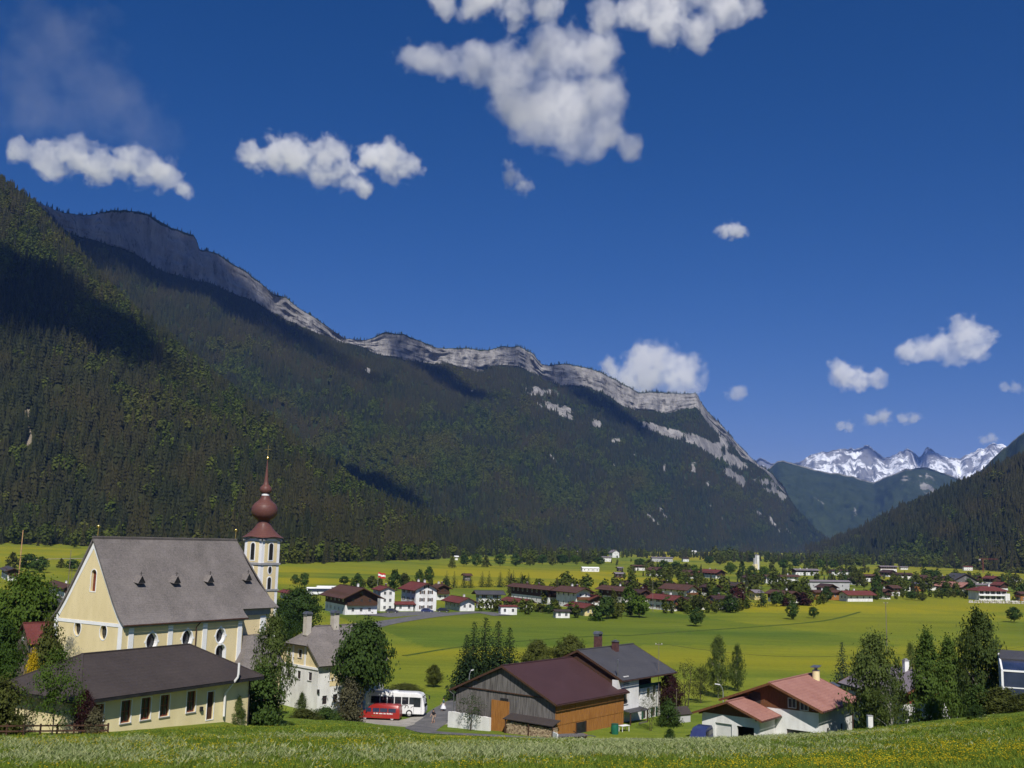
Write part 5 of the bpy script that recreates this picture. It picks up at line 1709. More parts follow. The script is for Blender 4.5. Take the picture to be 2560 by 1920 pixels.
# ------------------------------------------------------------------ the village
V_ = [
 # label, corner px, base py, left end, right end, yaw of right-hand wall, options
 ('big brown roofed chalet beside the tower with glazed gable', 862, 1537, 812, 942, 62, dict(eave=6.0, pitch=25, gable='R', roof=R_chest, upper=M_darkwood, split=.5, ov=(1.8, 1.8), chim=1)),
 ('tall narrow white house with small brown roof next to the big chalet', 950, 1528, 944, 985, 66, dict(eave=7.2, pitch=22, gable='R', roof=R_darkred, ov=(.6, .6), balcony=False, storeys=3, chim=1, minlen=9)),
 ('low garage with dark red roof between two white houses', 990, 1528, 985, 1033, 66, dict(eave=2.6, pitch=20, gable='L', roof=R_darkred, storeys=1, chim=0, balcony=False, ov=(.7, .7))),
 ('three storey white house with green shutters and red brown roof', 1038, 1528, 1012, 1090, 62, dict(eave=7.6, pitch=26, gable='R', roof=R_darkred, storeys=3, shut=M_darkwood, ov=(1.0, 1.2), balcony=False, chim=2, minlen=13)),
 ('dark roofed house behind the three storey white house', 1090, 1500, 1075, 1122, 60, dict(eave=5.0, pitch=24, gable='R', roof=R_chest, upper=M_darkwood, chim=2)),
 ('low white house with red roof at the lane bend', 1150, 1528, 1112, 1186, 64, dict(eave=3.4, pitch=24, gable='R', roof=R_darkred, storeys=1, balcony=False, ov=(1.2, 1.2), chim=1)),
 ('white house with black slate roof beside the spruce row', 1196, 1520, 1190, 1252, 70, dict(eave=5.6, pitch=24, gable='L', roof=R_slate, chim=0, shut=M_brownwood, balcony=False, ov=(1.4, 1.4))),
 ('long dark brown guesthouse with white balconies', 1372, 1512, 1278, 1392, 58, dict(eave=6.4, pitch=20, gable='R', roof=R_chest, upper=M_darkwood, split=.45, ov=(2.0, 1.6), chim=2)),
 ('brown roofed house with white ground floor behind the low red roofs', 1440, 1520, 1393, 1475, 60, dict(eave=6.4, pitch=22, gable='R', roof=R_chest, ov=(1.9, 1.6), chim=2, minlen=14)),
 ('low red roofed wing in front of the guesthouse', 1306, 1524, 1258, 1330, 60, dict(eave=3.0, pitch=20, gable='R', roof=R_darkred, upper=M_darkwood, storeys=1, ov=(1.3, 1.3), chim=0, balcony=False)),
 ('white shed with two round openings at the field edge', 1252, 1537, 1246, 1292, 74, dict(eave=2.9, pitch=8, gable='L', roof=R_darkred, storeys=1, ov=(.3, .3), chim=0, balcony=False)),
 ('maroon roofed pavilion next to the yellow walled house', 1474, 1520, 1424, 1508, 62, dict(eave=3.6, pitch=22, gable='R', roof=R_darkred, upper=M_darkwood, storeys=1, ov=(1.4, 1.4), chim=0, balcony=False)),
 ('small yellow walled house with maroon roof', 1462, 1540, 1420, 1490, 62, dict(eave=3.2, pitch=22, gable='R', roof=R_darkred, wall=W_ochre, storeys=1, ov=(1.2, 1.2), chim=0, balcony=False)),
 ('low white shed with grey roof before the yellow walled house', 1390, 1545, 1384, 1424, 74, dict(eave=2.3, pitch=14, gable='L', roof=R_dark, storeys=1, ov=(.5, .5), chim=0, balcony=False)),
 ('brown timber house with one dark chimney behind the large green tree', 1556, 1508, 1498, 1580, 60, dict(eave=5.6, pitch=24, gable='R', roof=R_chest, upper=M_darkwood, split=.45, ov=(1.6, 1.4), chim=1)),
 ('white house with bright maroon roof and white chimneys', 1684, 1528, 1622, 1710, 58, dict(eave=4.6, pitch=24, gable='R', roof=R_darkred, ov=(1.3, 1.3), chim=2, shut=M_brownwood)),
 ('brown roofed house with white gable above the maroon roof', 1716, 1502, 1656, 1742, 56, dict(eave=5.4, pitch=27, gable='R', roof=R_chest, ov=(1.6, 1.5), chim=1)),
 ('lilac roofed low house beside the white gable', 1756, 1524, 1704, 1770, 60, dict(eave=3.6, pitch=20, gable='R', roof=R_brown, upper=M_darkwood, storeys=1, ov=(1.2, 1.2), chim=0, balcony=False)),
 ('white house half hidden by the large wine red tree', 1790, 1524, 1776, 1840, 66, dict(eave=4.6, pitch=22, gable='L', roof=R_brown, ov=(1.3, 1.2), chim=1)),
 ('brown roofed bungalow beside the wine red bush', 1972, 1508, 1920, 1996, 60, dict(eave=4.2, pitch=22, gable='R', roof=R_chest, upper=M_darkwood, split=.4, storeys=1, ov=(1.6, 1.4), chim=1, balcony=False)),
 ('small pale roofed house between the two tall spruces', 1888, 1500, 1872, 1905, 62, dict(eave=3.8, pitch=22, gable='L', roof=R_lilac, wall=W_ochre, storeys=1, chim=0, balcony=False)),
 ('orange timber house with brown roof at the yellow field', 2040, 1500, 2034, 2098, 72, dict(eave=4.2, pitch=20, gable='L', roof=R_chest, wall=M_orangewood, storeys=1, ov=(1.2, 1.2), chim=1, balcony=False)),
 ('white house with maroon roof and stepped terrace beside the orange house', 2120, 1504, 2098, 2182, 66, dict(eave=3.8, pitch=22, gable='L', roof=R_darkred, upper=None, storeys=1, ov=(1.5, 1.5), chim=1, balcony=False)),
 ('long grey barn with lilac roof', 2016, 1476, 2012, 2124, 70, dict(eave=5.6, pitch=20, gable='L', roof=R_lilac, wall=W_grey, storeys=1, ov=(.7, .7), chim=0, balcony=False, win=(1, 3), name='barn')),
 ('red roofed far house beside the tall dark poplar', 1790, 1446, 1750, 1812, 60, dict(eave=4.6, pitch=24, gable='R', roof=R_darkred, upper=M_darkwood, ov=(1.6, 1.4), chim=2)),
 ('long chestnut roofed house with two white bays', 1916, 1458, 1910, 1954, 68, dict(eave=5.2, pitch=22, gable='L', roof=R_chest, ov=(1.4, 1.4), chim=1)),
 ('chestnut roofed house beside the one with white bays', 1958, 1458, 1950, 1996, 68, dict(eave=5.2, pitch=22, gable='L', roof=R_chest, ov=(1.4, 1.4), chim=1)),
 ('wide grey roofed house above the long chestnut roofs', 1990, 1438, 1980, 2046, 66, dict(eave=5.0, pitch=18, gable='L', roof=R_lilac, upper=M_darkwood, ov=(1.4, 1.4), chim=2)),
 ('small dark roofed house above the long grey barn', 2080, 1438, 2072, 2124, 66, dict(eave=4.6, pitch=20, gable='L', roof=R_brown, ov=(1.2, 1.2), chim=1)),
 ('brown roofed house beside the large dark green tree', 2164, 1454, 2156, 2202, 66, dict(eave=5.0, pitch=22, gable='L', roof=R_chest, upper=M_darkwood, ov=(1.3, 1.3), chim=0)),
 ('grey roofed inn with white balcony rows at the wood edge', 2202, 1430, 2196, 2242, 66, dict(eave=6.6, pitch=18, gable='L', roof=R_lilac, upper=M_darkwood, ov=(1.6, 1.4), chim=0)),
 ('tiny grey house next to the inn', 2252, 1424, 2248, 2270, 66, dict(eave=3.6, pitch=20, gable='L', roof=R_lilac, chim=0, storeys=1, balcony=False)),
 ('low brown roofs house in the gardens', 2240, 1448, 2228, 2282, 64, dict(eave=4.6, pitch=20, gable='L', roof=R_brown, upper=M_darkwood, chim=0)),
 ('dark gabled house with tiny white window', 2232, 1490, 2216, 2250, 60, dict(eave=4.8, pitch=24, gable='L', roof=R_chest, upper=M_darkwood, split=.45, chim=0)),
 ('maroon gabled house next to the black roofed one', 2262, 1478, 2250, 2276, 60, dict(eave=5.4, pitch=24, gable='L', roof=R_brown, chim=1)),
 ('black roofed house with orange timber front', 2284, 1478, 2276, 2314, 66, dict(eave=5.0, pitch=22, gable='L', roof=R_slate, wall=M_orangewood, chim=0, ov=(1.2, 1.2))),
 ('long red tiled house with pale porch', 2402, 1482, 2346, 2432, 56, dict(eave=4.0, pitch=20, gable='R', roof=R_red, upper=M_brownwood, storeys=1, ov=(1.8, 1.6), chim=0, balcony=False)),
 ('small red tiled house beside the long red one', 2328, 1476, 2320, 2354, 66, dict(eave=3.6, pitch=22, gable='L', roof=R_red, storeys=1, chim=1, balcony=False)),
 ('large dark barn with wide grey gable', 2386, 1464, 2384, 2442, 74, dict(eave=4.6, pitch=24, gable='R', roof=R_slate, wall=M_greywood, storeys=1, ov=(1.2, 1.0), chim=0, balcony=False, minlen=14, win=(2, 1), name='barn')),
 ('low lilac roofed house behind the white modern one', 2440, 1474, 2434, 2500, 66, dict(eave=3.6, pitch=16, gable='L', roof=R_lilac, storeys=1, chim=2, balcony=False)),
 ('white house with small red roof in the distant meadow', 2410, 1426, 2408, 2432, 72, dict(eave=5.4, pitch=20, gable='L', roof=R_darkred, chim=0, ov=(.8, .8), balcony=False)),
 ('glasshouse with pale blue roof at the frame edge', 2526, 1454, 2522, 2552, 72, dict(eave=3.0, pitch=14, gable='L', roof=R_lilac, storeys=1, chim=0, balcony=False)),
 ('timber house corner at the frame edge beside the stone bank', 2552, 1502, 2546, 2580, 66, dict(eave=4.2, pitch=22, gable='L', roof=R_chest, wall=M_orangewood, chim=0)),
 ('dark roofed white house at the frame edge beside the maypole', 18, 1452, -30, 46, 60, dict(eave=5.0, pitch=20, gable='R', roof=R_slate, upper=M_darkwood, ov=(1.5, 1.5), chim=0)),
 ('red brown roofed house behind the church front with white chimney', 160, 1500, 112, 172, 58, dict(eave=4.6, pitch=26, gable='R', roof=R_chest, upper=M_darkwood, ov=(1.2, 1.2), chim=1)),
 ('low red roof by the parked coach beyond the tower', 735, 1500, 700, 742, 60, dict(eave=2.6, pitch=20, gable='R', roof=R_darkred, storeys=1, chim=0, balcony=False)),
 # scattered far houses
 ('long white tent roofed hall in the far meadow', 1456, 1429, 1452, 1498, 72, dict(eave=3.2, pitch=22, gable='L', roof=T_white, storeys=1, ov=(.3, .3), chim=0, balcony=False)),
 ('hay hut with grey roof in the far meadow', 1540, 1444, 1536, 1560, 66, dict(eave=3.2, pitch=22, gable='L', roof=R_lilac, wall=M_darkwood, storeys=1, chim=0, balcony=False, name='hay_hut')),
 ('second hay hut just behind the grey roofed one', 1546, 1428, 1542, 1556, 66, dict(eave=3.2, pitch=22, gable='L', roof=R_lilac, wall=M_darkwood, storeys=1, chim=0, balcony=False, name='hay_hut')),
 ('white steep gabled far house above the hay huts', 1531, 1394, 1529, 1548, 70, dict(eave=9, pitch=34, gable='R', roof=R_lilac, chim=0, balcony=False, minlen=14)),
 ('grey roofed far house beside the steep gabled one', 1506, 1404, 1502, 1528, 68, dict(eave=6, pitch=20, gable='L', roof=R_lilac, chim=0, balcony=False)),
 ('far house with yellow wall at the wood foot', 1430, 1388, 1428, 1444, 68, dict(eave=7, pitch=24, gable='L', roof=R_lilac, wall=W_ochre, chim=0, balcony=False)),
 ('small white far house at the wood foot', 1464, 1388, 1462, 1478, 70, dict(eave=5, pitch=20, gable='L', roof=R_lilac, chim=0, balcony=False)),
 ('white dot of a hut on the meadow below the wood', 1138, 1400, 1136, 1143, 70, dict(eave=4, pitch=20, gable='L', roof=T_white, chim=0, balcony=False, storeys=1)),
 ('single white hut highest at the wood foot', 1370, 1370, 1368, 1376, 70, dict(eave=6, pitch=20, gable='L', roof=T_white, chim=0, balcony=False, storeys=1)),
 ('long grey roofed far hall beyond the trees', 1630, 1404, 1626, 1682, 70, dict(eave=6, pitch=18, gable='L', roof=R_lilac, wall=W_grey, chim=0, balcony=False)),
 ('white roofed far house beside the yellow far field', 1728, 1386, 1722, 1742, 70, dict(eave=8, pitch=18, gable='L', roof=T_white, chim=0, balcony=False)),
 ('brown roofed far house among trees', 1582, 1426, 1580, 1612, 68, dict(eave=4.5, pitch=20, gable='L', roof=R_chest, upper=M_darkwood, chim=0)),
 ('white far house among the belt trees', 1708, 1404, 1704, 1722, 70, dict(eave=5, pitch=20, gable='L', roof=R_brown, chim=0, balcony=False)),
 ('grey hay hut in the yellow field behind the spruces', 1162, 1452, 1158, 1176, 66, dict(eave=3.6, pitch=24, gable='L', roof=R_chest, wall=M_greywood, storeys=1, chim=0, balcony=False, name='hay_hut')),
 # more roofs in the dense right-hand part
 ('dark timber chalet behind the large green tree and its neighbour', 1576, 1482, 1552, 1600, 60, dict(eave=4.6, pitch=22, gable='R', roof=R_brown, upper=M_darkwood, split=.35, chim=1)),
 ('brown chalet in the second row behind the maroon roofed white house', 1664, 1482, 1640, 1690, 60, dict(eave=4.6, pitch=22, gable='R', roof=R_chest, upper=M_darkwood, split=.35, chim=1)),
 ('timber chalet behind the garden of the wine red tree', 1836, 1484, 1812, 1862, 60, dict(eave=4.4, pitch=22, gable='R', roof=R_dark, upper=M_darkwood, split=.35, chim=0)),
 ('dark chalet in front of the long grey barn', 2066, 1484, 2042, 2092, 60, dict(eave=3.6, pitch=22, gable='R', roof=R_brown, upper=M_darkwood, split=.35, storeys=1, chim=0, balcony=False)),
 ('timber chalet right of the orange house with a white base', 2210, 1498, 2186, 2226, 60, dict(eave=4.2, pitch=22, gable='R', roof=R_chest, upper=M_darkwood, split=.4, chim=1)),
 ('brown roofed chalet below the inn', 2222, 1442, 2200, 2240, 60, dict(eave=4.4, pitch=22, gable='R', roof=R_brown, upper=M_darkwood, split=.35, chim=0)),
 ('dark chalet between the belt trees and the hay huts', 1640, 1440, 1616, 1664, 60, dict(eave=4.8, pitch=22, gable='R', roof=R_chest, upper=M_darkwood, split=.35, chim=0)),
 ('low maroon roofed chalet behind the lilac roofed low house', 2500, 1476, 2480, 2520, 60, dict(eave=3.8, pitch=22, gable='R', roof=R_darkred, upper=M_darkwood, split=.35, storeys=1, chim=0, balcony=False)),
 ('brown timber house wedged behind the maroon terrace house', 2188, 1474, 2180, 2216, 62, dict(eave=4.6, pitch=22, gable='R', roof=R_chest, upper=M_darkwood, split=.3, chim=1)),
 ('dark timber house in front of the large barn gable', 2352, 1464, 2330, 2380, 60, dict(eave=4.2, pitch=22, gable='R', roof=R_brown, upper=M_darkwood, split=.3, chim=1)),
 ('chestnut roofed timber house above the red tiled ones', 2310, 1458, 2290, 2330, 58, dict(eave=4.2, pitch=22, gable='R', roof=R_chest, upper=M_darkwood, split=.3, chim=0)),
 ('dark brown house left of the lilac roofed low one', 2438, 1458, 2418, 2456, 60, dict(eave=4.2, pitch=22, gable='R', roof=R_brown, upper=M_darkwood, split=.3, chim=0)),
 ('maroon roofed house behind the hipped white one', 2482, 1460, 2458, 2500, 60, dict(eave=4.6, pitch=20, gable='R', roof=R_darkred, upper=M_darkwood, split=.3, chim=1)),
 ('timber house with grey roof right of the grey barn end', 2136, 1462, 2124, 2160, 60, dict(eave=4.4, pitch=22, gable='R', roof=R_dark, upper=M_darkwood, split=.3, chim=0)),
 ('low brown house between the slim tower and the chestnut roofs', 1876, 1456, 1856, 1900, 60, dict(eave=3.6, pitch=22, gable='R', roof=R_brown, upper=M_darkwood, split=.3, storeys=1, chim=0, balcony=False)),
 ('brown timber house left of the red roofed far house', 1720, 1446, 1700, 1742, 60, dict(eave=4.4, pitch=22, gable='R', roof=R_chest, upper=M_darkwood, split=.3, chim=1)),
 ('dark barn like house behind the white gable house', 1774, 1490, 1754, 1800, 60, dict(eave=4.6, pitch=22, gable='R', roof=R_brown, upper=M_darkwood, split=.3, chim=0)),
 ('brown house squeezed between the guesthouse and its neighbour', 1412, 1506, 1392, 1432, 60, dict(eave=4.4, pitch=22, gable='R', roof=R_chest, upper=M_darkwood, split=.3, chim=0)),
 ('dark roofed timber house left of the copper tree', 1600, 1506, 1578, 1622, 58, dict(eave=4.4, pitch=22, gable='R', roof=R_brown, upper=M_darkwood, split=.35, chim=1)),
 ('brown roofed timber house among the trees beyond the bungalow', 1958, 1486, 1936, 1986, 60, dict(eave=3.8, pitch=22, gable='R', roof=R_chest, upper=M_darkwood, split=.3, storeys=1, chim=0, balcony=False)),
]
for (lb, c, base, l, r, yaw, kw) in V_:
    house(lb, c, base, l, r, yaw, **kw)

# white shed's round doors
# ---- small brown timber house beside the church front
def make_sidehouse():
    Y = 141
    g = Vector((ray(58, 1640)[0] * Y, Y, 3.2))
    B = Bld('timber_house', 'small grey brown timber house with red roof beside the church front', 'house', g, R(50), 'village houses')
    ze = at(58, 1600, Y).z - g.z
    zr = at(58, 1557, Y).z - g.z
    hw, Ln = 3.0, 8.0
    MB().prism([(-hw, -3), (hw, -3), (hw, ze), (0, zr - .05), (-hw, ze)], 'x', 0, Ln).build('wall', surf('brown_render', (.13, .10, .085), (.18, .145, .12), 1.0, rough=.9), B.o)
    gable_roof(B, 0, Ln, hw, ze, zr, R_darkred, .4, .4, .35, t=.18, fascia=M_darkwood)
    for y in (-1.2, 0.8):
        add_window(B, ('x', 0, -1), 'rect', y, ze - 1.6, .7, .9, flat=True, nx=2, ny=1, frame=M_darkwood)
    # small white house mark on the gable
    q = MB()
    q.box(-.05, -.02, .1, 1.1, ze - .1, ze + .1)
    q.add([(-.05, .45, ze + .2), (-.05, .95, ze + .2), (-.05, .7, ze + .5), (-.02, .45, ze + .2), (-.02, .95, ze + .2), (-.02, .7, ze + .5)], [(0, 1, 2), (5, 4, 3), (0, 3, 4, 1), (1, 4, 5, 2), (2, 5, 3, 0)])
    q.build('gable_sign', T_white, B.o)
    W = Bld('terrace_wall', 'pale yellow wall below the small timber house', 'wall', g + Vector((-1.0, -5.5, 0)), R(52))
    q = MB()
    for k in range(4):
        q.box(-.15, .15, -4.2 + k * 2.1, -2.5 + k * 2.1, -3, .9)
    q.box(-.14, .14, -4.4, 4.2, -3, .15)
    q.build('wall_body', W_cream, W.o)
    house('dark slate roofed house behind the small timber house', 92, 1610, 84, 136, 60, eave=at(92, 1560, 170).z - 2, pitch=28, gable='L', roof=R_slate, wall=M_darkwood, storeys=1, chim=0, balcony=False, ov=(.8, .8), zfix=2.0)
make_sidehouse()

# ---- white house among the trees on the right, lilac roof
def make_righthouse():
    g = on_ground(2248, 1796)
    Y = 132
    X = ray(2250, 1790)[0] * Y
    g = Vector((X, Y, at(2250, 1795, Y).z))
    a = Vector((math.sin(R(78)), math.cos(R(78)), 0))
    Wd = abs(span(g, a, 2412, 1790))
    B = Bld('house', 'white house with lilac grey roof half hidden behind the double larch', 'house', g + a * Wd / 2, R(78 - 90), 'village houses')
    hw, Ln = Wd / 2, 12.0
    ze, pitch = 1.6, .42
    zr = ze + hw * pitch + 1.6
    MB().prism([(-hw, -2), (hw, -2), (hw, ze + 1.2), (-hw, ze + 1.2)], 'x', 0, Ln).build('wall', W_white, B.o)
    MB().prism([(-hw - .03, ze + .1), (hw + .03, ze + .1), (hw + .03, ze + 1.3), (0, zr - .1), (-hw - .03, ze + 1.3)], 'x', -.05, Ln + .05).build('gable_boards', M_redwood, B.o)
    gable_roof(B, 0, Ln, hw, ze + 1.45, zr + .1, R_lilac, 1.3, .8, 1.1, t=.22, fascia=M_brownwood)
    for px, w in ((2263.5, 1.1), (2296, 1.2)):
        u, z = B.hit('x', 0, px, 1783)
        add_window(B, ('x', 0, -1), 'rect', u, .35, w, 1.2, flat=True, nx=1, ny=1, frame=T_white, trim=.12, fw=.12)
    u, z = B.hit('x', 0, 2343, 1783)
    q = MB()
    q.box(-.5, .02, u - .35, u + .15, -1.5, ze + .1)
    q.build('entrance_recess', M_darkwood, B.o)
    chimney(B, 5, .3, zr - 1, zr + 1.2, .6, W_white)
    house('red roofed house beyond the large spreading birch', 2440, 1768, 2402, 2470, 62, eave=4.2, pitch=24, gable='R', roof=R_dark, wall=M_darkwood, ov=(1.2, 1.2), chim=0, zfix=1.0, balcony=False)
make_righthouse()

# ---- conservatory at the frame edge
def make_conservatory():
    Y = 104
    X = ray(2508, 1740)[0] * Y
    z0 = at(2508, 1748, Y).z
    B = Bld('conservatory', 'white framed glass conservatory with blue tinted panes at the frame edge', 'conservatory', (X, Y, z0), R(112))
    H = at(2508, 1676, Y).z - z0
    L, W = 7.0, 5.0
    MB().box(-.15, L, -.15, W, -5, -.02).build('base', W_white, B.o)
    q = MB()
    q.box(-.3, L, -.45, .0, -.35, .0)
    q.build('sill_ledge', T_white, B.o)
    def post(p0, p1, w=.14):
        m = MB(); m.bar(p0, p1, w); m.build('frame_bar', T_white, B.o)
    n = 3
    for k in range(n + 1):
        x = L * k / n
        post((x, 0, 0), (x, 0, H), .2 if k == 0 else .12)
        post((x, 0, H), (x, W * .6, H + .8), .12)
    for k in range(1, 3):
        post((0, W * k / 2, 0), (0, W * k / 2, H + 1.2 * k / 2), .12)
    for z in (.05, H * .42, H):
        post((0, 0, z), (L, 0, z), .1 if 0 < z < H else .16)
        post((0, 0, z), (0, W, z), .1)
    post((0, 0, H), (0, W * .6, H + .8), .16)
    for k in range(n):
        x0, x1 = L * k / n + .08, L * (k + 1) / n - .08
        for z0_, z1_ in ((.1, H * .42 - .05), (H * .42 + .05, H - .08)):
            m = MB(); m.box(x0, x1, -.01, .01, z0_, z1_); m.build('pane', M_blueglass, B.o)
        m = MB(); m.slab([(x0, .1, H + .03), (x1, .1, H + .03), (x1, W * .6, H + .78), (x0, W * .6, H + .78)], .02); m.build('roof_pane', M_blueglass, B.o)
    for k in range(2):
        y0, y1 = W * k / 2 + .08, W * (k + 1) / 2 - .08
        m = MB(); m.box(-.01, .01, y0, y1, .1, H - .08); m.build('pane', M_blueglass, B.o)
    MB().box(.3, L, W * .6, W + 2, 0, H + .7).build('house_wall', W_white, B.o)
    q = MB()
    q.slab([(.0, W * .55, H + .9), (L, W * .55, H + .9), (L, W + 2.5, H + 1.35), (.0, W + 2.5, H + 1.35)], .2)
    q.build('house_roof', R_slate, B.o)
make_conservatory()

# ---- white modern house with hipped red roof
def make_modern():
    g = on_ground(2448, 1500)
    yw = R(78)
    a = Vector((math.sin(yw), math.cos(yw), 0))
    L = abs(span(g, a, 2518, 1500))
    B = Bld('villa', 'white modern house with hipped red roof and window front behind the stone bank', 'house', g, yw, 'village houses')
    W = 9.0
    MB().box(0, L, 0, W, -1, 5.0).build('wall', W_white, B.o)
    for z in (.35, 2.9):
        for k in range(5):
            add_window(B, ('y', 0, -1), 'rect', L * (k + .5) / 5, z + .95, L / 5 * .72, 1.7, flat=True, nx=2, ny=1, frame=T_white)
    q = MB()
    q.box(-.6, L + .2, -1.4, -.05, 2.35, 2.55).box(-.6, L + .2, -1.4, -1.3, 2.55, 3.2)
    q.build('balcony', T_white, B.o)
    ov, zr = 1.3, 7.2
    e = [(-ov, -ov, 4.9), (L + ov, -ov, 4.9), (L + ov, W + ov, 4.9), (-ov, W + ov, 4.9)]
    r0, r1 = (W * .5, W / 2, zr), (L - W * .5, W / 2, zr)
    MB().slab([r0, r1, e[1], e[0]], .2).slab([r1, r0, e[3], e[2]], .2).slab([r0, e[0], e[3]], .2).slab([r1, e[2], e[1]], .2).build('roof', R_darkred, B.o)
    q = MB()
    q.box(L - 2.2, L + .6, -1.6, 1.5, -1, 3.6)
    q.build('corner_bay', W_white, B.o)
    chimney(B, L * .55, W / 2, zr - .6, zr + 1.0, .9, W_white)
    # stone bank: each boulder
    M_st = surf('pale_boulder', (.38, .36, .32), (.55, .52, .46), 2.0, rough=.95, bump=.3)
    rr = random.Random(3)
    bank = Bld('stone_bank', 'bank of pale boulders below the white modern house', 'stone bank', on_ground(2424, 1507), R(84))
    Lb = abs(span(bank.org, bank.a, 2580, 1512))
    ms = []
    for k in range(4):
        bm = bmesh.new()
        bmesh.ops.create_icosphere(bm, subdivisions=1, radius=.5)
        for v in bm.verts:
            v.co *= rr.uniform(.75, 1.15)
        me = bpy.data.meshes.new('boulder'); bm.to_mesh(me); bm.free()
        me.materials.append(M_st)
        ms.append(me)
    x = 0.0
    while x < Lb:
        for z in (.2, .95):
            s = rr.uniform(.9, 1.6)
            o = link('boulder', ms[rr.randrange(4)], bank.o)
            o.location = (x + rr.uniform(-.2, .2) + z * .4, rr.uniform(-.2, .2) + z * .4, z)
            o.scale = (s * 1.2, s, s * .8)
            o.rotation_euler = (rr.uniform(-.4, .4), rr.uniform(-.4, .4), rr.uniform(0, 6))
        x += rr.uniform(1.0, 1.4)
make_modern()

# ---- slim white tower far off
def make_fartower():
    g = on_ground(1893, 1424)
    B = Bld('tower', 'slim white tower with cream side block among the far trees', 'tower', g, R(60))
    h = at(1893, 1388, g.y).z - g.z
    MB().box(0, 3.2, 0, 3.2, -1, h).build('shaft', W_white, B.o)
    MB().slab([(-.2, -.2, h + .1), (3.4, -.2, h + .1), (3.4, 3.4, h + .9), (-.2, 3.4, h + .9)], .2).build('roof', R_lilac, B.o)
    MB().box(-4.4, -.1, -1, 3, -1, h * .38).build('side_block', W_cream, B.o)
    MB().box(-3.8, -2.0, .0, 2.0, h * .38, h * .8).build('side_turret', W_grey, B.o)
make_fartower()
# ------------------------------------------------------------------ trees one can tell apart
B_bark = surf('bark', (0.05, 0.038, 0.028), (0.11, 0.085, 0.06), 4, (1, 1, .3), rough=.95, bump=.3)
B_birch = surf('birch_bark', (0.16, 0.14, 0.12), (0.62, 0.58, 0.52), 5, (.4, .4, 3), rough=.85, bump=.1, lo=.42, hi=.55)
LEAF = {
    'birch': leaf_mat('birch_leaves', (0.055, 0.082, 0.020), (0.10, 0.135, 0.032), trans=.35),
    'maple': leaf_mat('maple_leaves', (0.042, 0.080, 0.011), (0.080, 0.130, 0.016), trans=.3),
    'dark': leaf_mat('dark_leaves', (0.030, 0.058, 0.012), (0.056, 0.096, 0.019), trans=.25),
    'olive': leaf_mat('olive_leaves', (0.050, 0.062, 0.014), (0.092, 0.105, 0.022), trans=.3),
    'copper': leaf_mat('copper_leaves', (0.030, 0.010, 0.011), (0.055, 0.018, 0.018), trans=.2),
    'spruce': leaf_mat('spruce_needles', (0.013, 0.028, 0.009), (0.030, 0.052, 0.014), trans=.08),
    'bluespruce': leaf_mat('pine_needles', (0.022, 0.040, 0.022), (0.042, 0.066, 0.032), trans=.08),
    'larch': leaf_mat('larch_needles', (0.046, 0.085, 0.014), (0.085, 0.135, 0.023), trans=.25),
    'yellow': leaf_mat('forsythia_flowers', (0.45, 0.32, 0.01), (0.60, 0.46, 0.02), trans=.3),
    'blossom': leaf_mat('fruit_blossom', (0.30, 0.30, 0.20), (0.52, 0.48, 0.40), trans=.3),
    'twig': leaf_mat('bare_twigs', (0.050, 0.048, 0.026), (0.088, 0.082, 0.042), trans=.1),
}
def leaf_cards(centres, nrm_out, size, r, aspect=.65):
    n = len(centres)
    nr = nrm_out + r.normal(0, .55, (n, 3)) + np.array([0, 0, .35])
    nr /= np.linalg.norm(nr, axis=1)[:, None]
    t = np.cross(nr, r.normal(0, 1, (n, 3)))
    t /= np.linalg.norm(t, axis=1)[:, None]
    b = np.cross(nr, t)
    s = (np.asarray(size) * r.uniform(.6, 1.3, n))[:, None]
    V = np.stack([centres + t * s, centres + b * s * aspect, centres - t * s, centres - b * s * aspect], 1).reshape(-1, 3)
    return V, np.arange(4 * n).reshape(-1, 4)

SHAPES = {
    'round': (.22, lambda t: np.sin(np.pi * np.clip(t * .93 + .06, 0, 1)) ** .62),
    'egg': (.16, lambda t: np.sin(np.pi * np.clip(t, 0, 1) ** .74 * .97 + .03) ** .68),
    'high': (.36, lambda t: np.sin(np.pi * np.clip(t, 0, 1) ** .72 * .96 + .04) ** .7),
    'tall': (.10, lambda t: np.sin(np.pi * np.clip(t, 0, 1) ** .62 * .96 + .03) ** .8),
    'cone': (.06, lambda t: np.clip(1.0 - t, 0, 1) ** .66 * np.clip(t * 9 + .35, 0, 1)),
    'bush': (.0, lambda t: np.sqrt(np.clip(1 - t ** 2, 0, 1))),
    'spread': (.30, lambda t: np.sin(np.pi * np.clip(t * .9 + .09, 0, 1)) ** .5),
}
def crown_mesh(name, shape, nclump, per, size, seed, sig=.055, lobes=.22, surf_bias=.42):
    r = np.random.default_rng(seed)
    z0, f = SHAPES[shape]
    t = r.random(nclump) ** .9
    th = r.uniform(0, 2 * np.pi, nclump)
    lob = 1 + lobes * (np.sin(3 * th + seed) * np.cos(7 * t + seed * 2) + .5 * np.sin(5 * th - 9 * t + seed))
    rad = .5 * f(t) * lob * r.random(nclump) ** surf_bias
    C = np.stack([rad * np.cos(th), rad * np.sin(th), z0 + (1 - z0) * t * .95], 1)
    out = C - np.array([0, 0, z0 + (1 - z0) * .42])
    out /= np.linalg.norm(out, axis=1)[:, None] + 1e-6
    k = r.integers(0, nclump, nclump * per)
    sg = sig * r.uniform(.5, 1.4, nclump)[k][:, None]
    P = C[k] + r.normal(0, 1, (len(k), 3)) * sg * np.array([1.1, 1.1, .8])
    P[:, 2] = np.maximum(P[:, 2], .01)
    V, F = leaf_cards(P, out[k] * 1.1, size, r)
    return np_mesh(name, V, F), C

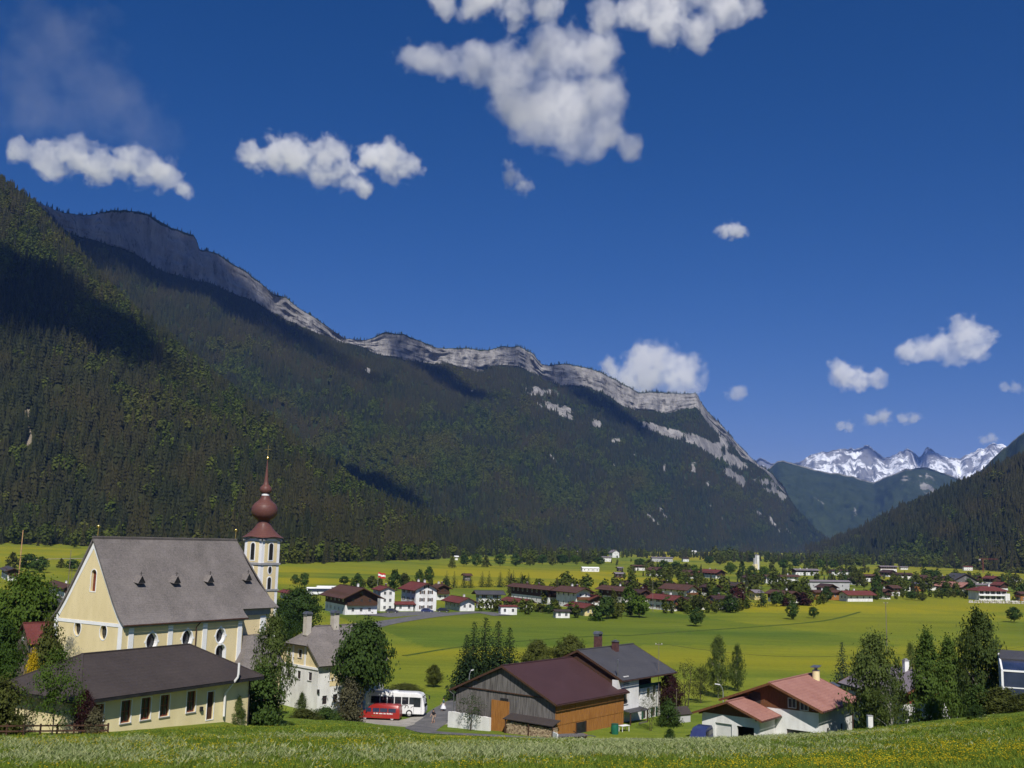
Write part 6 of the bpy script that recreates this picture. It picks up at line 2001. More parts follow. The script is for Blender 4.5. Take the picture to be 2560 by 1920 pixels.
def trunk_mesh(name, C, z0, seed, r0=.02, limbs=14, lean=.02, stems=1):
    r = random.Random(seed)
    mb = MB()
    for s in range(stems):
        a0 = s * 2.4 + .5
        off = (0 if stems == 1 else .07)
        base = Vector((off * math.cos(a0) * .4, off * math.sin(a0) * .4, -.03))
        top = Vector((off * math.cos(a0) * 2 + r.uniform(-lean, lean), off * math.sin(a0) * 2 + r.uniform(-lean, lean), .9))
        pts = [base.lerp(top, k / 5) + Vector((r.uniform(-1, 1) * .008, r.uniform(-1, 1) * .008, 0)) for k in range(6)]
        mb.tube(pts, [r0 * (1 - .16 * k) for k in range(6)], 6)
        pick = r.sample(range(len(C)), min(limbs, len(C)))
        for i in pick:
            c = Vector(C[i])
            t = max(.08, min(.85, c.z - .12 - r.uniform(0, .12)))
            q = base.lerp(top, t)
            m = q.lerp(c, .5) + Vector((0, 0, .02))
            mb.tube([q, m, c], [r0 * .4, r0 * .25, r0 * .08], 4, cap=False)
    return mb.mesh(name)

def spruce_mesh(name, seed, whorls=22, br=9, cards=7, droop=.05, rag=.2, size=.03):
    r = np.random.default_rng(seed)
    P, O = [], []
    for k in range(whorls):
        t = (k + .4) / whorls
        z = .06 + .92 * t
        rad = .5 * (1 - t) ** .82 * (.85 + rag * r.random()) + .012
        m = max(4, int(br * (1 - t * .55)))
        a0 = r.random() * 6.28
        for j in range(m):
            a = a0 + j * 6.283 / m + r.normal(0, .12)
            ln = rad * r.uniform(.75, 1.15)
            for q in range(cards):
                s = (q + r.random()) / cards
                x = ln * s
                zz = z - droop * s + .03 * s * s + r.normal(0, .006)
                side = r.normal(0, .03) * (1.1 - s)
                P.append((x * math.cos(a) - side * math.sin(a), x * math.sin(a) + side * math.cos(a), zz))
                O.append((math.cos(a) * .5, math.sin(a) * .5, .9))
    P, O = np.array(P), np.array(O)
    V, F = leaf_cards(P, O, size * np.clip(1.15 - P[:, 2], .3, 1), r, .6)
    # needles hang: widen cards downwards a little
    return np_mesh(name, V, F), P[::17]

PROTO = {}
def proto(key):
    if key in PROTO:
        return PROTO[key]
    sh, n, per, size, sig, stems, r0 = {
        'round': ('round', 264, 51, 0.0205, .050, 1, .020), 'round2': ('round', 252, 51, 0.0205, .052, 1, .020), 'egg': ('egg', 252, 48, 0.0190, .048, 1, .017), 'egg2': ('egg', 229, 48, 0.0190, .048, 1, .017),
        'high': ('high', 260, 50, .022, .046, 1, .018), 'tall': ('tall', 241, 45, 0.0160, .042, 1, .012), 'tall2': ('tall', 206, 45, 0.0160, .045, 1, .012), 'airy': ('egg', 126, 33, 0.0160, .055, 1, .014), 'cone': ('cone', 276, 45, 0.0167, .038, 1, .014),
        'bush': ('bush', 126, 45, 0.0350, .085, 3, .02), 'bush2': ('bush', 114, 45, 0.0350, .085, 3, .02), 'spread': ('spread', 138, 39, 0.0198, .06, 1, .022), 'sparse': ('spread', 57, 18, 0.0182, .06, 2, .016),
        'm_round': ('round', 90, 16, .055, .055, 1, .022), 'm_round2': ('round', 80, 16, .056, .06, 1, .022), 'm_egg': ('egg', 84, 16, .052, .052, 1, .02), 'm_cone': ('cone', 90, 14, .046, .046, 1, .02),
        'm_bush': ('bush', 44, 18, .09, .095, 2, .02)}.get(key, (None,) * 7)
    sd = sum(map(ord, key))
    if sh is None:
        if key.startswith('m_spruce'):
            cm, C = spruce_mesh(key, sd, 16, 9, 6, size=.05)
        else:
            cm, C = spruce_mesh(key, sd, 30, 12, 12, size=.036)
        tm = trunk_mesh(key + '_trunk', C[:0].tolist(), 0, sd, .018, 0)
    else:
        cm, C = crown_mesh(key, sh, n, per, size, sd, sig)
        tm = trunk_mesh(key + '_trunk', C.tolist(), .1, sd, r0, 16 if n > 100 else 9, stems=stems)
    PROTO[key] = (cm, tm)
    return PROTO[key]
_leafed = {}
def leafed(key, leaf, bark):
    k = (key, leaf, bark.name)
    if k not in _leafed:
        cm, tm = proto(key)
        cm, tm = cm.copy(), tm.copy()
        cm.materials.append(LEAF[leaf])
        tm.materials.append(bark)
        _leafed[k] = (cm, tm)
    return _leafed[k]

_tr = random.Random(99)
def tree(label, px, base, top, w, key='round', leaf='maple', Y=None, bark=None, name=None, group='trees', cat='tree', sink=.15):
    if Y is None:
        g = on_ground(px, base)
    else:
        X = ray(px, base)[0] * Y
        g = Vector((X, Y, gz(X, Y)))
    h = max(1.0, at(px, top, g.y).z - g.z)
    wd = w * g.y / FPX * 1.04
    nm = name or ('spruce_tree' if 'spruce' in key else 'birch_tree' if leaf == 'birch' else 'shrub' if 'bush' in key else 'leafy_tree')
    if 'bush' in key and cat == 'tree':
        cat = 'shrub'
    cm, tm = leafed(key, leaf, bark or (B_birch if leaf == 'birch' else B_bark))
    o = empty(nm, (g.x, g.y, g.z - sink), _tr.uniform(0, 6.28))
    o.scale = (wd, wd, h + sink)
    tag(o, label, cat, group)
    link('crown', cm, o)
    link('trunk', tm, o)
    return o

# ---- trees around the church, rectory and hall
tree('big round maple with dense crown at the frame edge by the maypole', 52, 1640, 1432, 165, 'round', 'maple', Y=150)
tree('second maple crown low at the frame edge, under the maypole maple', -12, 1700, 1548, 110, 'round2', 'maple', Y=132)
tree('leafy tree with dark forked trunk before the hall end wall', 130, 1832, 1622, 130, 'airy', 'maple', Y=77)
tree('slim sapling against the pale hall end wall', 62, 1832, 1730, 70, 'sparse', 'olive', Y=77)
tree('brown budding shrub at the frame edge by the rail fence', 6, 1834, 1700, 92, 'bush', 'olive', Y=80)
tree('purple leaved shrub covering the hall corner', 206, 1836, 1726, 56, 'egg2', 'copper', Y=79)
tree('bare twiggy shrub in front of the hall corner', 236, 1836, 1772, 44, 'bush2', 'twig', Y=78)
tree('bright green bush beside the church front corner', 118, 1700, 1560, 80, 'bush', 'olive', Y=112)
tree('pale blossoming tree before the church front', 168, 1720, 1592, 56, 'airy', 'blossom', Y=106)
tree('yellow flowering bush by the small brown house', 80, 1665, 1632, 36, 'bush2', 'yellow', Y=108)
tree('low green bush at the frame edge below the brown house', 14, 1720, 1640, 60, 'bush', 'maple', Y=104)
tree('tall airy birch between the church and the rectory', 668, 1812, 1528, 108, 'tall', 'birch', Y=103)
tree('dense green bush at the foot of the tall birch', 648, 1818, 1676, 100, 'bush', 'dark', Y=100)
tree('young conical shrub by the hall corner pipe', 590, 1818, 1735, 54, 'cone', 'birch', Y=95)
tree('young birch sapling in front of the white rectory', 752, 1800, 1730, 40, 'cone', 'birch', Y=126)
tree('low shrub left of the red minibus', 812, 1802, 1770, 70, 'bush', 'dark', Y=132)
tree('low dark hedge bush below the rectory wall', 762, 1806, 1776, 70, 'bush2', 'olive', Y=124)
tree('big dark rounded tree beside the rectory', 904, 1796, 1556, 142, 'high', 'dark', Y=146)
tree('dark conifer tip rising behind the big rounded tree', 914, 1700, 1528, 60, 'spruce_a', 'spruce', Y=166)
tree('brown twiggy bush under the big rounded tree', 872, 1800, 1704, 62, 'bush', 'twig', Y=138)
tree('small field tree beside the road bend', 1084, 1718, 1662, 40, 'egg', 'olive')
tree('green hedge bush behind the white coach', 1010, 1760, 1715, 80, 'bush', 'olive', Y=175)
tree('low bush on the slope behind the coach front', 1150, 1745, 1712, 50, 'bush2', 'olive', Y=170)
tree('dark leafy tree below the church tower', 742, 1580, 1470, 110, 'round', 'dark', Y=250)
tree('broad dark tree beside the tower, behind the rectory chimneys', 700, 1590, 1505, 90, 'egg', 'dark', Y=235)
# ---- trees around the barn and farmhouse
for i, (x, b, t, w, lb) in enumerate([(1164, 1712, 1580, 84, 'outermost spruce of the clump behind the barn, nearest the road'), (1182, 1712, 1548, 98, 'tall spruce, second of the clump behind the barn'),
                                      (1211, 1712, 1536, 108, 'tallest spruce in the clump behind the barn'), (1242, 1708, 1544, 100, 'third tall spruce of the clump behind the barn'), (1272, 1702, 1562, 84, 'last spruce of the clump, next to the round trees')]):
    tree(lb, x, b, t, w * 1.35, 'spruce_' + 'abcab'[i], 'spruce', Y=165 + 3 * (i % 3), group='spruces behind the barn')
tree('lower rounded tree behind the barn ridge', 1342, 1690, 1602, 74, 'round2', 'olive', Y=190)
tree('higher rounded tree behind the barn ridge', 1424, 1690, 1590, 82, 'round', 'olive', Y=192)
tree('copper beech at the farmhouse corner', 1672, 1790, 1682, 66, 'egg2', 'copper', Y=152)
tree('gnarled fruit tree behind the copper beech', 1716, 1800, 1650, 76, 'sparse', 'olive', Y=158)
tree('second fruit tree leaning to the farmhouse', 1752, 1770, 1668, 64, 'airy', 'olive', Y=168)
tree('trained fruit tree on the farmhouse wall', 1627, 1815, 1716, 48, 'sparse', 'olive', Y=138.5)
tree('round green bush at the farmhouse corner', 1672, 1808, 1752, 50, 'bush', 'dark', Y=142)
tree('taller birch of the pair in the meadow behind the chalet', 1795, 1752, 1586, 58, 'tall', 'birch', Y=176)
tree('shorter birch of the pair in the meadow', 1843, 1735, 1612, 42, 'tall2', 'birch', Y=186)
tree('shrub on the barn wall', 1178, 1810, 1735, 70, 'sparse', 'dark', Y=136)
tree('dark tussock by the driveway edge', 1674, 1840, 1822, 26, 'bush2', 'dark', Y=112)
# ---- trees on the right
tree('blue green pine beside the chalet roof', 2108, 1790, 1598, 98, 'spruce_c', 'bluespruce', Y=150)
tree('tall dark birch beside the chalet', 2190, 1812, 1584, 128, 'egg', 'birch', Y=124)
tree('grey blossoming tree before the lilac grey roof', 2228, 1806, 1688, 84, 'airy', 'birch', Y=121)
tree('slender pale tree behind the dark birch and the larch', 2280, 1740, 1606, 46, 'tall2', 'birch', Y=175)
tree('taller peak of the double larch in front of the white house', 2322, 1792, 1570, 120, 'cone', 'larch', Y=124)
tree('shorter peak of the double larch in front of the white house', 2376, 1794, 1588, 116, 'cone', 'larch', Y=126)
tree('dark spruce beside the double larch', 2402, 1780, 1624, 46, 'spruce_b', 'spruce', Y=128)
tree('large spreading birch with white trunk near the conservatory', 2458, 1800, 1526, 124, 'egg2', 'birch', Y=112)
tree('olive bush below the conservatory', 2505, 1795, 1722, 96, 'bush', 'olive', Y=92)
tree('dark shrub at the foot of the white trunked birch', 2450, 1806, 1716, 66, 'bush2', 'dark', Y=93)
tree('bush at the frame edge below the conservatory', 2562, 1792, 1735, 80, 'bush', 'olive', Y=88)
tree('small round shrub in the meadow edge', 2444, 1814, 1782, 40, 'bush2', 'dark', Y=88)
tree('lone round tree in the yellow field at the frame edge', 2535, 1556, 1517, 34, 'm_round', 'dark')
tree('lone tree in the yellow field nearest the chalet', 1740, 1566, 1520, 36, 'm_round2', 'dark')
tree('lone tree in the yellow field before the wine red shrubs', 1981, 1549, 1502, 32, 'm_egg', 'dark')
tree('smallest lone tree in the yellow field', 2033, 1546, 1517, 24, 'm_round', 'dark')

# ---- village trees
def row(lb, grp, items, key, leaf, **k):
    for i, (x, b, t, w) in enumerate(items):
        kk = key if isinstance(key, str) else key[i % len(key)]
        ll = leaf if isinstance(leaf, str) else leaf[i % len(leaf)]
        nth = ('first', 'second', 'third', 'fourth', 'fifth', 'sixth', 'seventh', 'eighth', 'ninth', 'tenth', 'last')
        tree(lb if len(items) > 12 else '%s, %s from the tower side' % (lb, nth[sorted(q[0] for q in items).index(x)] if len(items) == 11 else nth[sorted(q[0] for q in items).index(x)]), x, b, t, w, kk, ll, group=grp, **k)
row('small dark spruce in the row behind the slate roofed house', 'spruces behind the slate roofed house', [(1116, 1470, 1424, 30), (1135, 1470, 1426, 30), (1160, 1470, 1430, 27), (1176, 1470, 1432, 27), (1205, 1468, 1426, 30), (1222, 1468, 1425, 30), (1250, 1468, 1424, 34), (1272, 1466, 1420, 40), (1283, 1466, 1424, 30), (1302, 1464, 1428, 27), (1321, 1464, 1430, 25)], ('m_spruce_a', 'm_spruce_b'), 'spruce')
row('leafy tree behind the big chalet', 'trees behind the big chalet', [(893, 1480, 1432, 22), (985, 1476, 1424, 32), (1010, 1474, 1432, 26), (1048, 1466, 1424, 24), (1072, 1460, 1416, 22), (930, 1470, 1440, 30), (860, 1462, 1440, 24)], ('m_round', 'm_egg'), ('dark', 'dark', 'olive'))
row('garden bush before the yellow walled house', 'garden trees before the yellow walled house', [(1350, 1530, 1508, 30), (1372, 1534, 1512, 26), (1390, 1526, 1500, 20), (1430, 1536, 1514, 28)], ('m_bush', 'm_round'), ('olive', 'dark'))
tree('large green tree before the brown gabled house', 1516, 1548, 1490, 44, 'm_round', 'dark')
tree('spruce like dark tree beside the large green one', 1534, 1546, 1476, 38, 'm_cone', 'olive')
tree('bright green round bush at the field edge', 1492, 1552, 1516, 32, 'm_bush', 'maple')
tree('light green tree at the red roofed house gable', 1598, 1544, 1488, 52, 'm_round2', 'maple')
tree('round tree by the maroon pavilion roof', 1572, 1530, 1466, 42, 'm_egg', 'maple')
tree('dark copper tree before the red roofed house', 1612, 1500, 1462, 30, 'm_egg', 'copper')
tree('round bush before the white gabled house', 1672, 1526, 1490, 34, 'm_round', 'dark')
tree('wine red shrub by the white gabled house', 1702, 1528, 1496, 22, 'm_bush', 'copper')
tree('pale weeping tree in the garden behind the lone field tree', 1745, 1528, 1488, 40, 'm_round2', 'olive')
tree('tall dark spruce, nearer of the pair behind the wine red trees', 1864, 1520, 1446, 46, 'm_spruce_a', 'spruce')
tree('tall dark spruce, farther of the pair behind the wine red trees', 1904, 1518, 1450, 46, 'm_spruce_b', 'spruce')
tree('large wine red tree in the village gardens', 1843, 1520, 1468, 40, 'm_round', 'copper')
tree('green garden tree before the large wine red tree', 1826, 1532, 1486, 40, 'm_egg', 'dark')
tree('wine red bush beside the brown roofed bungalow', 2008, 1514, 1482, 34, 'm_bush', 'copper')
tree('small wine red bush before the bungalow', 1962, 1516, 1496, 22, 'm_bush', 'copper')
tree('green tree before the brown roofed bungalow', 1942, 1516, 1478, 32, 'm_round', 'dark')
tree('green tree hiding the orange timber house', 2068, 1504, 1466, 30, 'm_egg', 'dark')
tree('tall dark poplar behind the red roofed far house', 1856, 1450, 1402, 30, 'm_cone', 'spruce')
tree('dark tree left of the copper tree row', 1792, 1498, 1468, 22, 'm_round', 'dark')
tree('large dark green tree in the far gardens', 2194, 1498, 1432, 40, 'm_cone', 'dark')
tree('two toned green tree beside the long grey barn', 2142, 1468, 1422, 30, 'm_egg', 'olive')
tree('slim dark spruce above the long grey barn', 2124, 1440, 1402, 12, 'm_spruce_a', 'spruce')
tree('round green tree before the distant meadow', 2330, 1456, 1424, 38, 'm_round', 'dark')
tree('small spruce before the large dark barn gable', 2450, 1456, 1424, 16, 'm_spruce_b', 'spruce')
tree('spruce in the gardens by the white modern house', 2424, 1482, 1446, 22, 'm_round2', 'dark')
row('garden tree among the roofs between the bungalow and the white modern house', 'garden trees among the right hand roofs', [(2262, 1476, 1446, 22), (2240, 1480, 1440, 26), (2218, 1470, 1450, 18), (2276, 1470, 1448, 18), (2320, 1468, 1450, 16), (2360, 1490, 1472, 24), (2390, 1492, 1474, 22), (2540, 1480, 1436, 34), (2556, 1500, 1462, 30), (2500, 1458, 1440, 22), (2160, 1470, 1440, 20), (2110, 1452, 1436, 16), (2280, 1500, 1478, 30), (2305, 1502, 1482, 26)], ('m_round', 'm_egg', 'm_bush'), ('dark', 'olive', 'dark'))
row('tree in the belt between the yellow meadows and the far roofs', 'trees between the far roofs', [(1600, 1420, 1396, 26), (1624, 1428, 1398, 28), (1660, 1430, 1400, 30), (1690, 1436, 1404, 34), (1716, 1438, 1408, 30), (1735, 1442, 1412, 26), (1772, 1412, 1390, 22), (1800, 1412, 1388, 26), (1826, 1436, 1406, 28), (1880, 1446, 1414, 26), (1890, 1464, 1438, 22), (1912, 1442, 1416, 24), (1500, 1414, 1392, 24), (1470, 1412, 1390, 26), (1438, 1410, 1388, 28), (1406, 1412, 1386, 30), (1380, 1414, 1390, 24), (1960, 1424, 1398, 26), (1990, 1420, 1396, 22), (2020, 1418, 1394, 24), (2050, 1422, 1398, 26), (2084, 1424, 1400, 24)], ('m_round', 'm_egg', 'm_round2'), ('dark', 'olive', 'maple'))
row('leafy tree at the foot of the wooded hill beyond the church roof', 'trees at the foot of the wooded hill', [(70, 1430, 1384, 46), (100, 1432, 1392, 40), (30, 1420, 1380, 40), (180, 1428, 1398, 34), (215, 1425, 1400, 26), (152, 1420, 1396, 24), (760, 1470, 1432, 26), (738, 1460, 1436, 22), (1130, 1420, 1392, 22), (1160, 1416, 1388, 26), (1190, 1416, 1384, 30), (1215, 1418, 1388, 26), (1250, 1416, 1384, 28), (1290, 1416, 1384, 28), (1325, 1414, 1388, 26), (1356, 1412, 1386, 24)], ('m_round', 'm_egg', 'm_cone'), ('dark', 'dark', 'olive'))

# ---- woods on the valley floor that read as one mass
def belt(name, lines, n, hs, seed, leafy=.45):
    r = np.random.default_rng(seed)
    P, H, K, T = [], [], [], []
    for (x0, y0, x1, y1, spread) in lines:
        for k in range(n):
            s = r.random()
            px, py = x0 + (x1 - x0) * s + r.normal(0, 6), y0 + (y1 - y0) * s + r.normal(0, 1) * spread
            rx, rz = ray(px, py)
            if rz > -.004:
                continue
            Yk = min((0 - EYE) / rz, 5200)
            P.append((rx * Yk, Yk, gz(rx * Yk, Yk) - .4))
            H.append(max(5, r.normal(hs, hs * .25)))
            K.append(int(r.integers(2, 4)) if r.random() < leafy else int(r.integers(0, 2)))
            T.append(r.random() * .5)
    o = scatter(name, np.array(P), np.array(H), np.array(K), np.array(T), FAR_PROTOS())
    tag(o, kind='stuff')
belt('valley_woodland', [(1100, 1396, 1500, 1384, 2.5), (1300, 1404, 1500, 1398, 3), (1500, 1390, 1760, 1392, 2.5), (1700, 1386, 2000, 1390, 2.5), (1900, 1404, 2150, 1404, 3), (2040, 1412, 2300, 1414, 2.5), (1760, 1400, 1900, 1404, 3), (2250, 1418, 2560, 1424, 1.5),
                         (640, 1424, 960, 1414, 1.5), (0, 1388, 300, 1396, 1.5), (960, 1412, 1100, 1402, 2)], 130, 13, 5)

belt('village_gardens', [(1320, 1506, 1500, 1504, 3), (1420, 1540, 1620, 1536, 4), (1590, 1512, 1800, 1512, 3), (1700, 1528, 1880, 1524, 2), (1900, 1512, 2060, 1508, 2), (2080, 1500, 2300, 1490, 3), (2200, 1470, 2420, 1468, 4),
                         (2100, 1448, 2300, 1446, 3), (1880, 1442, 2080, 1438, 3), (1700, 1438, 1900, 1448, 4), (2300, 1492, 2450, 1488, 2), (1500, 1482, 1700, 1484, 3), (1560, 1426, 1760, 1428, 5), (1400, 1402, 1640, 1406, 5), (2420, 1466, 2560, 1470, 4), (880, 1470, 1130, 1468, 2)], 15, 4.2, 15, .85)
belt('village_trees', [(1490, 1484, 1780, 1486, 4), (1780, 1492, 2040, 1488, 4), (1700, 1462, 1960, 1466, 4), (2020, 1456, 2300, 1460, 5), (2180, 1480, 2400, 1476, 5), (1900, 1432, 2200, 1434, 4), (1560, 1440, 1760, 1444, 5), (2280, 1452, 2560, 1458, 4), (1280, 1486, 1480, 1484, 3)], 30, 7.5, 19, .8)
belt('garden_hedges', [(1190, 1526, 1420, 1534, 2), (1640, 1534, 1850, 1530, 2), (2180, 1500, 2420, 1494, 2)], 14, 2.2, 17, .95)
# ------------------------------------------------------------------ roads
M_asphalt = surf('asphalt', (0.10, 0.10, 0.105), (0.155, 0.15, 0.15), .6, rough=.95, bump=.1, bscale=20, spec=.1)
M_gravel = surf('gravel', (0.26, 0.245, 0.22), (0.36, 0.34, 0.30), .7, rough=.95, bump=.2, bscale=15, spec=.1)
def ribbon(name, pts, width, mat, lift=.10):
    """a strip of road draped on the ground along points given in metres"""
    P = [Vector((p[0], p[1], 0)) for p in pts]
    # resample
    dense = []
    for i in range(len(P) - 1):
        p0, p1, p2, p3 = P[max(0, i - 1)], P[i], P[i + 1], P[min(len(P) - 1, i + 2)]
        n = max(2, int((p2 - p1).length / 1.2))
        for k in range(n):
            t = k / n
            dense.append(.5 * ((2 * p1) + (p2 - p0) * t + (2 * p0 - 5 * p1 + 4 * p2 - p3) * t * t + (-p0 + 3 * p1 - 3 * p2 + p3) * t ** 3))
    dense.append(P[-1])
    vs = []
    m = 5
    for i, p in enumerate(dense):
        d = (dense[min(i + 1, len(dense) - 1)] - dense[max(i - 1, 0)]).normalized()
        s = Vector((-d.y, d.x, 0))
        w = width if not hasattr(width, '__len__') else np.interp(i / (len(dense) - 1), np.linspace(0, 1, len(width)), width)
        for k in range(m):
            q = p + s * w * (k / (m - 1) - .5)
            vs.append((q.x, q.y, gz(q.x, q.y) + lift - (.12 if k in (0, m - 1) else 0)))
    fs = [(i * m + k, (i + 1) * m + k, (i + 1) * m + k + 1, i * m + k + 1) for i in range(len(dense) - 1) for k in range(m - 1)]
    o = link(name, np_mesh(name, vs, fs, True), None, mat)
    tag(o, kind='structure')
    return o
def xy(px, Y):
    return (ray(px, 1810)[0] * Y, Y)
ribbon('gravel_lot', [xy(880, 143), xy(960, 142.5), xy(1040, 143), xy(1120, 150)], 9.5, M_gravel, .07)
ribbon('village_road', [xy(1190, 176), xy(1150, 163), xy(1105, 150), xy(1058, 138.5), xy(1060, 128.5), xy(1120, 123.5), xy(1220, 121), xy(1330, 119.5), xy(1450, 119), xy(1600, 119.5), xy(1720, 121), xy(1790, 121)], [3.6, 4, 4.4, 5, 4.6, 4.2, 3.6, 3.2, 3.2, 3.4, 5, 6], M_asphalt, .16)
def gxy(px, py):
    p = on_ground(px, py)
    return (p.x, p.y)
ribbon('valley_road', [gxy(900, 1572), gxy(960, 1558), gxy(1040, 1545), gxy(1120, 1536), gxy(1200, 1531), gxy(1260, 1540)], 7.5, M_asphalt, .2)
ribbon('forecourt', [gxy(930, 1540), gxy(1000, 1535), gxy(1100, 1531)], 14, M_asphalt, .14)
ribbon('field_lane', [gxy(1560, 1478), gxy(1700, 1470), gxy(1900, 1468)], 3.0, M_gravel, .15)
ribbon('hill_lane', [gxy(60, 1402), gxy(130, 1398), gxy(220, 1397)], 4.0, M_gravel, .3)

M_track = surf('trodden_grass', (0.040, 0.075, 0.010), (0.085, 0.105, 0.020), .4, rough=.95, bump=.1, spec=.1)
ribbon('field_track', [gxy(1560, 1590), gxy(1700, 1580), gxy(1880, 1568), gxy(2060, 1552), gxy(2150, 1530)], 1.6, M_track, .13)
ribbon('meadow_track', [gxy(1010, 1640), gxy(1200, 1612), gxy(1500, 1590), gxy(1560, 1590)], 1.3, M_track, .13)

# ------------------------------------------------------------------ vehicles
def car_paint(name, c):
    return surf(name, tuple(q * .92 for q in c), c, 1.0, rough=.28, bump=0, spec=.5)
P_white, P_red, P_navy = car_paint('coach_white', (.78, .78, .78)), car_paint('red_paint', (.30, .022, .018)), car_paint('navy_paint', (.03, .04, .12))
M_tyre = surf('tyre', (.012, .012, .012), (.02, .02, .02), 3, rough=.9, bump=.05)
M_hub = surf('hub_cap', (.55, .55, .56), (.65, .65, .66), 3, rough=.35, metal=.4, bump=0)
M_print = surf('script_print', (.06, .035, .03), (.08, .05, .045), 3, rough=.5, bump=0)
M_paleprint = surf('white_print', (.7, .7, .68), (.78, .78, .76), 3, rough=.5, bump=0)

def wheel(parent, x, y, z, r, w):
    q = MB()
    n = 18
    prof = [(r * .62, -w / 2), (r * .95, -w / 2), (r, -w * .3), (r, w * .3), (r * .95, w / 2), (r * .62, w / 2)]
    vs = [(x + p * math.cos(6.2832 * k / n), y + d, z + p * math.sin(6.2832 * k / n)) for p, d in prof for k in range(n)]
    fs = [(i * n + k, i * n + (k + 1) % n, (i + 1) * n + (k + 1) % n, (i + 1) * n + k) for i in range(len(prof) - 1) for k in range(n)]
    q.add(vs, fs)
    o = q.build('wheel', M_tyre, parent, True)
    h = MB()
    vs = [(x + r * .64 * math.cos(6.2832 * k / n), y + s, z + r * .64 * math.sin(6.2832 * k / n)) for s in (-w * .42, w * .42) for k in range(n)]
    h.add(vs, [tuple(range(n)), tuple(reversed(range(n, 2 * n)))] + [(k, (k + 1) % n, (k + 1) % n + n, k + n) for k in range(n)])
    h.build('rim', M_hub, o)

def profile_body(prof, w, taper=.06, tz=1.0):
    """side outline (x,z) lofted across the width, narrowing to the roof"""
    zmax = max(z for x, z in prof)
    mb = MB()
    n = len(prof)
    ys = [-1, -.97, .97, 1]
    vs = []
    for k, y in enumerate(ys):
        for x, z in prof:
            ins = taper * max(0, (z - tz) / max(.1, zmax - tz))
            sc = 1 if k in (1, 2) else 1
            shrink = .04 if k in (0, 3) else 0
            cx = sum(p[0] for p in prof) / n
            vs.append((x + (cx - x) * shrink * .3, (w / 2 - ins) * y, z - shrink * (z - .6) * .25))
    fs = [tuple(range(n)), tuple(reversed(range(3 * n, 4 * n)))]
    for k in range(3):
        fs += [(k * n + i, k * n + (i + 1) % n, (k + 1) * n + (i + 1) % n, (k + 1) * n + i) for i in range(n)]
    return mb.add(vs, fs)

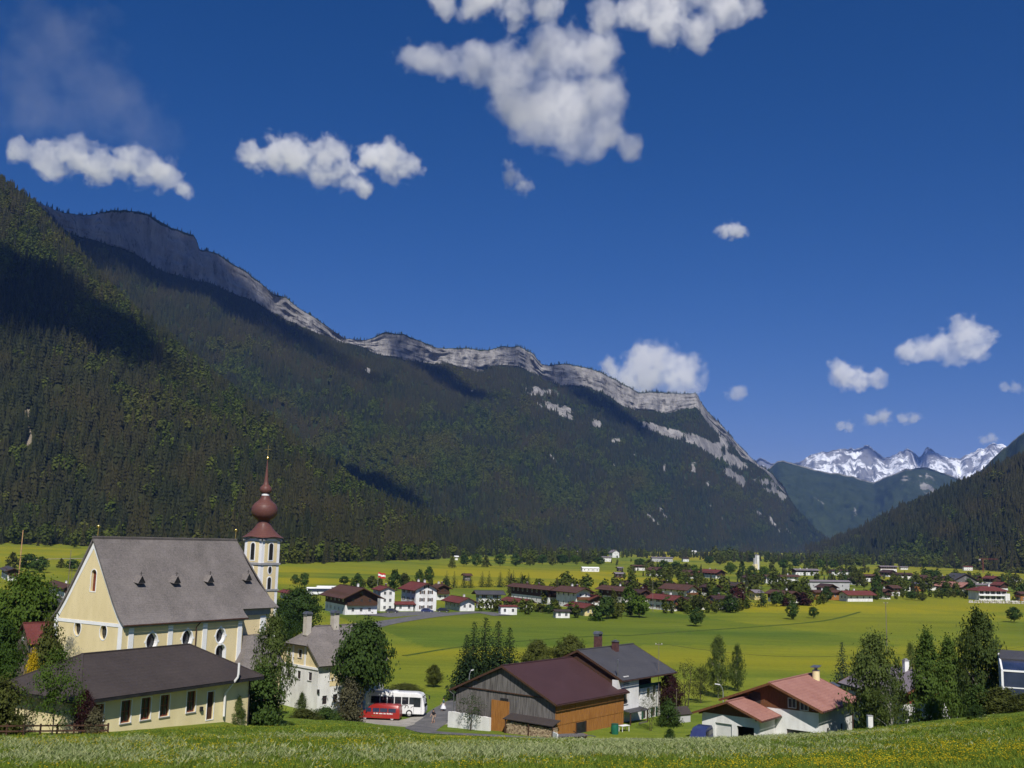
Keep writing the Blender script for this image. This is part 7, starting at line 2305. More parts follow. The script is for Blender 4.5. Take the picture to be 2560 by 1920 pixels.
def make_coach():
    g = on_ground(1035, 1794)
    d = Vector((math.sin(R(95)), math.cos(R(95)), 0))       # forwards
    rx_ = ray(1064, 1790)[0]
    front = Vector((rx_ * (g.y + 1.2), g.y + 1.2, g.z))
    L, H, W = abs(span(front, d, 918, 1770)), 3.15, 2.5
    mid = front - d * L / 2
    mid.y -= 1.2
    o = empty('coach', (mid.x, mid.y + 1.2, gz(mid.x, mid.y + 1.2) + .1), math.pi / 2 - R(95))
    tag(o, 'white coach with brown script on its side, parked behind the red minibus', 'coach')
    h = L / 2
    prof = [(-h + .1, .35), (h - .15, .35), (h, .6), (h, 1.3), (h - .12, 1.9), (h - .35, 2.75), (h - .6, 3.0), (h - 1.2, H), (-h + .5, H), (-h + .15, H - .12), (-h, H - .5), (-h, .6)]
    profile_body(prof, W, .1, 1.3).build('body', P_white, o, True)
    for sgn in (-1, 1):
        y = sgn * (W / 2 - .015)
        m = MB()
        m.box(-h + .75, h - 1.0, y - .02, y + .02, 1.68, 2.62)
        wb = m.build('window_band', M_glass, o)
        for k, x in enumerate(np.linspace(-h + 2.0, h - 2.2, 5)):
            p = MB(); p.box(x - .05, x + .05, y - .035, y + .035, 1.64, 2.66); p.build('window_post', P_white, wb)
        m = MB()
        m.box(h - 1.5, h - .55, y - .024, y + .024, 1.35, 2.6)
        m.build('door_glass', M_glass, o)
        m = MB()
        for x in (h - 1.5, h - .45):
            m.box(x - .015, x + .015, y - .03, y + .03, .45, 2.6)
        m.build('door_seam', M_black, o)
        m = MB()
        m.box(-h + .2, h - .1, y - .02, y + .02, .36, .42)
        m.build('skirt_line', M_black, o)
        # brown script: a large looping D and following strokes
        sp = MB()
        yy = y + sgn * .012
        def stroke(pts, w=.07):
            for (a, b), (c, e) in zip(pts[:-1], pts[1:]):
                dx, dz = c - a, e - b
                ln = math.hypot(dx, dz) or 1
                nx_, nz = -dz / ln * w / 2, dx / ln * w / 2
                sp.add([(a + nx_, yy, b + nz), (c + nx_, yy, e + nz), (c - nx_, yy, e - nz), (a - nx_, yy, b - nz)], [(0, 1, 2, 3)])
        x0, z0 = h - 3.15, .86
        stroke([(x0 + .35, z0 + .1), (x0 + .55, z0 + .62)], .10)                                        # stem
        stroke([(x0 + .05, z0 + .45), (x0 + .0, z0 + .6), (x0 + .15, z0 + .72), (x0 + .5, z0 + .72), (x0 + .85, z0 + .6), (x0 + .92, z0 + .4), (x0 + .75, z0 + .18), (x0 + .45, z0 + .06), (x0 + .2, z0 + .1)], .085)
        stroke([(x0 + 1.35, z0 + .5), (x0 + 1.15, z0 + .02)], .09)
        stroke([(x0 + 1.35, z0 + .48), (x0 + 1.6, z0 + .55)], .06)
        stroke([(x0 - .95, z0 + .62), (x0 - .75, z0 + .5)], .08)
        sp.build('script', M_print, o)
    m = MB()
    m.add([(h + .01, -1.1, 1.35), (h + .01, 1.1, 1.35), (h - .34, 1.05, 2.72), (h - .34, -1.05, 2.72), (h - .02, -1.1, 1.35), (h - .02, 1.1, 1.35), (h - .37, 1.05, 2.72), (h - .37, -1.05, 2.72)], [(0, 1, 2, 3), (7, 6, 5, 4), (0, 4, 5, 1), (2, 6, 7, 3)])
    m.build('windscreen', M_glass, o)
    for sgn in (-1, 1):
        m = MB(); m.box(h - .04, h + .03, sgn * .85 - .2, sgn * .85 + .2, .72, .95); m.build('headlight', M_hub, o)
        m = MB(); m.bar((h - .35, sgn * 1.2, 2.75), (h + .25, sgn * 1.38, 2.55), .05); m.box(h + .15, h + .3, sgn * 1.38 - .08, sgn * 1.38 + .08, 2.1, 2.55); m.build('mirror', M_black, o)
        wheel(o, h - 2.1, sgn * 1.12, .48, .48, .3)
        wheel(o, -h + 2.0, sgn * 1.12, .48, .48, .3)
    m = MB()
    m.box(-h + 1.2, -h + 2.8, -.8, .8, H - .02, H + .16).box(-h + 3.6, -h + 4.3, -.5, .5, H - .02, H + .14)
    m.build('roof_unit', P_white, o)
make_coach()

def make_minibus():
    g = on_ground(950, 1799)
    o = empty('minibus', (g.x, g.y, g.z + .02), math.pi / 2 - R(-84))     # facing left
    tag(o, 'red minibus with white lettering parked on the meadow edge', 'minibus')
    L, H, W = 97 * g.y / FPX * 1.04, 2.05, 1.85
    h = L / 2
    prof = [(-h + .05, .32), (h - .1, .32), (h, .5), (h, .8), (h - .2, .98), (h - .75, 1.12), (h - 1.4, 1.75), (h - 1.8, H - .06), (h - 2.4, H), (-h + .35, H), (-h + .1, H - .15), (-h, 1.1), (-h, .5)]
    profile_body(prof, W, .14, 1.0).build('body', P_red, o, True)
    for sgn in (-1, 1):
        y = sgn * (W / 2 - .055)
        for x0, x1 in ((h - 1.75, h - 1.05), (-.05, .85), (-1.15, -.15), (-2.3, -1.28)):
            m = MB(); m.box(x0, x1, y - .05, y + .05, 1.1, 1.62); m.build('side_window', M_blueglass, o)
        y2 = sgn * (W / 2 + .006)
        m = MB()
        r = random.Random(4)
        x = -1.9
        while x < .7:
            wd = r.uniform(.07, .14)
            m.box(x, x + wd, y2 - .006, y2 + .006, .86, .86 + r.uniform(.12, .17))
            x += wd + (.04 if r.random() < .8 else .16)
        m.build('lettering', M_paleprint, o)
        m = MB()
        m.bar((-.5, y2, .62), (.9, y2, .55), .01, .05).bar((.6, y2, .58), (1.0, y2, .66), .01, .09)
        m.build('stripe', M_gold, o)
        m = MB(); m.box(h - .12, h + .01, sgn * .62 - .18, sgn * .62 + .18, .6, .82); m.build('headlight', M_hub, o)
        m = MB(); m.box(h - 1.2, h - 1.05, sgn * 1.0 - .1, sgn * 1.0 + .1, 1.08, 1.28); m.build('mirror', M_black, o)
        wheel(o, h - .95, sgn * .82, .33, .33, .2)
        wheel(o, -h + 1.0, sgn * .82, .33, .33, .2)
    m = MB()
    m.add([(h - .76, -.78, 1.14), (h - .76, .78, 1.14), (h - 1.38, .70, 1.74), (h - 1.38, -.70, 1.74), (h - .8, -.78, 1.1), (h - .8, .78, 1.1), (h - 1.42, .70, 1.7), (h - 1.42, -.70, 1.7)], [(0, 1, 2, 3), (0, 4, 5, 1), (2, 6, 7, 3)])
    m.build('windscreen', M_glass, o)
    m = MB(); m.box(h - .03, h + .06, -.85, .85, .34, .5); m.build('bumper', M_black, o)
make_minibus()

def make_vanblue():
    Y = 124
    X = ray(1752, 1815)[0] * Y
    o = empty('van', (X, Y, gz(X, Y)), math.pi / 2 - R(205))
    tag(o, 'dark blue van parked under the garage roof of the chalet', 'van')
    L, H, W = 4.6, 1.95, 1.85
    h = L / 2
    prof = [(-h + .05, .32), (h - .1, .32), (h, .5), (h, .85), (h - .3, 1.0), (h - .9, 1.12), (h - 1.5, 1.8), (h - 2.0, H), (-h + .3, H), (-h, 1.7), (-h, .5)]
    profile_body(prof, W, .14, 1.0).build('body', P_navy, o, True)
    m = MB()
    m.add([(h - .92, -.76, 1.13), (h - .92, .76, 1.13), (h - 1.5, .68, 1.79), (h - 1.5, -.68, 1.79)], [(0, 1, 2, 3)])
    m.build('windscreen', M_blueglass, o)
    for sgn in (-1, 1):
        y = sgn * (W / 2 - .05)
        for x0, x1 in ((.0, 1.0), (-1.1, -.12), (-2.1, -1.2)):
            m = MB(); m.box(x0, x1, y - .05, y + .05, 1.1, 1.62); m.build('side_window', M_glass, o)
        m = MB(); m.box(h - .1, h + .01, sgn * .6 - .18, sgn * .6 + .18, .65, .85); m.build('headlight', M_hub, o)
        wheel(o, h - .9, sgn * .82, .33, .33, .2)
        wheel(o, -h + .9, sgn * .82, .33, .33, .2)
    m = MB(); m.box(h - .02, h + .06, -.8, .8, .34, .52); m.build('bumper', M_black, o)
make_vanblue()

def parked_car(label, px, py, yaw, col, big=False):
    g = on_ground(px, py)
    o = empty('coach' if big else 'car', g, math.pi / 2 - R(yaw))
    tag(o, label, 'coach' if big else 'car')
    if big:
        L, H, W = 11.0, 3.3, 2.5
        h = L / 2
        prof = [(-h, .4), (h, .4), (h, 1.5), (h - .3, 3.0), (h - .8, H), (-h + .3, H), (-h, 3.0)]
    else:
        L, H, W = 4.2, 1.45, 1.7
        h = L / 2
        prof = [(-h, .35), (h, .35), (h, .7), (h - .9, .88), (h - 1.6, 1.38), (h - 2.0, H), (-h + .9, H), (-h + .2, .95), (-h, .85)]
    profile_body(prof, W, .15, .9).build('body', col, o, True)
    for sgn in (-1, 1):
        y = sgn * (W / 2 - .03)
        m = MB()
        if big:
            m.box(-h + .4, h - .6, y - .04, y + .04, 1.5, 2.8)
        else:
            m.box(-h + .7, h - 1.7, y - .12, y + .02, .92, 1.32)
        m.build('side_window', M_blueglass, o)
        for x in (h * .6, -h * .58):
            wheel(o, x, sgn * (W / 2 - .12), .3 if not big else .48, .3 if not big else .48, .2)
parked_car('blue and white coach parked beyond the tower', 798, 1488, 70, P_white, True)
parked_car('second white coach behind the blue one beyond the tower', 822, 1484, 70, P_white, True)
parked_car('dark car parked before the three storey white house', 1068, 1531, 88, P_navy)
parked_car('dark car in the gap right of the three storey white house', 1108, 1530, 88, car_paint('black_paint', (.02, .02, .022)))
parked_car('dark car in front of the tall narrow white house', 980, 1532, 95, car_paint('graphite_paint', (.05, .05, .055)))

# ------------------------------------------------------------------ people
SKIN = surf('skin', (.42, .25, .17), (.50, .31, .22), 4, rough=.6, bump=0)
HAIR = surf('dark_hair', (.03, .02, .014), (.05, .035, .025), 6, rough=.7, bump=.1)
def person(label, loc, rz, top, legs, step=.18, arm=.25, longsleeve=False, shorts=False):
    """one skinned body, mid-stride; shirt, trousers and hair are its children"""
    o = empty('person', loc, rz)
    tag(o, label, 'person')
    J = {'pel': (0, 0, .95, .13), 'bel': (0, 0, 1.1, .125), 'che': (.01, 0, 1.32, .145), 'nec': (.01, 0, 1.5, .055), 'hea': (.03, 0, 1.6, .085), 'cro': (.035, 0, 1.71, .085)}
    E = [('pel', 'bel'), ('bel', 'che'), ('che', 'nec'), ('nec', 'hea'), ('hea', 'cro')]
    for s, nm in ((1, 'l'), (-1, 'r')):
        f = step * s
        J['hip' + nm] = (0, .09 * s, .9, .095); J['kne' + nm] = (f * .9 + .04, .1 * s, .5, .062); J['ank' + nm] = (f * 1.3 - (.05 if s < 0 else 0), .1 * s, .09, .042); J['toe' + nm] = (f * 1.3 + .15, .11 * s, .04, .035)
        E += [('pel', 'hip' + nm), ('hip' + nm, 'kne' + nm), ('kne' + nm, 'ank' + nm), ('ank' + nm, 'toe' + nm)]
        g = -arm * s
        J['sho' + nm] = (.0, .19 * s, 1.42, .06); J['elb' + nm] = (g * .5 - .03, .25 * s, 1.15, .043); J['wri' + nm] = (g + .06, .24 * s, .93, .03); J['pal' + nm] = (g + .1, .235 * s, .85, .035)
        E += [('che', 'sho' + nm), ('sho' + nm, 'elb' + nm), ('elb' + nm, 'wri' + nm), ('wri' + nm, 'pal' + nm)]
        for q in range(5):
            fx = -.03 + .018 * q
            ln = (.045, .075, .085, .08, .06)[q]
            a, b = 'f%d%s' % (q, nm), 'g%d%s' % (q, nm)
            bx = g + .1 + (q - 2) * .02
            if q == 0:
                J[a] = (g + .15, .22 * s, .85, .011); J[b] = (g + .165, .21 * s, .81, .009)
            else:
                J[a] = (bx, .235 * s, .85 - ln * .55, .011); J[b] = (bx + .015, .225 * s, .85 - ln, .009)
            E += [('pal' + nm, a), (a, b)]
    names = list(J)
    def skinned(name, keys, grow, mat, parent):
        ks = [k for k in names if k in keys]
        me = bpy.data.meshes.new(name)
        me.from_pydata([J[k][:3] for k in ks], [(ks.index(a), ks.index(b)) for a, b in E if a in ks and b in ks], [])
        ob = link(name, me, parent, mat)
        md = ob.modifiers.new('skin', 'SKIN')
        sv = me.skin_vertices[0].data
        for i, k in enumerate(ks):
            r_ = J[k][3] + grow
            sv[i].radius = (r_ * (.8 if k in ('pel', 'bel', 'che') else 1), r_)
            sv[i].use_root = k in ('pel', 'bel') and i == 0 or (i == 0)
        ob.modifiers.new('sub', 'SUBSURF').levels = 1
        ob.modifiers['sub'].render_levels = 2
        return ob
    body = skinned('body', set(names), 0, SKIN, o)
    tk = {'pel', 'bel', 'che', 'shol', 'shor', 'elbl', 'elbr'} | ({'wril', 'wrir'} if longsleeve else set())
    skinned('shirt', tk, .034, top, o)
    skinned('trousers', {'pel', 'hipl', 'hipr', 'knel', 'kner'} | ({'ankl', 'ankr'} if not shorts else set()), .034, legs, o)
    h = MB()
    h.lathe([(.02, 1.80), (.075, 1.785), (.1, 1.74), (.104, 1.69), (.095, 1.64), (.07, 1.61)], 12, (.022, 0))
    h.build('hair', HAIR, o, True)
    fb = MB()
    fb.box(.118, .14, -.014, .014, 1.635, 1.67)
    for s in (-1, 1):
        fb.box(.108, .12, s * .034 - .012, s * .034 + .012, 1.672, 1.684)
    fb.build('face_features', HAIR, o)
    return o
C_black = surf('black_cloth', (.014, .013, .016), (.025, .024, .028), 5, rough=.9, bump=.1)
C_brown = surf('tan_cloth', (.28, .21, .16), (.34, .26, .20), 5, rough=.9, bump=.1)
C_white = surf('white_cloth', (.62, .62, .66), (.72, .72, .76), 5, rough=.9, bump=.1)
C_teal = surf('teal_cloth', (.06, .11, .12), (.09, .15, .16), 5, rough=.9, bump=.1)
g = on_ground(1083, 1811)
person('person in black top and tan shorts walking on the road bend', (g.x, g.y, g.z + .17), R(215), C_black, C_brown, shorts=True)
g = on_ground(1108, 1780)
person('person in teal top and white skirt by the barn corner', (g.x, g.y, g.z + .17), R(190), C_teal, C_white, step=.08)
sk = MB()
sk.lathe([(.14, 1.02), (.2, .85), (.3, .6), (.42, .32)], 16)
po = [ob for ob in bpy.data.objects if ob.name.startswith('person') and ob.parent is None][-1]
sk.build('skirt', C_white, po, True)

# ------------------------------------------------------------------ poles, lamps, wires, flag, maypole, crane
M_pole = surf('weathered_pole', (.12, .10, .085), (.2, .17, .14), 3, (1, 1, .2), rough=.9, bump=.1)
M_galv = surf('galvanised', (.42, .43, .45), (.52, .53, .55), 3, rough=.4, metal=.6, bump=0)
def lamp(label, px, base, top, Y, bend):
    X = ray(px, base)[0] * Y
    z0 = gz(X, Y)
    h = at(px, top, Y).z - z0
    o = empty('street_lamp', (X, Y, z0))
    tag(o, label, 'street lamp', 'street lamps')
    m = MB(); m.tube([(0, 0, -.3), (0, 0, h * .8), (bend * .15, 0, h * .92), (bend * .5, 0, h)], [.07, .05, .045, .04], 8); m.build('pole', M_galv, o, True)
    m = MB(); m.bar((bend * .45, 0, h + .02), (bend * 1.25, 0, h + .1), .2, .09); m.build('lamp_head', T_white, o)
lamp('street lamp leaning over behind the barn roof', 1172, 1725, 1676, 158, .5)
lamp('tall curved street lamp behind the chalet garage', 1808, 1790, 1712, 146, -.9)

def pole(label, px, base, top, Y, r=.1, cross=True):
    X = ray(px, base)[0] * Y
    z0 = gz(X, Y)
    h = at(px, top, Y).z - z0
    o = empty('utility_pole', (X, Y, z0))
    tag(o, label, 'pole', 'poles')
    m = MB(); m.tube([(0, 0, -.3), (0, 0, h)], [r, r * .7], 8); m.build('post', M_pole, o)
    if cross:
        m = MB(); m.bar((-.5, 0, h - .3), (.5, 0, h - .3), .08); m.build('cross_arm', M_pole, o)
        m = MB()
        for x in (-.42, .42):
            m.lathe([(.03, h - .26), (.05, h - .2), (.03, h - .1)], 8, (x, 0))
        m.build('insulator', T_white, o)
    return Vector((X, Y, z0 + h - .1))
p1 = pole('roof pole with stays above the farmhouse eaves', 1647, 1655, 1606, 150, .05)
p2 = pole('thin pole in the yellow field below the distant gardens', 2218, 1650, 1505, 260, .12)
p3 = pole('pale pole beside the church gable edge', 172, 1440, 1375, 330, .13, False)
p4 = pole('thin post beside the copper beech', 1691, 1768, 1722, 150, .05, False)
p5 = pole('short pale post on the meadow right of the tower', 179, 1440, 1421, 320, .08, False)
p6 = pole('thin mast in front of the maroon roofed house', 1632, 1500, 1442, 395, .09, False)
def wire(label, a, b, sag, r=.018):
    a, b = Vector(a), Vector(b)
    pts = [a.lerp(b, k / 20) - Vector((0, 0, sag * 4 * (k / 20) * (1 - k / 20))) for k in range(21)]
    m = MB(); m.tube(pts, r, 4, cap=False)
    o = m.build('overhead_wire', M_black, None)
    tag(o, label, 'wire', 'overhead wires')
wire('overhead wire from the farmhouse roof pole across the yellow field', p1, at(2180, 1633, 205), 1.2)
wire('overhead wire running on behind the birches to the frame edge', at(2180, 1633, 205), at(2600, 1610, 190), 1.0)
wire('overhead wire across the maypole maple to the church front', at(-20, 1510, 120), at(139, 1528, 126), .3)

def maypole():
    Y = 170
    X = ray(47, 1440)[0] * Y
    z0 = gz(X, Y)
    o = empty('maypole', (X, Y, z0))
    tag(o, 'tall peeled maypole with wreaths above the big maple', 'maypole')
    h = at(55, 1325, Y).z - z0
    m = MB(); m.tube([(0, 0, -.3), (0, 0, h)], [.16, .08], 8); m.build('trunk', surf('peeled_spruce', (.34, .20, .09), (.45, .28, .14), 3, rough=.8), o)
    for k, f in enumerate((.62, .72, .82)):
        m = MB()
        m.tube([(.4 * math.cos(t), .4 * math.sin(t), h * f) for t in np.linspace(0, 6.283, 13)], .06, 6, cap=False)
        m.build('wreath', LEAF['spruce'], o)
maypole()

def flag():
    g = on_ground(943, 1490)
    o = empty('flag', g)
    tag(o, 'red white red flag flying above the big brown roofed chalet', 'flag')
    h = at(936, 1430, g.y).z - g.z
    m = MB(); m.tube([(0, 0, -.3), (0, 0, h)], [.08, .05], 6); m.build('flagpole', M_galv, o)
    M_fr, M_fw = surf('flag_red', (.42, .02, .02), (.5, .03, .03), 2, rough=.8, bump=0), surf('flag_white', (.72, .72, .72), (.78, .78, .78), 2, rough=.8, bump=0)
    n = 12
    for i, (nm, mt) in enumerate((('flag_stripe', M_fr), ('flag_stripe', M_fw), ('flag_stripe', M_fr))):
        z1 = h - i * .75
        vs = []
        for k in range(n + 1):
            x = 3.2 * k / n
            yy = .25 * math.sin(k * .9)
            dz = -.05 * k + .12 * math.sin(k * .8)
            vs += [(x, yy, z1 + dz), (x, yy, z1 - .75 + dz)]
        m = MB(); m.add(vs, [(2 * k, 2 * k + 2, 2 * k + 3, 2 * k + 1) for k in range(n)])
        m.build(nm, mt, o)
flag()

def crane():
    g = on_ground(2458, 1432)
    o = empty('crane', g, R(20))
    tag(o, 'red tower crane among the trees of the distant meadow', 'crane')
    h = at(2458, 1398, g.y).z - g.z
    M_cr = surf('crane_red', (.16, .03, .025), (.22, .05, .04), 2, rough=.6, bump=0)
    m = MB()
    for sx in (-.6, .6):
        for sy in (-.6, .6):
            m.bar((sx, sy, 0), (sx, sy, h), .18)
    k = 0
    z = 0
    while z < h - 1.2:
        m.bar((-.6, -.6, z), (.6, -.6, z + 1.2), .1).bar((.6, -.6, z), (.6, .6, z + 1.2), .1)
        z += 1.2
    m.build('mast', M_cr, o)
    m = MB()
    for (y, zz) in ((-.5, h), (.5, h), (0, h + 1)):
        m.bar((-6, y, zz), (24, y, zz), .18)
    for x in range(-6, 24, 2):
        m.bar((x, -.5, h), (x + 1, 0, h + 1), .1).bar((x + 1, 0, h + 1), (x + 2, .5, h), .1)
    m.build('jib', M_cr, o)
    MB().box(-6, -4, -.8, .8, h - 1.5, h).build('counterweight', W_grey, o)
crane()

# ------------------------------------------------------------------ odds and ends round the farm
def placed(name, label, cat, px, py, Y=None, rz=0, group=None):
    if Y is None:
        g = on_ground(px, py)
    else:
        X = ray(px, py)[0] * Y
        g = Vector((X, Y, gz(X, Y)))
    o = empty(name, g, rz)
    tag(o, label, cat, group)
    return o
o = placed('hay_trailer', 'low grey trailer with white wheel in front of the orange barn wall', 'trailer', 1430, 1832, 124.5, R(20))
MB().box(-2.1, 1.7, -.7, .7, .55, .68).build('deck', M_greywood, o)
MB().bar((1.7, 0, .6), (3.0, 0, .35), .1).build('drawbar', M_metal, o)
for x in (-1.2, .9):
    for y in (-.75, .75):
        wheel(o, x, y, .32, .32, .16)
MB().box(-2.12, -2.02, -.7, .7, .3, .95).build('tail_board', T_white, o)
o = placed('mower', 'small red mower by the barn hatch', 'mower', 1455, 1830, 125.5, R(30))
MB().box(-.6, .5, -.35, .35, .3, .75).build('body', car_paint('mower_red', (.42, .05, .02)), o)
MB().bar((-.5, 0, .7), (-1.2, 0, 1.15), .07).build('handle', M_black, o)
for x in (-.4, .35):
    wheel(o, x, -.38, .2, .2, .1); wheel(o, x, .38, .2, .2, .1)
o = placed('rain_barrel', 'green rain barrel at the barn and farmhouse corner', 'barrel', 1537, 1826, 135)
MB().lathe([(.42, -.2), (.48, .3), (.5, .7), (.46, 1.1), (.44, 1.2)], 16).build('body', surf('barrel_green', (.01, .10, .06), (.015, .13, .08), 2, rough=.5, bump=0), o, True)
MB().lathe([(.46, 1.2), (.47, 1.26), (.1, 1.3)], 16).build('lid', M_green, o)
o = placed('garden_table', 'small white table and bench under the farmhouse porch', 'garden table', 1560, 1822, 137.5, R(40))
MB().box(-.7, .7, -.4, .4, .7, .75).build('table_top', T_white, o)
for x in (-.6, .6):
    for y in (-.3, .3):
        MB().box(x - .03, x + .03, y - .03, y + .03, 0, .7).build('leg', T_white, o)
o = placed('pillar', 'square white pillar alone between the chalet and the house wall', 'pillar', 2175, 1822, 112)
MB().box(-.25, .25, -.25, .25, -.5, at(2175, 1790, 112).z - o.location.z).build('shaft', W_white, o)
MB().box(-.28, .28, -.28, .28, at(2175, 1790, 112).z - o.location.z + .002, at(2175, 1790, 112).z - o.location.z + .07).build('capstone', T_stone, o)
o = placed('stone_trough', 'small stone hut below the copper beech', 'stone hut', 1697, 1796, 146, R(30))
MB().box(-1.2, 1.2, -1.0, 1.0, -.5, 1.1).build('wall', W_grey, o)
MB().slab([(-1.4, -1.2, 1.1), (1.4, -1.2, 1.1), (1.4, 0, 2.0), (-1.4, 0, 2.0)], .1).slab([(-1.4, 1.2, 1.1), (1.4, 1.2, 1.1), (1.4, 0, 2.0), (-1.4, 0, 2.0)], .1).build('roof', R_dark, o)
# garden wall before the right-hand house
o = placed('retaining_wall', 'low grey wall before the white house behind the double larch', 'wall', 2300, 1800, 126, R(8))
MB().box(-7, 8, -.2, .2, -2.0, .55).build('wall_body', W_grey, o)
# rail fence at the lower frame edge
F = placed('rail_fence', 'dark wooden rail fence before the hall end wall', 'fence', 100, 1836, 78, R(-4))
for k in range(9):
    x = -5 + k * 1.25
    gzz = gz(F.location.x + x, F.location.y) - F.location.z
    MB().box(x - .05, x + .05, -.05, .05, gzz - .3, gzz + .85).build('fence_post', M_darkwood, F)
for k in range(8):
    x = -5 + k * 1.25
    a, b = gz(F.location.x + x, F.location.y) - F.location.z, gz(F.location.x + x + 1.25, F.location.y) - F.location.z
    for h in (.35, .72):
        MB().bar((x, -.07, a + h), (x + 1.25, -.07, b + h), .04, .11).build('rail', M_darkwood, F)
for k, (px, py) in enumerate(((1650, 1534), (1702, 1490), (1730, 1535))):
    pass
# ------------------------------------------------------------------ grass and flowers on the near slope
def grass_mat(name, c1, c2, trans=.3):
    return leaf_mat(name, c1, c2, trans=trans, var=.8)
G_green = grass_mat('grass_blades', (0.090, 0.150, 0.016), (0.165, 0.225, 0.030))
G_yellow = grass_mat('buttercup_petals', (0.46, 0.36, 0.01), (0.62, 0.50, 0.02), .2)
G_silver = grass_mat('seed_heads', (0.21, 0.255, 0.10), (0.36, 0.39, 0.19))
def tuft(name, seed, blades, h, spread, head=None, nhead=0, hs=.03):
    r = random.Random(seed)
    vs, fs, mi = [], [], []
    for k in range(blades):
        a, d = r.uniform(0, 6.28), spread * math.sqrt(r.random())
        x, y = d * math.cos(a), d * math.sin(a)
        b = r.uniform(0, 6.28)
        w = .022
        hh = h * r.uniform(.6, 1.1)
        lx, ly = r.uniform(-.4, .4) * hh, r.uniform(-.4, .4) * hh
        n = len(vs)
        vs += [(x - w * math.cos(b), y - w * math.sin(b), 0), (x + w * math.cos(b), y + w * math.sin(b), 0), (x + lx, y + ly, hh)]
        fs.append((n, n + 1, n + 2)); mi.append(0)
    for k in range(nhead):
        a, d = r.uniform(0, 6.28), spread * 1.1 * math.sqrt(r.random())
        x, y, z = d * math.cos(a), d * math.sin(a), h * r.uniform(.85, 1.35)
        n = len(vs)
        if head == 'flower':
            q = [(x + hs * math.cos(t), y + hs * math.sin(t), z + r.uniform(-.012, .012)) for t in (0, 1.257, 2.513, 3.77, 5.03)]
            vs += q; fs.append(tuple(range(n, n + 5))); mi.append(1)
            n = len(vs)
            b = r.uniform(0, 3.14)
            vs += [(x - hs * math.cos(b), y - hs * math.sin(b), z - .02), (x + hs * math.cos(b), y + hs * math.sin(b), z - .02), (x, y, z + hs * .9)]
            fs.append((n, n + 1, n + 2)); mi.append(1)
        else:
            lx, ly = r.uniform(-.2, .2), r.uniform(-.2, .2)
            b = r.uniform(0, 3.14)
            w = hs
            vs += [(x, y, z), (x + w * math.cos(b) + lx * .4, y + w * math.sin(b) + ly * .4, z + .1), (x + lx, y + ly, z + .22), (x - w * math.cos(b) + lx * .4, y - w * math.sin(b) + ly * .4, z + .1)]
            fs.append((n, n + 1, n + 2, n + 3)); mi.append(1)
    me = bpy.data.meshes.new(name)
    me.from_pydata(vs, [], fs)
    me.materials.append(G_green)
    me.materials.append(G_yellow if head == 'flower' else G_silver)
    me.polygons.foreach_set('material_index', mi)
    return bpy.data.objects.new(name, me)

def make_meadow():
    r = np.random.default_rng(12)
    P = []
    for y0, y1, dens, sc in ((11, 30, 26, .8), (30, 50, 15, 1.0), (50, 80, 7, 1.35), (80, 128, 3.6, 1.7)):
        n = int(.62 * 2 * (y1 ** 2 - y0 ** 2) / 2 * dens)
        Y = np.sqrt(r.uniform(y0 ** 2, y1 ** 2, n))
        t = r.uniform(-.62, .62, n)
        P.append(np.stack([t * Y, Y, np.full(n, sc)], 1))
    P = np.concatenate(P)
    X, Y = P[:, 0], P[:, 1]
    t = X / Y
    ye = np.interp(t, _tx, _Ye)
    ok = Y < ye + 4
    # keep clear of the hall, the road and the driveway
    ok &= ~((Y > 79) & (t < -.2) & (Y > ye - 3))
    yaw = R(31)
    X, Y, sc = X[ok], Y[ok], P[ok, 2]
    yel, sil, px, py = near_masks(X, Y)
    u = r.random(len(X))
    kind = np.where(u < sil * .75, 4 + (r.random(len(X)) < .5), np.where(u < sil * .75 + yel * .42, 2 + (r.random(len(X)) < .5), (r.random(len(X)) < .5))).astype(int)
    Z = ground_z(X, Y) - .03
    size = sc * r.uniform(.7, 1.2, len(X)) * .85
    tall = np.where(Y < 50, .62, np.where(Y < 80, .38, .24)) * r.uniform(.8, 1.2, len(X))
    protos = [tuft('g1', 1, 16, .30, .22), tuft('g2', 2, 14, .36, .25), tuft('f1', 3, 12, .30, .24, 'flower', 5, .026), tuft('f2', 4, 12, .34, .26, 'flower', 3, .028), tuft('h1', 5, 12, .36, .22, 'seed', 8, .016), tuft('h2', 6, 12, .40, .25, 'seed', 6, .017)]
    o = scatter('meadow_grass', np.stack([X, Y, Z], 1), size, kind, np.zeros(len(X)), protos, sz=tall)
    tag(o, kind='stuff')
    print('tufts', len(X))
make_meadow()
# ------------------------------------------------------------------ haze
hz = MB().box(-9000, 9500, -600, 14800, -14, 1480)
ho = hz.build('haze', None)
m = bpy.data.materials.new('haze_air')
m.use_nodes = True
nt = m.node_tree
nt.nodes.clear()
out = nt.nodes.new('ShaderNodeOutputMaterial')
pv = nt.nodes.new('ShaderNodeVolumePrincipled')
pv.inputs['Color'].default_value = (0.19, 0.38, 1.0, 1)
pv.inputs['Density'].default_value = 4.0e-5
pv.inputs['Anisotropy'].default_value = 0.1
nt.links.new(pv.outputs[0], out.inputs['Volume'])
ho.data.materials.append(m)
tag(ho, kind='stuff')
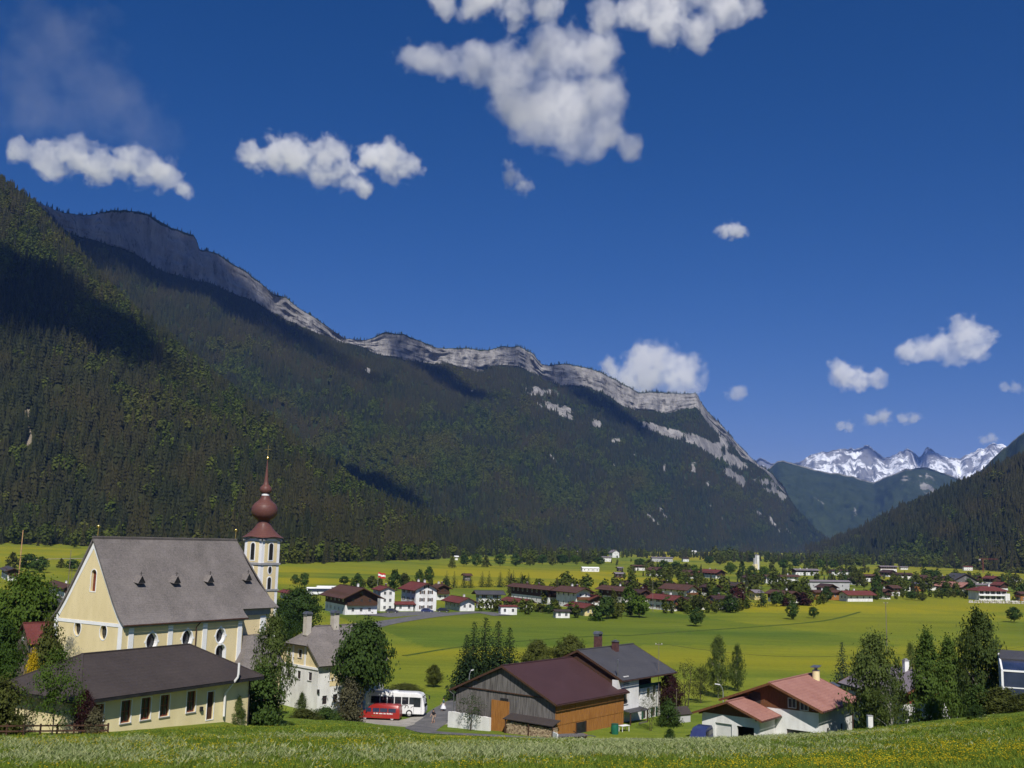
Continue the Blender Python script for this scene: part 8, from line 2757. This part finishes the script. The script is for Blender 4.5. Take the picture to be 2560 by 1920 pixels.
# ------------------------------------------------------------------ clouds: bodies of vapour above the haze, dense inside, frayed at the rim
def cloud_mat(puffs, mean, dens, fray, seed):
    m = bpy.data.materials.new('cloud_vapour')
    m.use_nodes = True
    nt = m.node_tree
    nt.nodes.clear()
    out = nt.nodes.new('ShaderNodeOutputMaterial')
    pv = nt.nodes.new('ShaderNodeVolumePrincipled')
    pv.inputs['Color'].default_value = (0.996, 0.996, 0.997, 1)
    pv.inputs['Anisotropy'].default_value = 0.0
    v = coords(nt, 'Object')
    best = None
    for c, r in puffs:
        d = nt.nodes.new('ShaderNodeVectorMath')
        d.operation = 'DISTANCE'
        nt.links.new(v, d.inputs[0])
        d.inputs[1].default_value = c
        k = math_n(nt, 'MULTIPLY', d.outputs['Value'], -1.0 / r)
        if best is None:
            best = k
        else:
            sm = nt.nodes.new('ShaderNodeMath')
            sm.operation = 'SMOOTH_MAX'
            nt.links.new(best, sm.inputs[0]); nt.links.new(k, sm.inputs[1])
            sm.inputs[2].default_value = 0.3
            best = sm.outputs[0]
    off = coords(nt, 'World')
    n1 = noise_n(nt, off, 1.1 / mean, 8, 0.62)
    f = math_n(nt, 'ADD', best, math_n(nt, 'MULTIPLY', math_n(nt, 'SUBTRACT', n1, 0.5), 2.0 * fray))
    mr = nt.nodes.new('ShaderNodeMapRange')
    mr.interpolation_type = 'SMOOTHSTEP'
    mr.inputs[1].default_value, mr.inputs[2].default_value = -0.80, -0.30
    mr.inputs[3].default_value, mr.inputs[4].default_value = 0.0, dens / mean
    nt.links.new(f, mr.inputs[0])
    nt.links.new(mr.outputs[0], pv.inputs['Density'])
    nt.links.new(pv.outputs[0], out.inputs['Volume'])
    return m

def cloud_at(pts, label, dens=3.6, fray=1.2, seed=1, hull=1.3):
    mid = sum((p for p, q in pts), Vector()) / len(pts)
    mean = sum(q for p, q in pts) / len(pts)
    bm = bmesh.new()
    for p, q in pts:
        bmesh.ops.create_icosphere(bm, subdivisions=2, radius=q * hull, matrix=Matrix.Translation(p - mid))
    me = bpy.data.meshes.new('cloud')
    bm.to_mesh(me)
    bm.free()
    o = link('cloud', me, None, cloud_mat([(p - mid, q) for p, q in pts], mean, dens, fray, seed))
    o.location = mid
    md = o.modifiers.new('merge', 'REMESH')
    md.mode = 'VOXEL'
    md.voxel_size = mean * 0.16
    tag(o, label, 'cloud', 'fair weather clouds')
    return o

def cloud(puffs, Y, label, dens=3.6, depth=0.45, seed=1, fray=1.2):
    """puffs: (column, row, radius) circles read off a 2212-wide view, set at depth Y"""
    r = random.Random(seed)
    pts = []
    for (cx, cy_, rp) in puffs:
        rad = rp * D * Y / FPX * 1.12
        pts.append((at(cx * D, cy_ * D, Y) + Vector((0, r.uniform(-1, 1) * depth * rad, 0)), rad))
    return cloud_at(pts, label, dens, fray, seed)


cloud([(1030, 130, 62), (1110, 135, 75), (1200, 130, 80), (1280, 135, 72), (1110, 200, 80), (1200, 210, 95), (1290, 205, 70),
       (1150, 265, 70), (1230, 280, 75), (1310, 285, 55), (1290, 325, 42), (1360, 325, 38), (965, 142, 46), (925, 130, 44), (888, 116, 42)],
      4700, 'largest white cumulus cloud high above the cliff ridge', seed=2, fray=.95)
cloud([(960, 5, 42), (1030, 15, 50), (1110, 18, 52), (1180, 10, 45), (1060, -40, 70), (1150, -50, 70)], 4300, 'broad cloud cut by the upper frame, above the largest cumulus', seed=3)
cloud([(1300, 40, 45), (1370, 45, 55), (1440, 60, 56), (1500, 75, 50), (1560, 35, 48), (1620, 15, 40), (1440, -10, 80), (1540, -30, 70)], 4300, 'wide cloud at the upper frame, beside the largest cumulus', seed=4)
cloud([(40, 325, 34), (90, 335, 42), (150, 330, 48), (210, 350, 50), (260, 345, 48), (315, 365, 48), (365, 380, 42), (395, 408, 24), (110, 360, 36)], 5600, 'long flat cloud over the wooded hill and its crest', seed=5)
cloud([(545, 330, 38), (590, 330, 48), (640, 335, 50), (690, 350, 50), (725, 335, 40), (700, 380, 40), (755, 390, 32), (785, 405, 26), (740, 368, 36)], 5600, 'cloud with two domes and a trailing tail, beside a rounder one', seed=6)
cloud([(800, 345, 36), (840, 345, 46), (880, 355, 36), (845, 370, 34)], 5600, 'small round cloud just below the largest cumulus tail', seed=7)
cloud([(1105, 385, 26), (1130, 400, 26), (1100, 360, 18)], 5200, 'thin wisp of cloud under the largest cumulus', dens=1.0, seed=8, fray=1.1)
cloud([(1562, 500, 20), (1582, 498, 24), (1602, 503, 18)], 6200, 'tiny flat cloud alone in the open blue sky', dens=1.5, seed=9)
cloud([(1320, 800, 34), (1360, 800, 44), (1385, 780, 46), (1420, 785, 46), (1450, 790, 46), (1490, 800, 40), (1400, 820, 52), (1460, 825, 50), (1350, 830, 44), (1500, 835, 28)], 12500, 'bright heaped cloud rising behind the flat cliff top', seed=10)
cloud([(1812, 805, 30), (1830, 815, 32), (1862, 818, 30), (1895, 818, 26), (1808, 790, 24)], 12500, 'cloud with one raised end, above the snow mountains', seed=11)
cloud([(1960, 760, 30), (2000, 752, 36), (2045, 745, 38), (2075, 725, 42), (2100, 735, 38), (2070, 760, 34), (2110, 760, 26)], 11500, 'stepped cloud, the higher of two above the snow mountains', seed=12)
cloud([(1585, 853, 22), (1600, 846, 20)], 13500, 'faint wisp beside the cliff end', dens=0.9, seed=13, fray=1.1)
cloud([(1815, 920, 14), (1835, 920, 15)], 15500, 'smallest flat puff low over the snow mountains', dens=1.0, seed=14)
cloud([(1885, 908, 20), (1905, 900, 22)], 15500, 'small puff between two flatter ones over the snow mountains', dens=1.3, seed=15)
cloud([(1952, 905, 17), (1975, 904, 18)], 15500, 'small flat puff over the snow peak with the pyramid top', dens=1.1, seed=16)
cloud([(2125, 950, 14), (2145, 946, 15)], 15500, 'faint puff touching the last snow peak', dens=0.9, seed=17)
cloud([(2170, 838, 14), (2195, 837, 16), (2225, 838, 18)], 14000, 'faint thin cloud strip at the frame edge', dens=0.8, seed=18, fray=1.1)

cloud([(60, 90, 130), (150, 140, 130), (240, 210, 120), (120, 230, 110), (330, 290, 80), (40, 200, 100)], 7000, 'faint veil of high cirrus in the corner of the sky', dens=.085, seed=19, fray=1.7)

# clouds overhead, out of the frame, whose shadows lie on the slopes
def shade_cloud(targets, grid, alt, label, seed):
    V, rock, SS, PX, PY = grid
    pts = []
    for (cx, cy_, rad) in targets:
        e = (PX - cx) ** 2 + (PY - cy_) ** 2 + np.where(np.arange(V.shape[1])[None, :] < 3, 1e9, 0)
        T = Vector(V.reshape(-1, 3)[int(np.argmin(e))])
        pts.append((T + SUN * ((alt - T.z) / SUN.z), rad))
    return cloud_at(pts, label, 9.0, 0.7, seed)
shade_cloud([(60, 480, 260), (150, 500, 320), (230, 520, 330), (320, 560, 340), (400, 600, 330), (480, 640, 310), (560, 680, 270), (640, 730, 210), (720, 775, 150), (800, 815, 100)], MAIN, 1950, 'long cloud overhead shading the massif', 20)
shade_cloud([(-60, 620, 170), (30, 640, 150), (120, 675, 150), (210, 715, 130), (290, 765, 100), (340, 800, 70)], SPUR, 1900, 'cloud overhead shading the wooded hill', 21)
shade_cloud([(880, 775, 110), (930, 805, 130), (985, 835, 130), (1040, 860, 100)], MAIN, 1950, 'small cloud overhead shading the middle crags', 22)
shade_cloud([(1110, 765, 90), (1225, 830, 130), (1280, 865, 150), (1340, 900, 150), (1390, 930, 110)], MAIN, 1950, 'small cloud overhead shading the far crags', 23)
shade_cloud([(735, 1020, 85), (785, 1040, 90), (840, 1065, 85), (890, 1085, 60)], MAIN, 1900, 'small cloud overhead shading the lower wood', 24)
